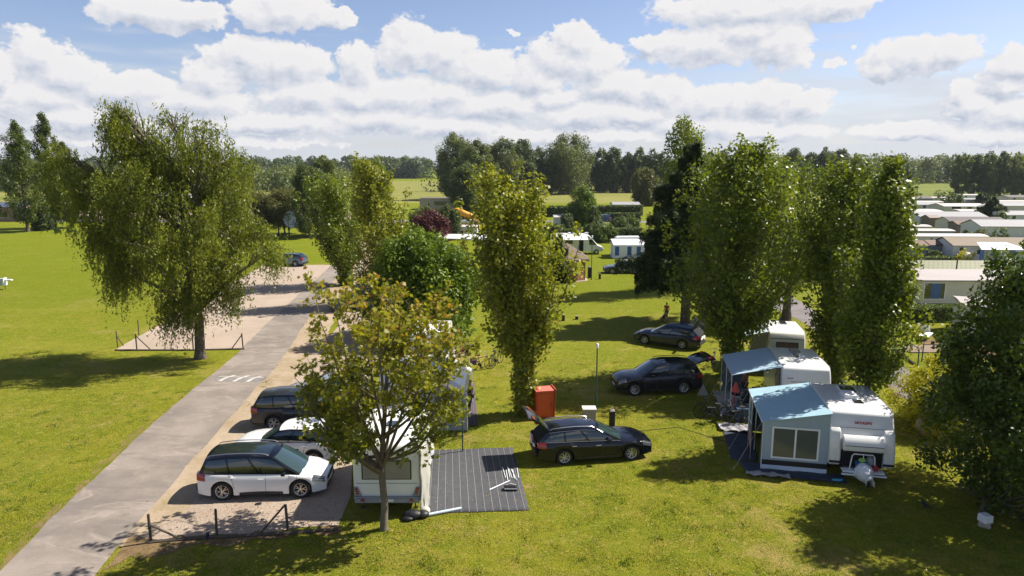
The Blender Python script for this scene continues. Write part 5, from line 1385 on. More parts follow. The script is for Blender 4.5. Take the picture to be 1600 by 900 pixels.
mb = MB(); mb.box((0, 0, .09), (.50, .26, .16)); mb.box((0, 0, .19), (.42, .2, .05)); o = mb.build('tool_bag', [mat('black_bag', (.02, .02, .025), .7)], bevel=.05); tag(o, 'black tool bag with white edging on the striped mat', 'bag'); o.location = at(798, 766)
mb = MB(); mb.tube([(-.24, -.13, .12), (.24, -.13, .12)], .012, 5); mb.tube([(-.2, .0, .22), (0, 0, .27), (.2, 0, .22)], .012, 5); mb.build('edging', FR_W, o)

# --- L2 caravan + white awning
lc2 = caravan('white caravan with a white awning beyond the nearest caravan, seen through the maple', (-5.0, 32.1, 0), R(-90), 4.4, 2.3, 2.6, front='plain', group='touring caravans')
aw4 = empty('awning', (-3.85, 29.9, 0), 0, 'white awning with a curved roof beside the second caravan behind the maple', 'awning')
mb = MB(); n = 8
rows = [[Vector((1.78*i/n, v, 2.55-.75*(i/n)**1.8)) for v in [4.0*j/6 for j in range(7)]] for i in range(n+1)]
mb.grid(rows); o = mb.build('roof', CAR_W, aw4, smooth=60); md = o.modifiers.new('t', 'SOLIDIFY'); md.thickness = .02
mb = MB(); slab(mb, [(0, .02, .05), (1.78, .02, .05), (1.78, .02, 1.78), (0, .02, 2.5)], .015); mb.build('front_wall', mat('shaded_awning_wall', (.26, .30, .36), .8), aw4)  # wall colour lowered to carry the shade on this side
mb = MB(); slab(mb, [(.3, -.01, .8), (1.5, -.01, .8), (1.5, -.01, 1.68), (.3, -.01, 1.9)], .01); mb.build('window', PVC, aw4)
mb = MB()
for v in (0, 4.0): mb.tube([(1.8, v, 0), (1.8, v, 1.8)], .018, 6)
mb.build('pole', FR_W, aw4)
# far caravan hidden behind the chestnut
caravan('white caravan beyond the second awning, glimpsed between maple and chestnut', (-4.9, 40.5, 0), R(-90), 4.0, 2.2, 2.55, front='curtain', group='touring caravans')

# --- motorhome on the far lawn
mh = empty('motorhome', (*at(905, 396)[:2], 0), 0, 'white motorhome with a grey side awning parked behind the thatched shelter', 'motorhome')
pr = [(-3.6, .45), (1.5, .40), (3.15, .42), (3.3, .75), (3.15, 1.05), (2.45, 1.30), (1.75, 2.15), (1.3, 2.62), (.6, 2.80), (-3.4, 2.82), (-3.6, 2.6)]
mb = MB(); mb.prism(pr, -1.12, 1.12); mb.build('body', CAR_W, mh, bevel=.08, seg=3, smooth=40)
mb = MB(); mb.add([(1.25, -1.135, 1.35), (2.38, -1.135, 1.32), (1.72, -1.135, 2.05), (1.25, -1.135, 2.05)], [(0, 1, 2, 3)]); o = mb.build('cab_window', GLASS, mh)
mb = MB(); mb.grid([[(2.47-.70*t+.02, y, 1.32+.85*t+.02) for t in (0, .5, 1)] for y in (-.95, 0, .95)]); mb.build('windscreen', GLASS2, mh)
for x in (-2.0, 2.3):
    for s in (-1, 1):
        mb = MB(); mb.tube([(0, -.1, 0), (0, .1, 0)], .36, 18); o = mb.build('wheel', RUB, mh, bevel=.03); o.location = (x, s*1.06, .36)
        mb = MB(); mb.tube([(0, -.11, 0), (0, .11, 0)], .2, 12); mb.build('rim', SILV, o)
mb = MB(); mb.box((.15, -1.13, 1.35), (.62, .02, 1.75)); mb.build('door', DARK, mh, bevel=.02)
mb = MB(); mb.box((-1.6, -1.13, 1.75), (1.1, .03, .55)); mb.box((-3.0, -1.13, 1.75), (.6, .03, .5)); mb.build('side_window', PLEX, mh, bevel=.03)
mb = MB(); slab(mb, [(-3.4, -3.2, 2.25), (.9, -3.2, 2.25), (.9, -1.12, 2.72), (-3.4, -1.12, 2.72)], .03); mb.tube([(-3.3, -3.15, 0), (-3.3, -3.15, 2.25)], .02, 6); mb.tube([(.8, -3.15, 0), (.8, -3.15, 2.25)], .02, 6); mb.build('side_awning', mat('grey_white_awning', (.60, .61, .62), .8), mh)
mb = MB(); mb.box((-1.2, 0, 2.9), (.8, .7, .16)); mb.box((1.0, .2, 2.9), (.5, .4, .14)); mb.tube([(-.3, .3, 2.8), (-.3, .3, 3.1), (-.1, .3, 3.2)], .03, 6); mb.build('roof_hatch', FR_W, mh, bevel=.03)
# --- far white caravan with blue striped tent front
c = at(988, 402)
fc = caravan('white caravan behind the blue and white tent on the far lawn', (c.x+.2, c.y+2.4, 0), R(0), 4.6, 2.2, 2.6, front=None, group='touring caravans')
ft = empty('awning', (c.x-1.0, c.y+.0, 0), 0, 'blue and white tent awning in front of the far caravan left of the conifer', 'awning')
mb = MB(); slab(mb, [(-1.8, -1.3, 1.8), (2.6, -1.3, 1.8), (2.6, 1.2, 2.4), (-1.8, 1.2, 2.4)], .02); mb.build('roof', mat('pale_tent', (.62, .62, .66), .8), ft)
mb = MB(); slab(mb, [(-1.8, -1.28, 0), (2.6, -1.28, 0), (2.6, -1.28, 1.78), (-1.8, -1.28, 1.78)], .015); slab(mb, [(-1.8, -1.28, 0), (-1.8, 1.1, 0), (-1.8, 1.1, 2.3), (-1.8, -1.28, 1.78)], .015); mb.build('wall', mat('tent_white', (.66, .68, .74), .8), ft)
mb = MB()
for x in (-1.3, .35, 1.6): mb.box((x, -1.31, 1.0), (.55, .02, 1.2))
mb.build('blue_panel', mat('tent_blue', (.03, .10, .30), .7), ft)

# guy ropes and pegs
ROPE = mat('guy_rope', (.55, .52, .45), .8)
for root_, pts_ in ((aw, [(loc_(fr(A, -ow-.08, v, ho)), loc_(fr(A, -ow-1.1, v-.3, 0))) for v in (v0, v0+2.0, v1-.1)]), (aw2, [(l2(G2_(-2.28, v, 2.02)), l2(G2_(-3.25, v-.2, 0))) for v in (.33, 2.1, 3.97)]), (aw3, [(l3(G3_(-1.55, v, 2.05)), l3(G3_(-2.4, v, 0))) for v in (.5, 3.15)])):
    for a_, b_ in pts_:
        mb = MB(); mb.tube([a_, b_], .006, 4); mb.tube([b_+Vector((0, 0, -.02)), b_+Vector((.0, 0, .12))], .012, 5); mb.build('guy_rope', ROPE, root_)
# power cable from the service box to the lettered caravan
mb = MB(); q_ = [at(925, 662), at(985, 676), at(1060, 668), at(1130, 690), at(1180, 700)]; mb.tube([p+Vector((0, 0, .03)) for p in q_], .012, 5); tag(mb.build('power_cable', mat('cable_blue', (.02, .03, .06), .6), smooth=60), 'thin dark power cable running over the lawn towards the lettered caravan', 'cable')
# ------------------------------------------------------------------ buildings
RW = mat('cream_wall', (.60, .57, .50), .7, var=.05); RWW = mat('white_wall', (.62, .63, .64), .7, var=.04)
RGY = mat('grey_wall', (.22, .24, .27), .7, var=.08); RBR = mat('wood_wall', (.20, .16, .13), .8, var=.15)
ROOF_G = mat('grey_roof', (.30, .30, .31), .7, var=.08); ROOF_C = mat('pale_roof', (.50, .46, .43), .6, var=.06)
ROOF_B = mat('brown_roof', (.20, .135, .11), .85, var=.15, vscale=8); ROOF_D = mat('dark_roof', (.12, .105, .105), .8, var=.15); ROOF_T = mat('tan_roof', (.22, .175, .125), .8, var=.08)
TRIM = mat('dark_trim', (.05, .045, .045), .6)

def mobile_home(label, fl, L, D=3.6, h=2.45, roof=('gable', .55), wall=RWW, rm=ROOF_G, wins=(), rz=0, name='mobile_home', group='mobile homes in rows on the right', door=None, gablew=True, cat='mobile home', trim=TRIM):
    """fl: ground point of the front left corner; +x runs right, +y away"""
    root = empty(name, (fl[0], fl[1], 0), rz, label, cat, group)
    kind, rise = roof
    mb = MB(); z0 = .12
    if kind == 'gable': mb.add([(0, 0, z0), (0, D, z0), (0, D, h), (0, D/2, h+rise), (0, 0, h), (L, 0, z0), (L, D, z0), (L, D, h), (L, D/2, h+rise), (L, 0, h)],
                               [(0, 1, 2, 3, 4), (9, 8, 7, 6, 5), (0, 4, 9, 5), (1, 6, 7, 2), (0, 5, 6, 1), (4, 3, 8, 9), (3, 2, 7, 8)])
    else: mb.box((L/2, D/2, (z0+h)/2), (L, D, h-z0))
    mb.build('wall', wall, root)
    mb = MB(); o = .14
    if kind == 'gable':
        for s in (0, 1):
            y0 = -o if s == 0 else D+o; ye = D/2; sl = rise/(D/2)
            a = [(-o, y0, h-sl*o+.03), (L+o, y0, h-sl*o+.03), (L+o, ye, h+rise+.03), (-o, ye, h+rise+.03)]
            b = [(p[0], p[1], p[2]+.07) for p in a]
            mb.add(a+b, [(0, 1, 2, 3), (4, 7, 6, 5), (0, 4, 5, 1), (1, 5, 6, 2), (2, 6, 7, 3), (3, 7, 4, 0)])
    else:
        n = 8; rows = []
        for i in range(n+1):
            y = -o+(D+2*o)*i/n; t = 2*i/n-1; rows.append([(-o, y, h+.03+rise*(1-t*t)), (L+o, y, h+.03+rise*(1-t*t))])
        mb.grid(rows); mb.add([rows[i][0] for i in range(n+1)], [tuple(range(n+1))]); mb.add([rows[i][1] for i in range(n+1)], [tuple(range(n, -1, -1))]); mb.box((L/2, D/2, h+.01), (L+2*o, D+2*o, .05))
    mb.build('roof', rm, root, smooth=30)
    if kind == 'gable':
        mb = MB(); 
        for s in (0, 1):
            mb.tube([(-o-.02, -o if s == 0 else D+o, h+.03), (-o-.02, D/2, h+rise+.07)], .05, 4)
        mb.tube([(-o, -o-.03, h+.0), (L+o, -o-.03, h+.0)], .045, 4); mb.build('bargeboard', trim, root)
    mb = MB(); mb.box((L/2, D/2, .07), (L*.97, D*.95, .14)); mb.build('skirting', TRIM, root)
    for (x, z, w, hh) in wins:
        mb = MB(); mb.box((x, -.02, z), (w+.12, .05, hh+.12)); f = mb.build('window', FR_W, root)
        mb = MB(); mb.box((x, -.05, z), (w, .02, hh)); mb.build('pane', GLASS, f)
    if door: mb = MB(); mb.box((door, -.02, 1.12), (.75, .05, 1.9)); mb.build('door', RGY, root)
    return root
def corner(px_, py_): return at(px_, py_)
def spanL(px0, px1, py_): return at(px1, py_).x-at(px0, py_).x
def mh_px(label, x0, x1, yb, top, **k):
    B = at(x0, yb); h = height_at(B.y, top); return mobile_home(label, B, spanL(x0, x1, yb), h=max(1.9, h), **k)
D_ = dict
mh_px('white mobile home with a tan roof and blue curtained windows behind the dome shaped roof', 1487, 1640, 409, 384, roof=('gable', .8), rm=ROOF_T, wins=[(1.0, 1.5, .5, .8), (3.2, 1.3, .5, .6), (5.2, 1.3, .5, .6), (7.2, 1.3, .5, .6)], D=5, rz=R(-4))
mh_px('cream mobile home with a pale flat roof behind the two brown roofed sheds', 1400, 1537, 389, 373, roof=('flat', .25), wall=RW, rm=ROOF_C, wins=[(5, 1.5, .4, .4)], rz=R(-3))
mh_px('long pale flat roof just above the roof with the small dark window', 1398, 1487, 379, 366, roof=('flat', .2), wall=RGY, rm=ROOF_C, rz=R(-3))
mh_px('short pale flat roofed mobile home peeking out right of the poplars', 1398, 1452, 371, 359, roof=('flat', .2), wall=RW, rm=ROOF_C, rz=R(-3))
mh_px('white gabled mobile home with a grey roof beside the red brown topped shed', 1531, 1660, 373, 354, roof=('gable', .9), rm=ROOF_G, D=6, wins=[(14, 1.5, .6, .6)], rz=R(-4))
mh_px('white mobile home with a dark brown roof between the two grey roofed ones', 1484, 1568, 365, 347, roof=('gable', .7), rm=ROOF_D, D=5.5, wins=[(4.5, 1.6, .5, 1.0)], rz=R(-5), wall=RW)
mh_px('white mobile home with a long grey roof and two small dark windows', 1436, 1538, 353, 340, roof=('gable', .8), rm=ROOF_G, D=7, wins=[(2.6, 1.6, .7, .5), (6.5, 1.5, .5, .9)], rz=R(-3))
mh_px('wide pale roofed mobile home behind the grey blue shed', 1395, 1474, 345, 333, roof=('flat', .5), wall=RW, rm=ROOF_C, D=9, rz=R(-2))
mh_px('cream mobile home with a row of wide windows beside the white tent roof', 1474, 1540, 334, 327, roof=('gable', .6), wall=RW, rm=ROOF_C, D=7, wins=[(3.2, 1.4, 2.4, 1.0), (6.6, 1.4, 1.2, 1.0), (9.5, 1.4, 1.2, 1.0)], rz=R(-2))
mh_px('mobile home with a thin pale roof behind the wide pale roofed one', 1398, 1472, 326, 321, roof=('flat', .3), wall=RBR, rm=ROOF_C, D=5, rz=R(-2))
mh_px('dark roofed mobile home in the farthest row at the left', 1404, 1456, 319, 314, roof=('gable', .6), wall=RGY, rm=ROOF_D, D=6, rz=R(-2))
mh_px('pale mobile home in the farthest row left of the pointed firs', 1496, 1532, 321, 316, roof=('flat', .3), wall=RWW, rm=ROOF_G, D=5, rz=R(-2))
mh_px('grey roofed mobile home right of the big pointed fir', 1569, 1640, 333, 324, roof=('gable', .8), wall=RW, rm=ROOF_G, D=7, rz=R(-2))
mh_px('pale roofed mobile home in the farthest row behind two dark bushes', 1452, 1496, 318, 312, roof=('flat', .3), wall=RW, rm=ROOF_C, D=5, rz=R(-2))
mh_px('long low pale mobile home seen between young tree and conifer', 958, 1000, 331, 323, roof=('gable', .6), wall=RWW, rm=ROOF_G, D=6, group=None)
mh_px('greenhouse like white hut left of the small bright tree', 866, 888, 354, 342, roof=('flat', .4), wall=RWW, rm=ROOF_C, D=4, group=None, name='white_hut', cat='hut')
# sheds
def shed(label, x0, x1, yb, top, wall=RGY, rm=ROOF_B, **k):
    return mh_px(label, x0, x1, yb, top, roof=('gable', .45), wall=wall, rm=rm, D=2.6, name='garden_shed', cat='shed', group='sheds between the mobile homes', **k)
shed('grey shed with a brown roof, left one of the pair above the low hedge', 1419, 1447, 406, 391, door=None)
shed('slate blue shed with a brown roof, right one of the pair above the low hedge', 1451, 1478, 405, 391, wall=mat('slate_wall', (.16, .20, .26), .7))
shed('grey shed with a red brown roof against the white gable wall', 1550, 1579, 372, 358, rm=mat('red_brown_roof', (.28, .12, .09), .85))
shed('brown grey shed in front of the dark brown roof', 1494, 1515, 367, 351, wall=RBR)
shed('small brown roofed shed left of the white mobile home with two windows', 1411, 1429, 348, 339, wall=mat('slate_wall2', (.20, .24, .28), .7))
shed('small grey brown shed in front of the long grey roof', 1451, 1468, 355, 348, wall=RBR, rm=mat('grey_brown_roof', (.30, .24, .21), .8))
# white party tent awnings
B = at(1504, 409); t = empty('party_tent', (B.x, B.y-3.4, 0), R(-4), 'white canopy with blue side curtains in front of the tan roofed mobile home', 'canopy')
mb = MB(); slab(mb, [(-.2, -.2, 2.0), (5.6, -.2, 2.0), (4.6, 3.0, 2.6), (1.0, 3.0, 2.6)], .03); mb.build('roof', mat('tent_roof', (.66, .70, .76), .8), t)
mb = MB()
for x in (0, 1.9, 3.7, 5.4): mb.box((x, -.05, 1.0), (.5, .05, 1.9), taper=(1, 1))
mb.build('side_curtain', mat('tent_curtain', (.10, .18, .36), .8), t)
B = at(1541, 336); t = empty('party_tent', (B.x, B.y, 0), 0, 'bright white pointed tent roof left of the big pointed fir', 'canopy')
mb = MB(); mb.add([(-2, -2, 2), (2, -2, 2), (2, 2, 2), (-2, 2, 2), (0, 0, 3.2)], [(0, 1, 4), (1, 2, 4), (2, 3, 4), (3, 0, 4), (3, 2, 1, 0)]); mb.build('roof', RWW, t)
mb = MB()
for a in (-1.9, 1.9):
    for b in (-1.9, 1.9): mb.tube([(a, b, 0), (a, b, 2)], .04, 5)
mb.build('pole', FR_W, t)
B = at(1519, 412); mb = MB(); n = 10; rows = []
for i in range(n+1):
    g = math.pi*i/n; rows.append([(1.15*math.cos(g), y, 1.35*math.sin(g)) for y in (0, .7, 1.4, 2.1)])
mb.grid(rows); mb.add([(1.15*math.cos(math.pi*i/n), 0, 1.35*math.sin(math.pi*i/n)) for i in range(n+1)], [tuple(range(n+1))]); o = mb.build('dome_tent', RWW, smooth=50); tag(o, 'small white dome shaped tent between round bush and tan roofed mobile home', 'tent'); o.location = B
# bungalow with green tiled roof
TILE = bpy.data.materials.new('green_tiles'); TILE.use_nodes = True; nt = TILE.node_tree; b_ = nt.nodes['Principled BSDF']; b_.inputs['Roughness'].default_value = .6
tc = nt.nodes.new('ShaderNodeTexCoord'); br = nt.nodes.new('ShaderNodeTexBrick'); nt.links.new(tc.outputs['Object'], br.inputs[0]); br.inputs['Color1'].default_value = (.17, .18, .06, 1); br.inputs['Color2'].default_value = (.14, .155, .05, 1); br.inputs['Mortar'].default_value = (.06, .07, .03, 1)
br.inputs['Scale'].default_value = 1; br.inputs['Brick Width'].default_value = .42; br.inputs['Row Height'].default_value = .38; br.inputs['Mortar Size'].default_value = .045; nt.links.new(br.outputs[0], b_.inputs[0])
B = at(1436, 480); bx = x_at(B.y, 0, 1436)
bg = empty('bungalow', (bx, B.y, 0), R(-2), 'cream bungalow with a green tiled roof and flat front roof behind the dark hedge', 'bungalow')
H1 = 2.35
mb = MB(); mb.add([(0, 0, .35), (8, 0, .35), (8, 3.4, .35), (-2.1, 2.6, .35), (-2.1, 1.9, .35), (0, 0, H1), (8, 0, H1), (8, 3.4, H1), (-2.1, 2.6, H1), (-2.1, 1.9, H1)],
   [(0, 5, 6, 1), (1, 6, 7, 2), (2, 7, 8, 3), (3, 8, 9, 4), (4, 9, 5, 0), (5, 9, 8, 7, 6)])
mb.box((5, 5.4, 1.35), (14.4, 4.2, 2.1)); mb.build('wall', RW, bg)
mb = MB(); mb.add([(-.1, -.25, H1), (8.3, -.25, H1), (8.3, 3.6, H1+.45), (-2.4, 3.6, H1+.45), (-2.4, 1.8, H1), (-.1, -.25, H1+.10), (8.3, -.25, H1+.10), (8.3, 3.6, H1+.5), (-2.4, 3.6, H1+.5), (-2.4, 1.8, H1+.12)],
   [(0, 1, 2, 3, 4), (5, 9, 8, 7, 6), (0, 5, 6, 1), (1, 6, 7, 2), (3, 8, 9, 4), (4, 9, 5, 0)]); mb.build('front_roof', mat('pinkish_roof', (.38, .34, .33), .7, var=.04), bg)
mb = MB(); mb.tube([(-.1, -.27, H1+.05), (8.3, -.27, H1+.05)], .05, 4); mb.tube([(-.1, -.27, H1+.05), (-2.42, 1.8, H1+.06)], .05, 4); mb.build('gutter', TRIM, bg)
mb = MB(); mb.add([(-2.5, 3.2, 2.45), (12.6, 3.2, 2.45), (12.6, 5.4, 3.35), (-2.5, 5.4, 3.35), (-2.5, 7.7, 2.45), (12.6, 7.7, 2.45), (-2.5, 3.2, 2.53), (12.6, 3.2, 2.53), (12.6, 5.4, 3.43), (-2.5, 5.4, 3.43), (-2.5, 7.7, 2.53), (12.6, 7.7, 2.53)],
   [(0, 1, 2, 3), (3, 2, 5, 4), (6, 9, 8, 7), (9, 10, 11, 8), (0, 6, 7, 1), (4, 5, 11, 10), (0, 3, 9, 6), (3, 4, 10, 9), (1, 7, 8, 2), (2, 8, 11, 5)]); mb.build('tiled_roof', TILE, bg)
mb = MB(); mb.tube([(5.2, 3.9, 2.7), (5.2, 3.9, 3.7)], .06, 6); mb.build('chimney', TRIM, bg)
for (x, w) in ((1.15, 1.7),):
    mb = MB(); mb.box((x, -.02, 1.45), (w+.16, .06, 1.5)); f = mb.build('window', FR_W, bg); mb = MB(); mb.box((x, -.055, 1.45), (w, .02, 1.36)); mb.build('pane', GLASS, f)
    mb = MB(); mb.box((x+.1, -.068, 1.45), (.9, .008, 1.3)); mb.build('curtain', mat('blue_curtain', (.05, .12, .28), .6, var=.3, vscale=6), f)
d = Vector((-2.1, 1.9, 0)); L_ = d.length; d.normalize(); a = math.atan2(d.y, d.x)
for k in (.27, .73):
    p = d*L_*k; mb = MB(); mb.box((p.x-.02, p.y-.02, 1.45), (1.05, .06, 1.5), rz=a); f = mb.build('window', FR_W, bg); mb = MB(); mb.box((p.x-.045, p.y-.045, 1.45), (.93, .03, 1.36), rz=a); mb.build('pane', GLASS, f)
mb = MB(); mb.add([(0, .05, 0), (8, .05, 0), (8, 3, 0), (-2, 2.6, 0), (-2.05, 1.95, 0), (0, .05, .35), (8, .05, .35), (8, 3, .35), (-2, 2.6, .35), (-2.05, 1.95, .35)], [(0, 5, 6, 1), (1, 6, 7, 2), (3, 8, 9, 4), (4, 9, 5, 0)]); mb.build('plinth', TRIM, bg)
# white chalet behind the lime tree
B = at(1500, 527); ch = mobile_home('white chalet with a pinkish roof half hidden by the dark tree at the right edge', B, 9, D=3.6, h=2.35, roof=('flat', .12), wall=RWW, rm=mat('pinkish_roof', ()), rz=R(-24), group=None, name='chalet', cat='chalet', wins=[(2, 1.4, 1.2, .9)])
# stone hut and other distant buildings
ST = mat('stone_wall', (.42, .37, .33), .9, var=.15, vscale=2)
B = at(656, 328); hut = mobile_home('flat roofed stone hut at the edge of the fields in the middle distance', B, 10.5, D=7, h=3.3, roof=('flat', .08), wall=ST, rm=ROOF_D, group=None, name='stone_hut', cat='hut', wins=[(2.6, 1.6, .6, 1.0), (6.4, 1.9, 4.6, 1.2)])
B = at(690, 375); mobile_home('low white building behind the purple leaved tree', B, 6, D=4, h=2.2, roof=('flat', .1), wall=RWW, rm=ROOF_C, group=None, name='low_building', cat='building', wins=[(1.2, 1.2, .6, .8), (3.4, 1.2, .6, .8)])
B = at(-14, 346); mobile_home('low camp building with a dark blue roof at the far left edge', B, 8.0, D=6, h=3.2, roof=('gable', .9), wall=mat('brick_wall', (.30, .20, .16), .9), rm=mat('blue_roof', (.08, .10, .16), .7), group=None, name='camp_building', cat='building', wins=[(3, 1.5, 2, 1.2)])
B = at(232, 330); mobile_home('long white marquee roof glimpsed through the weeping birch', B, 20, D=8, h=3.4, roof=('gable', 1.5), wall=RWW, rm=RWW, group=None, name='marquee', cat='marquee')
B = at(628, 394); mobile_home('white van roof like hut right of the roadside poplar', B, 2.6, D=2.5, h=2.2, roof=('flat', .1), wall=RWW, rm=ROOF_C, group=None, name='kiosk', cat='kiosk') if False else None
# white canopies in front of the feather flag
B = at(722, 396); t = empty('party_tent', (B.x, B.y, 0), 0, 'low white canopy roof at the foot of the feather flag', 'canopy')
mb = MB(); slab(mb, [(-4.0, -1.5, 2.3), (3.5, -1.5, 2.1), (3.5, 1.5, 2.5), (-4.0, 1.5, 2.6)], .12, sag=.1, nu=14); mb.build('roof', RWW, t)
mb = MB()
for x in (-3.8, 0, 3.3): mb.tube([(x, -1.4, 0), (x, -1.4, 2.2)], .04, 5)
mb.build('pole', FR_W, t)
# yellow inflatable
Y_ = mat('yellow_vinyl', (.75, .33, .02), .45); B = at(724, 364); inf = empty('bouncy_castle', (B.x, B.y, 0), 0, 'yellow orange inflatable behind the white feather flag', 'inflatable')
mb = MB()
mb.tube([(-3.0, 0, 0), (-3.0, 0, 1.9)], .55, 10); mb.tube([(2.6, 0, 0), (2.6, 0, 1.9)], .55, 10)
mb.box((0, .9, .9), (5.2, .5, 1.8)); mb.build('base', Y_, inf, bevel=.1)
mb = MB(); mb.tube([(-2.9, .4, 2.4), (-2.2, .4, 3.6), (-.9, .4, 4.0), (.4, .4, 3.5), (2.7, .4, 2.6)], [.6, .75, .7, .55, .4], 12); mb.build('arch', Y_, inf, smooth=60)
mb = MB(); mb.tube([(-2.0, -.1, 2.2), (2.2, -.1, 2.1)], .42, 10); mb.build('white_band', RWW, inf, smooth=60)
# feather flag
B = at(716, 372); fl_ = empty('feather_flag', (B.x, B.y, 0), 0, 'tall white feather flag with dark vertical lettering in front of the yellow inflatable', 'flag')
ht = height_at(B.y, 342); mb = MB(); rows = []
for i in range(11):
    t = i/10; z = .5+(ht-.5)*t; w = .95 if t < .75 else .95*(1-((t-.75)/.25)**2*.75); rows.append([(-.55+(1-w)*.0-.45*t, 0, z), (-.55-.45*t+w, .06*math.sin(t*6), z)])
mb.grid(rows); o = mb.build('banner', FR_W, fl_, smooth=60); md = o.modifiers.new('t', 'SOLIDIFY'); md.thickness = .01
mb = MB(); mb.tube([(-.5, 0, 0), (-.75, 0, ht*.5), (-1.02, 0, ht)], .03, 6); mb.build('pole', SILV, fl_)
mb = MB()
for i in range(6):
    z = 1.0+i*(ht-2.2)/6; t = (z-.5)/(ht-.5); x = -.08-.45*t
    mb.box((x-.16, -.03, z+.14), (.07, .02, .30)); mb.box((x+.12, -.03, z+.14), (.07, .02, .30)); mb.box((x-.02, -.03, z+(.0 if i % 2 else .27)), (.3, .02, .06))
mb.build('lettering', mat('flag_ink', (.04, .05, .10), .7), fl_)
# thatched shelter
TH = mat('thatch', (.17, .125, .10), .95, var=.25, vscale=5, bump=.8, bscale=12); BR = mat('red_brick', (.34, .15, .10), .9, var=.2, vscale=10); WD = mat('brown_wood', (.28, .17, .09), .8, var=.15)
B = at(885, 436); sh = empty('thatched_shelter', (B.x, B.y, 0), 0, 'small open shelter with a brown thatched roof, wooden posts and a low brick wall', 'shelter')
mb = MB(); n = 6; rr_ = 2.7
ring = [(rr_*math.cos(R(60*k+30)), rr_*math.sin(R(60*k+30))) for k in range(n)]
mb.add([(x, y, 2.15) for x, y in ring]+[(x, y, 2.4) for x, y in ring]+[(0, 0, 4.0)], [(5, 4, 3, 2, 1, 0)]+[(k, (k+1) % n, (k+1) % n+n, k+n) for k in range(n)]+[(k+n, (k+1) % n+n, 12) for k in range(n)]); mb.build('roof', TH, sh, bevel=.04)
for x, y in ring:
    mb = MB(); mb.box((x*.78, y*.78, 1.2), (.2, .2, 2.4)); mb.build('post', WD, sh)
mb = MB()
for k in (2, 3, 4, 5):
    a, b = ring[k], ring[(k+1) % n]; ax_, ay_ = (a[0]+b[0])/2*.78, (a[1]+b[1])/2*.78; l = math.dist(a, b)*.78
    mb.box((ax_, ay_, .40), (l, .22, .78), rz=math.atan2(b[1]-a[1], b[0]-a[0]))
mb.build('brick_wall', BR, sh)
mb = MB(); mb.add([(x*.95, y*.95, .01) for x, y in ring]+[(x*.95, y*.95, .06) for x, y in ring], [(5, 4, 3, 2, 1, 0), (6, 7, 8, 9, 10, 11)]+[(k, (k+1) % n, (k+1) % n+n, k+n) for k in range(n)]); mb.build('floor_slab', mat('concrete', (.42, .36, .32), .9, var=.1), sh)

# ------------------------------------------------------------------ hedges
def hedge(label, a, b, w, h, m=L_HED, leaf=.12, seed=1, dens=260, name='hedge', group=None):
    a = Vector(a); b = Vector(b); a.z = b.z = 0; L_ = (b-a).length; d = (b-a).normalized(); rng = np.random.default_rng(seed)
    root = empty(name, a, math.atan2(d.y, d.x), label, 'hedge', group)
    n = int(dens*(L_*h*2+L_*w+w*h*2)); P = rng.uniform(0, 1, (n, 3))
    f = rng.random(n); O = np.zeros((n, 3)); P *= [L_, w, h]
    A = [L_*h, L_*h, L_*w, w*h, w*h]; A = np.cumsum(A)/sum(A)
    for k, (ax_, v) in enumerate([(1, 0), (1, w), (2, h), (0, 0), (0, L_)]):
        s = (f < A[k]) & (f >= (A[k-1] if k else 0)); P[s, ax_] = v+rng.normal(0, .05, s.sum()); O[s, ax_] = 1 if v else -1
    P[:, 2] += .05*np.sin(P[:, 0]*3+seed)*(P[:, 2] > h*.6); P[:, 2] = np.maximum(P[:, 2], .04); P[:, 1] -= w/2
    mb = MB(); mb.box((L_/2, 0, h*.45), (L_*.96, w*.7, h*.8)); mb.build('dark_core', mat('hedge_inside', (.015, .02, .008), 1), root)  # solid near-black box fills the inside of the hedge
    leaf_mesh('foliage', P, leaf, m, root, seed, .2, O)
    return root
hedge('dark green hedge in front of the cream bungalow', at(1415, 503), at(1487, 501), .9, 1.25, seed=2)
hedge('bright trimmed low hedge behind the green tiled roof', at(1396, 413), at(1484, 411), 1.1, .85, leaf=.16, dens=120, seed=3)
hedge('dark hedge block left of the fir near the far caravans', at(944, 345), at(1000, 345), 1.4, 1.8, m=L_FAR2, leaf=.25, dens=60, seed=4)
hedge('long dark hedge behind the motorhome and the far tents', at(868, 374), at(1000, 370), 1.6, 1.6, m=L_FAR2, leaf=.25, dens=60, seed=5)
hedge('low hedge in front of the mobile homes far right', at(1565, 345), at(1660, 343), 1.6, 1.6, leaf=.3, dens=50, seed=6)
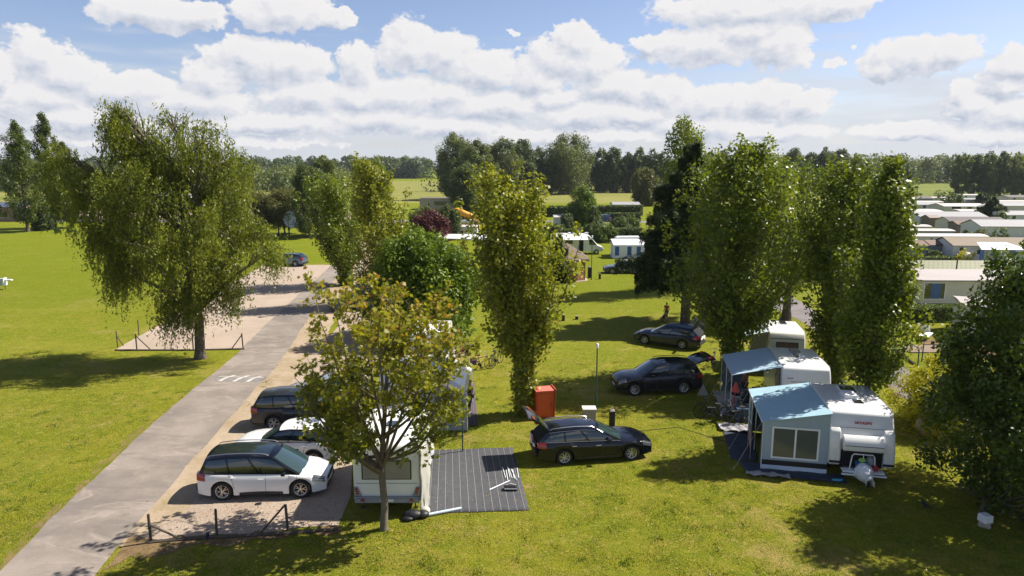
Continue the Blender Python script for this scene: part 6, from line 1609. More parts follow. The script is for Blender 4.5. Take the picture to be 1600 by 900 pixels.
for i, (a, b, r_, l, m) in enumerate([(1505, 411, 1.15, 'round clipped bush beside the white dome tent', L_YEL), (1462, 408, .9, 'low yellow green bush in front of the slate blue shed', L_HED), (1530, 406, 1.2, 'dark bush right of the white dome tent', L_FAR2),
                                (1512, 374, .9, 'pale bush right of the brown grey shed', L_HED), (1475, 358, 1.2, 'bush below the long grey roof', L_HED), (1533, 378, 1.3, 'pale flowering bush below the grey roofed gable', L_OLV), (1560, 380, 1.4, 'dark bush below the red brown topped shed', L_FAR2),
                                (1478, 322, 3.0, 'dark round bush in the farthest row, left of its twin', L_FAR2), (1492, 322, 2.6, 'dark round bush in the farthest row, right of its twin', L_FAR2), (1566, 350, 1.8, 'rounded bush below the big pointed fir', L_HED), (1460, 352, .8, 'small bush beside the small grey brown shed', L_HED),
                                (1447, 372, .8, 'tiny green bush left of the dark brown roof', L_HED), (1515, 395, .9, 'green bush between the pale flat roof and the tan roof', L_HED), (90, 364, .5, 'small round shrub leftmost of two on the far lawn', L_HED), (110, 363, .5, 'small round shrub rightmost of two on the far lawn', L_HED)]):
    B = at(a, b); tree('bush', B, 1.6*r_, [(0, r_*.8), (.4, r_), (.8, r_*.7), (1, .1)], l, cat='bush', leafm=m, nclump=26, per=50, leaf=max(.1, B.y/FOC*2.4), z0=.02, clump=(r_*.35, .9), trunk_r=.05, limbs=0, seed=300+i, inner=.3)
conifer(at(1549, 347), height_at(at(1549, 347).y, 309), 5.0, 'big pointed dark fir among the mobile homes', 64, 20, 9000, leaf=.7, z0=.02, group='firs among the mobile homes')
conifer(at(1534, 322), height_at(at(1534, 322).y, 301), 4.2, 'slender dark fir behind the big pointed fir', 65, 16, 5000, leaf=.9, z0=.02, group='firs among the mobile homes')
tree('bush', at(8, 344), 4.2, [(0, 1), (.5, 1.6), (1, .3)], 'small reddish tree in front of the camp building at the far left', cat='tree', leafm=leaf_mat('red_leaf', (.20, .07, .015), (.34, .16, .03), .3), nclump=30, per=50, leaf=.35, z0=.3, clump=(.7, .9), trunk_r=.1, limbs=3, seed=330)

# ------------------------------------------------------------------ street furniture and small things
POST = mat('weathered_post', (.075, .060, .048), .9, var=.3, vscale=10); GPOST = mat('green_post', (.02, .07, .05), .6); WIRE = mat('wire', (.12, .12, .12), .5)
def post_fence(name, label, posts, struts, h, r=.045, board=None, group=None, wire=True, m=POST, cat='fence', lean=0):
    root = empty(name, posts[0], 0, label, cat, group); o = Vector(posts[0]); o.z = 0
    for i, p in enumerate(posts):
        p = Vector(p)-o; mb = MB(); mb.tube([p+Vector((0, 0, -.1)), p+Vector((.03*math.sin(i*2.3), 0, h*(1+.04*math.sin(i*5))))], r, 8); mb.build('post', m, root)
    for a, b in struts:
        a = Vector(a)-o; b = Vector(b)-o; mb = MB(); mb.tube([a, b], r*.8, 7); mb.build('strut', m, root)
    if wire:
        mb = MB()
        for z in (.35, .65, .92):
            mb.tube([Vector(p)-o+Vector((0, 0, h*z)) for p in posts], .004, 4)
        mb.build('wire', WIRE, root)
    if board:
        mb = MB(); mb.tube([Vector(p)-o+Vector((0, 0, .05)) for p in board], .055, 4); mb.build('edging_board', POST, root)
    return root
p = [at(236, 848), at(339, 838), at(450, 831)]
post_fence('wire_fence', 'three dark fence posts with slanting struts in front of the white people carrier', p, [(p[0]+Vector((.04, 0, .62)), at(277, 842)+Vector((0, 0, .06))), (p[2]+Vector((-.04, 0, .98)), at(405, 838)+Vector((0, 0, .06)))], 1.0, board=[at(232, 849), at(300, 843), at(400, 838), at(529, 829)], wire=False)
mb = MB(); mb.box((0, 0, .12), (.09, .09, .24)); o = mb.build('stub_post', mat('blue_stub', (.01, .02, .06), .5), bevel=.02); tag(o, 'short dark blue stub between the first two fence posts', 'post'); o.location = at(325, 842)
p = [at(214, 547), at(302, 547), at(380, 545)]
post_fence('wire_fence', 'dark posts with struts along the front edge of the pale gravel car park', p, [(p[0]+Vector((.04, 0, .95)), at(236, 547)), (p[2]+Vector((-.04, 0, .95)), at(362, 545))], 1.1, board=[at(180, 548), at(300, 548), at(382, 546)], wire=False)
p = [at(184, 543), at(217, 523)]
post_fence('wire_fence', 'two lone posts with a strut at the left corner of the pale gravel car park', p, [(p[0]+Vector((.0, 0, .8)), at(193, 540))], 1.15, wire=False, r=.035)
p = [at(1397, 545), at(1413, 556), at(1433, 572)]
g_ = [at(1393, 545), at(1437, 573), at(1441, 566), at(1500, 565)]
post_fence('green_wire_fence', 'green wire mesh fence beside the side path above the golden bush', [at(1372, 528), at(1397, 546), at(1434, 573), at(1440, 565), at(1495, 566), at(1540, 567)], [], 1.15, m=GPOST, r=.035, wire=True)
mb = MB(); pts = [at(1360, 520), at(1397, 547), at(1433, 574), ]; mb.tube([q+Vector((0, 0, .08)) for q in pts], .07, 4); o = mb.build('low_edging', POST); tag(o, 'low dark edging board at the foot of the green fence', 'edging')
mb = MB(); 
root = empty('green_rail', at(1434, 573), 0, 'thin green top rail of the garden fence', 'rail'); o_ = Vector(root.location)
for a, b in ((at(1372, 528), at(1434, 573)), (at(1440, 565), at(1540, 567))):
    mb.tube([a-o_+Vector((0, 0, 1.12)), b-o_+Vector((0, 0, 1.12))], .025, 5)
mb.build('rail', GPOST, root)
# lamp pole
P0 = at(931, 645); lh = height_at(P0.y, 537); lp = empty('lamp_pole', P0, 0, 'slim green lamp pole with a small white head by the grey service box', 'lamp pole', 'slim lamp poles on the lawn')
mb = MB(); mb.tube([(0, 0, 0), (0, 0, .9), (0, 0, .95), (0, 0, lh-.2)], [.05, .05, .035, .03], 8); mb.build('pole', mat('dark_green_paint', (.02, .06, .04), .5), lp, smooth=50)
mb = MB(); mb.tube([(0, 0, lh-.22), (0, 0, lh-.02), (0, 0, lh+.02)], [.06, .07, .03], 10); mb.build('lamp_head', FR_W, lp, smooth=50)
for (a, b, tp, l) in ((1217, 515, 478, 'slim green lamp pole left of the trunk of the far right poplar'), (924, 437, 368, 'slim green lamp pole beside the thatched shelter')):
    c = copy_tree(lp); Q = at(a, b); c.location = Q; s = height_at(Q.y, tp)/lh; c.scale = (1.2, 1.2, s); c['label'] = l
# another thin pole by the mat
P0 = at(723, 706); h_ = height_at(P0.y, 618); mb = MB(); mb.tube([(0, 0, 0), (0, 0, h_)], .03, 8); lp2 = empty('lamp_pole', P0, 0, 'thin dark pole standing at the corner of the purplish mat', 'lamp pole', 'slim lamp poles on the lawn'); mb.build('pole', mat('dark_green_paint', ()), lp2)
mb = MB(); mb.tube([(0, 0, h_), (0, 0, h_+.2)], [.05, .06], 8); mb.build('lamp_head', BLK, lp2)
# service boxes
CONC = mat('pebble_concrete', (.38, .34, .28), .95, var=.3, vscale=20, bump=.6, bscale=30)
P0 = at(920, 661); t = empty('service_box', P0, 0, 'grey pebbled concrete box with a pale top behind the black estate car', 'service box')
mb = MB(); mb.box((0, 0, .36), (.62, .5, .72)); mb.build('box', CONC, t, bevel=.02); mb = MB(); mb.box((0, 0, .75), (.66, .54, .06)); mb.build('top', mat('pale_top', (.6, .56, .5), .8), t, bevel=.01)
P0 = at(956, 667); t = empty('bollard', P0, 0, 'black bollard with a pale cap right of the concrete box', 'bollard', 'bollards on the lawn')
mb = MB(); mb.box((0, 0, .4), (.26, .26, .8)); mb.build('post', BLK, t, bevel=.03); mb = MB(); mb.box((0, 0, .83), (.24, .24, .06), taper=(.6, .6)); mb.tube([(0, 0, .86), (0, 0, .98)], .03, 6); mb.build('cap', CONC, t)
for (a, b, s, l) in ((869, 500, .9, 'black bollard, tallest of the small posts on the middle lawn'), (880, 501, .6, 'short dark bollard right of the tallest one on the middle lawn'), (854, 500, .95, 'dark bollard beside the central poplar crown on the middle lawn'), (901, 499, .35, 'tiny stub post rightmost on the middle lawn'), (937, 436, .8, 'short brown black post left of the grey blue saloon'), (921, 434, 1.5, 'tall grey post beside the thatched shelter')):
    c = copy_tree(t); c.location = at(a, b); c.scale = (s if s > 1 else .9, s if s > 1 else .9, s); c['label'] = l
for (a, b, l) in ((1003, 700, 'thin dark stake left of a pair in front of the black estate car'), (1012, 706, 'thin dark stake right of a pair in front of the black estate car')):
    mb = MB(); mb.tube([(0, 0, 0), (.02, 0, .62)], .028, 6); o = mb.build('stake', POST); o.location = at(a, b); tag(o, l, 'stake', 'stakes in front of the black estate car')
# red box
RB = mat('orange_red_board', (.60, .085, .018), .55, var=.05); P0 = at(848, 650); hr = 1.55
t = empty('red_cabinet', P0, R(12), 'orange red upright cabinet with a raised right edge leaning by the ivy clad poplar', 'cabinet'); t.scale = (.82, .85, .95)
mb = MB(); mb.prism([(-.50, .05), (.52, .05), (.56, hr-.12), (-.50, hr-.12)], -.45, .40); mb.build('body', RB, t, bevel=.02)
mb = MB(); mb.prism([(.52, .03), (.60, .03), (.68, hr), (.60, hr)], -.50, .46); mb.build('side_panel', mat('dark_orange_edge', (.40, .06, .02), .6), t, bevel=.015)
mb = MB(); mb.prism([(-.54, hr-.12), (.56, hr-.12), (.56, hr-.06), (-.54, hr-.06)], -.48, .43); mb.build('lid', mat('faded_red', (.62, .14, .10), .6), t, bevel=.01)
mb = MB(); rect_frame(mb, Vector((.0, -.455, hr*.48)), Vector((1, 0, 0)), Vector((0, 0, 1)), .86, 1.22, .012, .012); mb.box((.36, -.47, .75), (.03, .03, .16)); mb.build('door_seam', mat('cabinet_seam', (.16, .02, .01), .6), t)
# white box bottom right
P0 = at(1538, 822); t = empty('utility_box', P0, R(10), 'small white box on a grey foot under the dark tree at the right edge', 'utility box')
mb = MB(); mb.box((0, 0, .30), (.34, .34, .26), taper=(.95, .95)); mb.build('cover', FR_W, t, bevel=.03); mb = MB(); mb.tube([(0, 0, 0), (0, 0, .18)], [.2, .17], 12); mb.build('foot', CONC, t)
# black crow-like thing: small dark bird on the lawn
mb = MB(); mb.tube([(-.16, 0, .10), (-.05, 0, .13), (.06, 0, .20), (.12, 0, .30), (.15, 0, .32), (.22, 0, .31)], [.015, .07, .075, .04, .035, .008], 10); mb.tube([(-.12, 0, .12), (-.30, 0, .06)], [.045, .02], 6); mb.tube([(.0, .03, .12), (.0, .03, .01)], .008, 4); mb.tube([(.0, -.03, .12), (.0, -.03, .01)], .008, 4)
o = mb.build('crow', BLK, smooth=70); tag(o, 'small black bird on the shaded grass right of the lettered caravan', 'bird'); o.location = at(1445, 794); o.rotation_euler = (0, 0, R(140)); o.scale = (.85, .85, .95)
# grey stone
mb = MB(); mb.ball((0, 0, .35), (.75, .55, .5), n=14, k=9); o = mb.build('boulder', mat('boulder_grey', (.30, .26, .24), .95, var=.25, bump=1, bscale=5), smooth=50); tag(o, 'grey brown boulder below the golden bush', 'stone'); o.location = at(1448, 676); o.rotation_euler = (.2, .1, .6)
# sign with yellow disc by the left poplar
P0 = at(562, 430); t = empty('sign_post', P0, 0, 'white sign post with a small yellow sign beside the ivy sleeved poplar', 'sign')
hs = height_at(P0.y, 396); mb = MB(); mb.box((0, 0, hs*.45), (.28, .12, hs*.9)); mb.build('post', FR_W, t); mb = MB(); mb.box((0, -.02, hs-.2), (.9, .12, .5)); mb.build('sign_panel', mat('yellow_sign', (.55, .40, .10), .6), t, bevel=.05)
# left edge white box on legs
P0 = at(2, 452); t = empty('utility_box', P0, 0, 'white box on legs with a pale spout at the left edge of the lawn', 'utility box')
mb = MB(); mb.box((-.1, 0, .75), (1.0, .5, .7)); mb.build('box', mat('grey_green_box', (.40, .44, .42), .7), t, bevel=.02); mb = MB(); mb.box((.45, 0, .78), (.14, .52, .76)); mb.box((.85, 0, .95), (.7, .3, .12)); mb.build('panel', FR_W, t, bevel=.03)
mb = MB(); mb.tube([(-.4, 0, 0), (-.4, 0, .5)], .03, 5); mb.tube([(.42, 0, 0), (.42, 0, .5)], .03, 5); mb.build('leg', BLK, t)
# swing frame by the flat crowned trees
P0 = at(398, 369); t = empty('swing_frame', P0, 0, 'dark swing frame with a white round target under the flat crowned trees', 'swing frame')
w = at(452, 369).x-P0.x; mb = MB()
for x in (0, w*.35, w*.7, w): mb.tube([(x, 0, 0), (x, 0, 3.6)], .12, 6)
mb.tube([(0, 0, 3.5), (w, 0, 3.5)], .1, 6); mb.build('frame', BLK, t)
mb = MB(); mb.tube([(w+.6, -.1, 3.0), (w+.6, .1, 3.0)], 1.5, 16); mb.build('target', mat('target_white', (.6, .66, .75), .6), t)
# garden furniture on the right
mb = MB(); mb.box((0, 0, .35), (.6, 1.6, .05)); mb.box((.25, -.9, .6), (.6, .05, .6), rx=-.5)
for x in (-.25, .25):
    for y in (-.7, .7): mb.tube([(x, y, 0), (x, y, .34)], .02, 5)
o = mb.build('sun_lounger', FR_W, None); tag(o, 'white sun lounger on the terrace in front of the dark hedge', 'sun lounger'); o.location = at(1446, 530); o.rotation_euler = (0, 0, 2.4)
mb = MB(); mb.box((0, 0, .04), (2.6, 1.8, .06)); o = mb.build('low_deck', mat('brown_deck', (.22, .16, .12), .9), None); tag(o, 'low brown deck under the white sun lounger', 'deck'); o.location = at(1440, 546)

# ------------------------------------------------------------------ bicycles
def bicycle(label, loc, rz, group='bicycles parked on the lawn', frame=BLK, tilt=0.15, bag=None, s=1.0, child=False):
    root = empty('bicycle', loc, rz, label, 'bicycle', group); root.rotation_euler = (tilt, 0, rz); root.scale = (s, s, s); r = .34
    for x in (-.53, .53):
        mb = MB(); mb.tube([(x+r*math.cos(2*math.pi*i/22), 0, r+r*math.sin(2*math.pi*i/22)) for i in range(23)], .022, 6, cap=False)
        for k in range(8):
            a = math.pi*k/8; mb.tube([(x+r*math.cos(a), 0, r+r*math.sin(a)), (x-r*math.cos(a), 0, r-r*math.sin(a))], .003, 3)
        mb.build('wheel', RUB, root)
    mb = MB(); B_ = (-.08, 0, .30); S_ = (-.20, 0, .78); H_ = (.34, 0, .82)
    for a, b in ((B_, S_), (B_, H_), (S_, H_), (B_, (-.53, 0, r)), (S_, (-.53, 0, r)), (H_, (.53, 0, r)), (H_, (.32, 0, 1.0))): mb.tube([a, b], .020, 6)
    mb.build('frame', frame, root)
    mb = MB(); mb.tube([(.22, -.28, 1.02), (.34, -.12, 1.04), (.34, .12, 1.04), (.22, .28, 1.02)], .016, 6); mb.build('handlebar', SILV, root)
    mb = MB(); mb.tube([(-.20, 0, .78), (-.22, 0, .92)], .015, 6); mb.box((-.24, 0, .95), (.26, .15, .06)); mb.build('saddle', BLK, root, bevel=.02)
    mb = MB(); mb.tube([(-.08, -.1, .30), (-.08, .1, .30)], .09, 12); mb.box((-.02, -.13, .14), (.1, .08, .03)); mb.box((-.14, .13, .46), (.1, .08, .03)); mb.build('crank', BLK, root)
    mb = MB(); mb.box((-.52, 0, .74), (.40, .14, .02)); mb.tube([(-.5, .06, .72), (-.53, .06, r)], .008, 4); mb.build('luggage_rack', BLK, root)
    if bag:
        mb = MB()
        for s_ in (-1, 1): mb.box((-.50, s_*.13, .58), (.34, .12, .30))
        mb.build('pannier', bag, root, bevel=.03)
    return root
bicycle('bicycle with a purple bag on the lawn left of the central poplar', at(752, 577), R(15), bag=mat('purple_bag', (.12, .05, .16), .8), frame=BLK)
bicycle('bicycle standing upright behind the one with the purple bag', at(775, 570), R(60), tilt=.05)
bicycle('bicycle leaning at the ivy clad foot of the broad poplar', at(1113, 572), R(70), tilt=.1, frame=SILV)
for i, (a, b, rz, l) in enumerate([(1110, 652, 10, 'black bicycle at the left end of the group beside the pale blue canopy'), (1128, 660, -12, 'black bicycle second from the left beside the pale blue canopy'), (1146, 655, 25, 'black bicycle third from the left beside the pale blue canopy'), (1164, 664, 5, 'black bicycle nearest the grey blue awning wall')]):
    bicycle(l, at(a, b), R(rz), 'bicycles beside the pale blue canopy', tilt=.12*(1 if i % 2 else -1))
bicycle('bicycle standing behind the conifer trunk', at(1102, 522), R(5), frame=SILV, tilt=.1)
bicycle('bicycle just right of the conifer trunk beside the white pack', at(1088, 516), R(30), frame=SILV, tilt=-.1)
mb = MB(); mb.ball((0, 0, .3), (.55, .35, .32)); mb.ball((.5, .1, .22), (.35, .3, .22)); o = mb.build('luggage_heap', mat('pale_luggage', (.5, .46, .46), .8, var=.4, vscale=5), smooth=50); tag(o, 'heap of pale bags beside the conifer trunk', 'bags'); o.location = at(1088, 510)
# camping furniture under the canopies
def chair(label, loc, rz, m, group='folding chairs under the pale blue canopy'):
    t = empty('folding_chair', loc, rz, label, 'chair', group)
    mb = MB(); mb.box((0, 0, .43), (.46, .46, .03)); mb.build('seat', m, t, bevel=.01)
    mb = MB(); mb.box((-.26, 0, .78), (.04, .46, .62), ry=-.22); mb.build('backrest', m, t, bevel=.01)
    for s in (-1, 1):
        mb = MB(); mb.tube([(.22, s*.23, 0), (-.18, s*.23, .62)], .013, 5); mb.build('leg', SILV, t); mb = MB(); mb.tube([(-.25, s*.23, 0), (.2, s*.23, .62), (-.25, s*.23, .64)], .013, 5); mb.build('leg', SILV, t)
    return t
NAV = mat('dark_canvas', (.02, .025, .04), .9)
chair('dark folding chair with its back to the viewer under the pale blue canopy', G2_(-1.45, 1.1, .02), R(100), NAV)
chair('dark folding chair left of the camping table under the canopy', G2_(-1.7, 2.2, .02), R(20), NAV)
chair('dark folding chair beside the caravan wall under the canopy', G2_(-.6, 1.2, .02), R(170), NAV)
t = empty('camping_table', G2_(-1.2, 1.9, .02), R(8), 'low grey camping table under the pale blue canopy', 'table')
mb = MB(); mb.box((0, 0, .68), (.6, 1.1, .03)); mb.build('tabletop', RGY, t, bevel=.01)
for x in (-.24, .24):
    for y in (-.48, .48): mb = MB(); mb.tube([(x, y, 0), (x, y, .67)], .014, 5); mb.build('leg', SILV, t)
# red parasol-like cloth hanging on a stick
mb = MB(); mb.tube([(0, 0, 1.0), (.04, 0, 1.45)], [.24, .05], 8); mb.tube([(0, 0, .1), (0, 0, 1.5)], .02, 5, 0); o = mb.build('folded_sunshade', mat('coral_cloth', (.60, .10, .08), .8)); tag(o, 'coral red folded sunshade on a stick at the left of the canopy', 'sunshade'); o.location = G2_(-2.0, .9, .02)
mb = MB(); mb.box((0, 0, .3), (.9, .5, .6)); mb.box((.0, 0, .66), (.7, .4, .12)); o = mb.build('camping_kitchen', [mat('kitchen_grey', (.06, .07, .09), .7)], bevel=.02); tag(o, 'dark camping kitchen stand against the middle caravan wall', 'kitchen stand'); o.location = G2_(-.5, 2.6, .02)
mb = MB(); mb.box((0, 0, .33), (1.3, .45, .66)); o = mb.build('storage_rack', mat('blue_fabric', (.06, .12, .22), .8), bevel=.02); tag(o, 'blue fabric storage rack standing in front of the pale floor mat', 'rack'); o.location = G2_(-1.5, -.35, 0)
mb = MB(); mb.prism([(-.3, 0), (.3, 0), (0, .65)], -.02, .02); mb.prism([(-.05, .0), (.35, 0), (.1, .5)], .2, .24); o = mb.build('folding_sign', mat('grey_board', (.35, .36, .34), .8)); tag(o, 'small pale folded boards on the grass behind the anthracite off road car', 'boards'); o.location = at(1098, 618)
mb = MB(); slab(mb, [(-.6, 0, 1.15), (.6, 0, 1.15), (.55, 0, .5), (-.5, 0, .42)], .02, nu=12); mb.tube([(-.7, 0, 0), (-.65, 0, 1.15), (.7, 0, 1.15), (.7, 0, 0)], .015, 5); o = mb.build('towel_rack', mat('washed_cloth', (.32, .22, .22), .9, var=.5, vscale=6)); tag(o, 'towels drying on a rack in the open side of the lettered caravan awning', 'towels'); o.location = fr(A, -2.75, 1.6, 0); o.rotation_euler = (0, 0, R(75))

hedge('tall dark hedge across the lawn behind the small bright tree', at(838, 339), at(1002, 337), 2.0, 2.6, m=L_FAR2, leaf=.35, dens=40, seed=15)
hedge('hedge of mixed green behind the purple leaved tree', at(640, 352), at(735, 350), 2.0, 2.6, m=L_HED, leaf=.35, dens=40, seed=16)

for (l, x0, x1, yb, tp, rk, rm_, wl, D__) in (
 ('low pale roof just left of the big pointed fir', 1500, 1534, 343, 337, ('flat', .3), ROOF_C, RW, 6), ('long grey roof in the row behind the red brown topped shed', 1568, 1660, 350, 343, ('gable', .7), ROOF_G, RWW, 6),
 ('white roof between the two dark round bushes and the slender fir', 1500, 1528, 313, 309, ('flat', .3), ROOF_C, RWW, 5), ('dark roofed cabin in the farthest row at the right edge', 1575, 1640, 317, 312, ('gable', .6), ROOF_D, RW, 6),
 ('pale roofed cabin second from the back at the right edge', 1560, 1640, 325, 319, ('flat', .3), ROOF_C, RWW, 5), ('grey roofed cabin left of the row with wide windows', 1432, 1470, 331, 326, ('gable', .5), ROOF_G, RWW, 5)):
    mh_px(l, x0, x1, yb, tp, roof=rk, rm=rm_, wall=wl, D=D__, rz=R(-2), wins=[(2, 1.4, .8, .7), (6, 1.4, 1.2, .7)])
# ------------------------------------------------------------------ grass blades, weeds and fallen leaves near the camera
def inside(P, poly):
    x, y = P[:, 0], P[:, 1]; c = np.zeros(len(P), bool); n = len(poly)
    for i in range(n):
        x1, y1 = poly[i][0], poly[i][1]; x2, y2 = poly[(i+1) % n][0], poly[(i+1) % n][1]
        s = ((y1 > y) != (y2 > y)) & (x < (x2-x1)*(y-y1)/((y2-y1) if y2 != y1 else 1e-9)+x1); c ^= s
    return c
def blades(name, P, h, w, m, seed, tone):
    rng = np.random.default_rng(seed); n = len(P); a = rng.uniform(0, 6.283, n); hh = h*rng.uniform(.5, 1.4, n); ln = rng.normal(0, .5, (n, 2))*hh[:, None]
    V = np.zeros((n, 3, 3)); dx = np.cos(a)*w/2; dy = np.sin(a)*w/2
    V[:, 0, 0] = P[:, 0]-dx; V[:, 0, 1] = P[:, 1]-dy; V[:, 1, 0] = P[:, 0]+dx; V[:, 1, 1] = P[:, 1]+dy; V[:, 2, 0] = P[:, 0]+ln[:, 0]; V[:, 2, 1] = P[:, 1]+ln[:, 1]; V[:, 2, 2] = hh
    me = bpy.data.meshes.new(name); me.vertices.add(n*3); me.vertices.foreach_set('co', V.astype(np.float32).ravel()); me.loops.add(n*3); me.loops.foreach_set('vertex_index', np.arange(n*3, dtype=np.int32))
    me.polygons.add(n); me.polygons.foreach_set('loop_start', np.arange(0, n*3, 3, dtype=np.int32)); me.materials.append(m)
    at_ = me.attributes.new('leaf_tone', 'FLOAT', 'FACE'); at_.data.foreach_set('value', np.clip(tone, 0, 1).astype(np.float32)); me.update(calc_edges=True)
    o = bpy.data.objects.new(name, me); C.objects.link(o); return o
rng = np.random.default_rng(99); N_ = 330000
yy = 16+26*rng.random(N_)**1.5; xx = (rng.random(N_)*2-1)*(yy*.80+2); P = np.stack([xx, yy], 1)
ex = [roadL+roadR, px((228, 846), (300, 838), (420, 832), (528, 822), (548, 775), (552, 700), (562, 640), (590, 560), (612, 500), (520, 520), (470, 560), (300, 718), (150, 897)),
      pathL+pathR, px((664, 803), (827, 798), (801, 700), (672, 704)), px((690, 668), (747, 664), (741, 600), (690, 600)), [fr(A, -3.6, -.6), fr(A, 2.5, -.6), fr(A, 2.5, 4.6), fr(A, -3.7, 4.6)], [G2_(-2.7, 0), G2_(2.4, 0), G2_(2.4, 4.3), G2_(-2.7, 4.3)]]
k = np.ones(N_, bool)
for e in ex: k &= ~inside(P, e)
f = np.sin(P[:, 0]*1.7+np.sin(P[:, 1]*1.3)*2)*np.sin(P[:, 1]*2.1+np.sin(P[:, 0]*.9)*2)+rng.normal(0, .55, N_)
k &= f > -.15; P = P[k]; f = f[k]
L_GR = leaf_mat('grass_blade', (.085, .110, .004), (.30, .27, .045), .35, .6)
tag(blades('short_grass', P, .040, .022, L_GR, 98, .45+.22*np.sin(P[:, 0]*.6+2*np.sin(P[:, 1]*.35))+rng.normal(0, .25, len(P))), 'short mown grass of the lawn near the camera', 'grass', kind='stuff')
# clumps of coarser, darker weeds
c0 = P[rng.integers(0, len(P), 520)]; W_ = np.repeat(c0, 24, 0)+rng.normal(0, .13, (520*24, 2)); kk = np.ones(len(W_), bool)
for e in ex: kk &= ~inside(W_, e)
W_ = W_[kk]
tag(blades('weeds', W_, .075, .035, leaf_mat('weed_leaf', (.075, .125, .006), (.19, .25, .02), .3), 97, rng.random(len(W_))), 'tufts of darker coarse grass and weeds scattered over the lawn', 'weeds', kind='stuff')
# dry leaves under the maple and on the gravel
n = 900; q = np.concatenate([np.stack([rng.normal(-6.2, 2.6, n), rng.normal(20.8, 1.5, n)], 1), np.stack([rng.uniform(-9, 14, 500), rng.uniform(18, 30, 500)], 1)])
Pz = np.concatenate([q, np.full((len(q), 1), .03)], 1)
tag(leaf_mesh('fallen_leaves', Pz, .07, leaf_mat('dry_leaf', (.16, .09, .03), (.34, .22, .07), .1), None, 96, 2.0), 'dry fallen leaves strewn under the young maple', 'fallen leaves', kind='stuff')
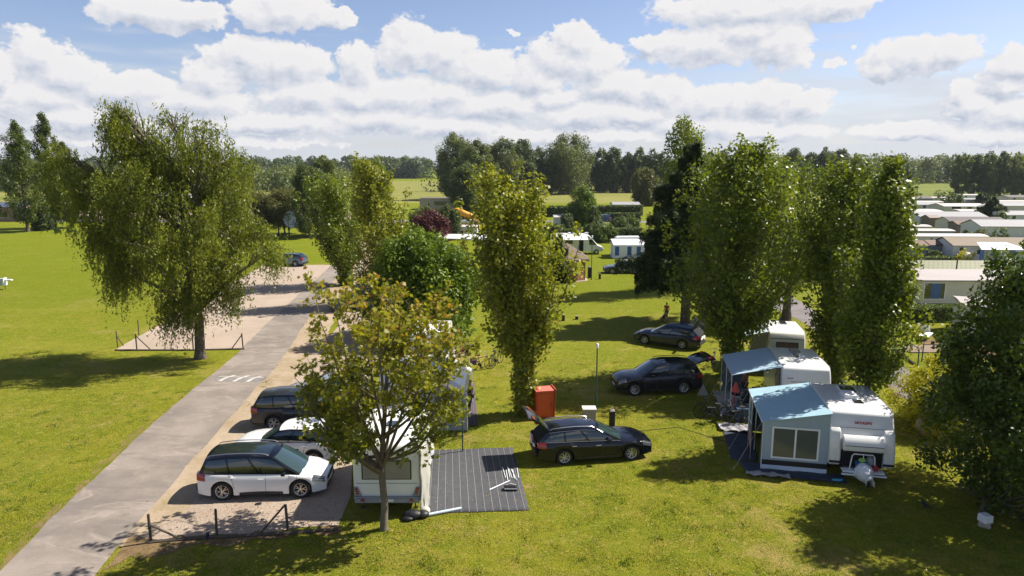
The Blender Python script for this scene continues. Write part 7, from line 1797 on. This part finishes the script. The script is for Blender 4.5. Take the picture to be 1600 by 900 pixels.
# ------------------------------------------------------------------ people
SKIN = mat('skin', (.48, .27, .19), .55); 
def cmat(n, c): return mat(n, c, .85, var=.12, vscale=6)
def skin_mesh(name, m, parent, V, E, Rr, root=0, sub=2):
    me = bpy.data.meshes.new(name); me.from_pydata(V, E, []); me.materials.append(m)
    o = bpy.data.objects.new(name, me); C.objects.link(o); o.parent = parent
    bm = bmesh.new(); bm.from_mesh(me); ly = bm.verts.layers.skin.verify() ; bm.verts.ensure_lookup_table()
    for i, v in enumerate(bm.verts):
        r = Rr[i]; v[ly].radius = r if isinstance(r, tuple) else (r, r); v[ly].use_root = (i == root)
    bm.to_mesh(me); bm.free()
    md = o.modifiers.new('skin', 'SKIN'); md.use_smooth_shade = True; md.branch_smoothing = .5
    md = o.modifiers.new('sub', 'SUBSURF'); md.levels = 1; md.render_levels = sub
    return o
def person(label, loc, rz, pose, top, legs, shoe, hair, H=1.74, long_legs=True, sleeves=False, group=None):
    """pose: joint dict in metres for a 1.74 m figure, x forward, y left, z up"""
    root = empty('person', loc, rz, label, 'person', group); s = H/1.74; root.scale = (s, s, s)
    J = dict(pel=(0, 0, .93), chest=(.0, 0, 1.28), neck=(0, 0, 1.45), head=(.02, 0, 1.60), topp=(.02, 0, 1.70),
             hipl=(0, .10, .90), hipr=(0, -.10, .90), knl=(.03, .11, .50), knr=(.03, -.11, .50), anl=(0, .12, .09), anr=(0, -.12, .09), tol=(.15, .14, .03), tor=(.15, -.14, .03),
             shl=(0, .19, 1.40), shr=(0, -.19, 1.40), ell=(-.03, .24, 1.12), elr=(-.03, -.24, 1.12), hal=(.08, .25, .90), har=(.08, -.25, .90))
    J.update(pose)
    nm = ['pel', 'chest', 'neck', 'head', 'topp', 'hipl', 'hipr', 'knl', 'knr', 'anl', 'anr', 'tol', 'tor', 'shl', 'shr', 'ell', 'elr', 'hal', 'har']
    V = [Vector(J[k]) for k in nm]; ix = {k: i for i, k in enumerate(nm)}
    Rr = dict(pel=(.13, .10), chest=(.14, .10), neck=.055, head=(.075, .09), topp=(.05, .06), hipl=.085, hipr=.085, knl=.055, knr=.055, anl=.04, anr=.04, tol=.035, tor=.035, shl=.06, shr=.06, ell=.04, elr=.04, hal=.03, har=.03)
    E = [('pel', 'chest'), ('chest', 'neck'), ('neck', 'head'), ('head', 'topp'), ('pel', 'hipl'), ('pel', 'hipr'), ('hipl', 'knl'), ('hipr', 'knr'), ('knl', 'anl'), ('knr', 'anr'), ('anl', 'tol'), ('anr', 'tor'), ('chest', 'shl'), ('chest', 'shr'), ('shl', 'ell'), ('shr', 'elr'), ('ell', 'hal'), ('elr', 'har')]
    E = [(ix[a], ix[b]) for a, b in E]; Rl = [Rr[k] for k in nm]
    # five fingers per hand, grown from the palm
    for side in ('l', 'r'):
        h = Vector(J['ha'+side]); e = Vector(J['el'+side]); d = (h-e).normalized(); w = d.cross(Vector((1, 0, .2))).normalized()
        for k, (off, ln) in enumerate(((-.024, .060), (-.008, .072), (.008, .068), (.022, .054))):
            a = len(V); V += [h+d*.06+w*off, h+d*(.06+ln)+w*off*1.1+Vector((.012, 0, 0))]; Rl += [.009, .007]; E += [(ix['ha'+side], a), (a, a+1)]
        a = len(V); V += [h+d*.02+w*.035+Vector((.02, 0, 0)), h+d*.055+w*.05+Vector((.03, 0, 0))]; Rl += [.010, .008]; E += [(ix['ha'+side], a), (a, a+1)]
    body = skin_mesh('body', SKIN, root, [tuple(v) for v in V], E, Rl)
    def sub(name, m, keys, edges, rad):
        Vs = [tuple(J[k]) if isinstance(k, str) else tuple(k) for k in keys]; return skin_mesh(name, m, root, Vs, edges, rad)
    mid = lambda a, b, t=.5: tuple(Vector(J[a]).lerp(Vector(J[b]), t))
    # shirt
    ks = ['pel', 'chest', mid('chest', 'neck', .7), 'shl', 'shr', mid('shl', 'ell', .95 if sleeves else .6), mid('shr', 'elr', .95 if sleeves else .6)]
    sub('shirt', top, ks, [(0, 1), (1, 2), (1, 3), (1, 4), (3, 5), (4, 6)], [(.155, .125), (.165, .125), .07, .078, .078, .062, .062])
    le = .96 if long_legs else .75
    if long_legs:
        ks = ['pel', 'hipl', 'hipr', 'knl', 'knr', mid('knl', 'anl', .9), mid('knr', 'anr', .9)]
        sub('trousers', legs, ks, [(0, 1), (0, 2), (1, 3), (2, 4), (3, 5), (4, 6)], [(.15, .12), .105, .105, .075, .075, .06, .06])
    else:
        ks = ['pel', 'hipl', 'hipr', mid('hipl', 'knl', .8), mid('hipr', 'knr', .8)]
        sub('shorts', legs, ks, [(0, 1), (0, 2), (1, 3), (2, 4)], [(.15, .12), .108, .108, .09, .09])
    for k in ('l', 'r'):
        a = Vector(J['an'+k]); t_ = Vector(J['to'+k]); mb = MB(); mb.tube([a-(t_-a)*.35, a+(t_-a)*.3-Vector((0, 0, .01)), t_], [.05, .055, .042], 8); mb.build('shoe', shoe, root, smooth=60)
    hd_ = Vector(J['head']); up_ = (Vector(J['topp'])-Vector(J['neck'])).normalized()
    mb = MB(); mb.ball(hd_+up_*.045+Vector((-.022, 0, 0)), (.098, .088, .095)); mb.build('hair', hair, root, smooth=80)
    mb = MB()
    for s_ in (-1, 1): mb.ball(hd_+Vector((.085, s_*.032, .0)), .011, n=8, k=5)
    mb.build('eye', mat('eye_dark', (.03, .02, .02), .3), root, smooth=80)
    mb = MB(); mb.ball(hd_+Vector((.100, 0, -.022)), (.016, .012, .02), n=8, k=5); mb.build('nose', SKIN, root, smooth=80)
    mb = MB(); mb.box(hd_+Vector((.088, 0, -.058)), (.012, .045, .010)); mb.build('mouth', mat('lips', (.30, .10, .09), .5), root)
    for s_ in (-1, 1):
        mb = MB(); mb.ball(hd_+Vector((.0, s_*.085, -.005)), (.020, .010, .030), n=8, k=5); mb.build('ear', SKIN, root, smooth=80)
    return root
HB = mat('brown_hair', (.07, .045, .03), .8); HBL = mat('blond_hair', (.42, .30, .16), .8); HG = mat('grey_hair', (.40, .38, .36), .8)
JEAN = cmat('blue_jeans', (.03, .06, .14)); BLT = cmat('black_shirt', (.012, .014, .018)); WSH = mat('white_shoes', (.7, .7, .7), .6); DSH = mat('dark_shoes', (.03, .03, .03), .6)
PB = at(735, 645)
person('standing person with fair hair, black top, blue jeans and white shoes on the purplish mat', PB, R(205), dict(anl=(.10, .14, .09), tol=(.25, .17, .03), knl=(.09, .13, .5), ell=(.02, .27, 1.14), hal=(.20, .18, 1.05), elr=(-.02, -.26, 1.13), har=(.14, -.20, .98)), BLT, JEAN, WSH, HBL, 1.72)
PB = at(671, 713)
person('stooping person in a grey blue shirt at the back corner of the striped mat', PB, R(150), dict(chest=(.05, 0, 1.27), neck=(.09, 0, 1.43), head=(.15, 0, 1.57), topp=(.18, 0, 1.66), shl=(.07, .19, 1.38), shr=(.07, -.19, 1.38), ell=(.14, .25, 1.14), hal=(.34, .16, 1.10), elr=(.14, -.25, 1.14), har=(.34, -.14, 1.05)), cmat('grey_blue_shirt', (.16, .22, .32)), cmat('navy_trousers', (.02, .025, .05)), WSH, mat('ginger_hair', (.35, .14, .06), .8), 1.76)
sit = dict(pel=(0, 0, .50), chest=(-.04, 0, .86), neck=(-.03, 0, 1.02), head=(0, 0, 1.17), topp=(0, 0, 1.27), hipl=(.02, .10, .49), hipr=(.02, -.10, .49), knl=(.42, .12, .50), knr=(.42, -.12, .50), anl=(.44, .12, .09), anr=(.44, -.12, .09), tol=(.58, .14, .03), tor=(.58, -.14, .03),
           shl=(-.04, .19, .97), shr=(-.04, -.19, .97), ell=(.06, .24, .72), elr=(.06, -.24, .72), hal=(.28, .20, .62), har=(.28, -.20, .62))
def seatp(label, a, b, rz, top, hair):
    B = at(a, b); chair('folding chair under the '+label.split(' beside')[0], B, R(rz), NAV, 'folding chairs beside the maple'); return person(label, B+Vector((0, 0, .0)), R(rz), sit, top, cmat('beige_shorts', (.3, .26, .2)), DSH, hair, 1.72, long_legs=False, group=None)
seatp('seated person in a white shirt beside the second awning, left one of two', 708, 572, -40, cmat('white_shirt', (.6, .6, .6)), HG)
seatp('seated person in a rust red top beside the second awning, right one of two', 724, 566, 215, cmat('rust_shirt', (.30, .07, .04)), HB)
# children on the middle lawn
person('child in a red shirt standing on the lawn near the conifer', at(1041, 500), R(230), {}, cmat('red_shirt', (.55, .02, .03)), cmat('grey_shorts', (.15, .15, .17)), DSH, HBL, 1.45, long_legs=False)
cr = dict(pel=(-.10, 0, .33), chest=(.10, 0, .62), neck=(.22, 0, .76), head=(.30, 0, .88), topp=(.33, 0, .97), hipl=(-.08, .10, .32), hipr=(-.08, -.10, .32), knl=(.25, .16, .46), knr=(.25, -.16, .46), anl=(.02, .15, .09), anr=(.02, -.15, .09), tol=(.17, .17, .03), tor=(.17, -.17, .03),
          shl=(.16, .18, .72), shr=(.16, -.18, .72), ell=(.34, .20, .50), elr=(.34, -.20, .50), hal=(.50, .12, .34), har=(.50, -.12, .34))
person('crouching person in a dark top beside the child in red', at(1036, 504), R(10), cr, cmat('dark_top', (.02, .02, .05)), cmat('tan_shorts', (.35, .16, .08)), DSH, HB, 1.6, long_legs=False)
# person under the pale blue canopy, upper body hidden by the cloth
person('person in shorts standing under the pale blue canopy beside the table', G2_(-1.25, 2.7, .02), R(190), {}, cmat('brown_shirt', (.25, .12, .08)), cmat('dark_shorts', (.05, .04, .05)), DSH, HB, 1.72, long_legs=False)
# ------------------------------------------------------------------ air
mb = MB(); mb.box((0, 1450, 21), (5600, 3100, 44)); hz_ = mb.build('haze', bpy.data.materials.new('haze_air'))
tag(hz_, kind='stuff'); m = hz_.data.materials[0]; m.use_nodes = True; nt = m.node_tree; nt.nodes.clear()
o = nt.nodes.new('ShaderNodeOutputMaterial'); v = nt.nodes.new('ShaderNodeVolumePrincipled'); v.inputs['Color'].default_value = (.80, .88, 1, 1); v.inputs['Density'].default_value = .00008
v.inputs['Anisotropy'].default_value = .2
nt.links.new(v.outputs[0], o.inputs['Volume'])
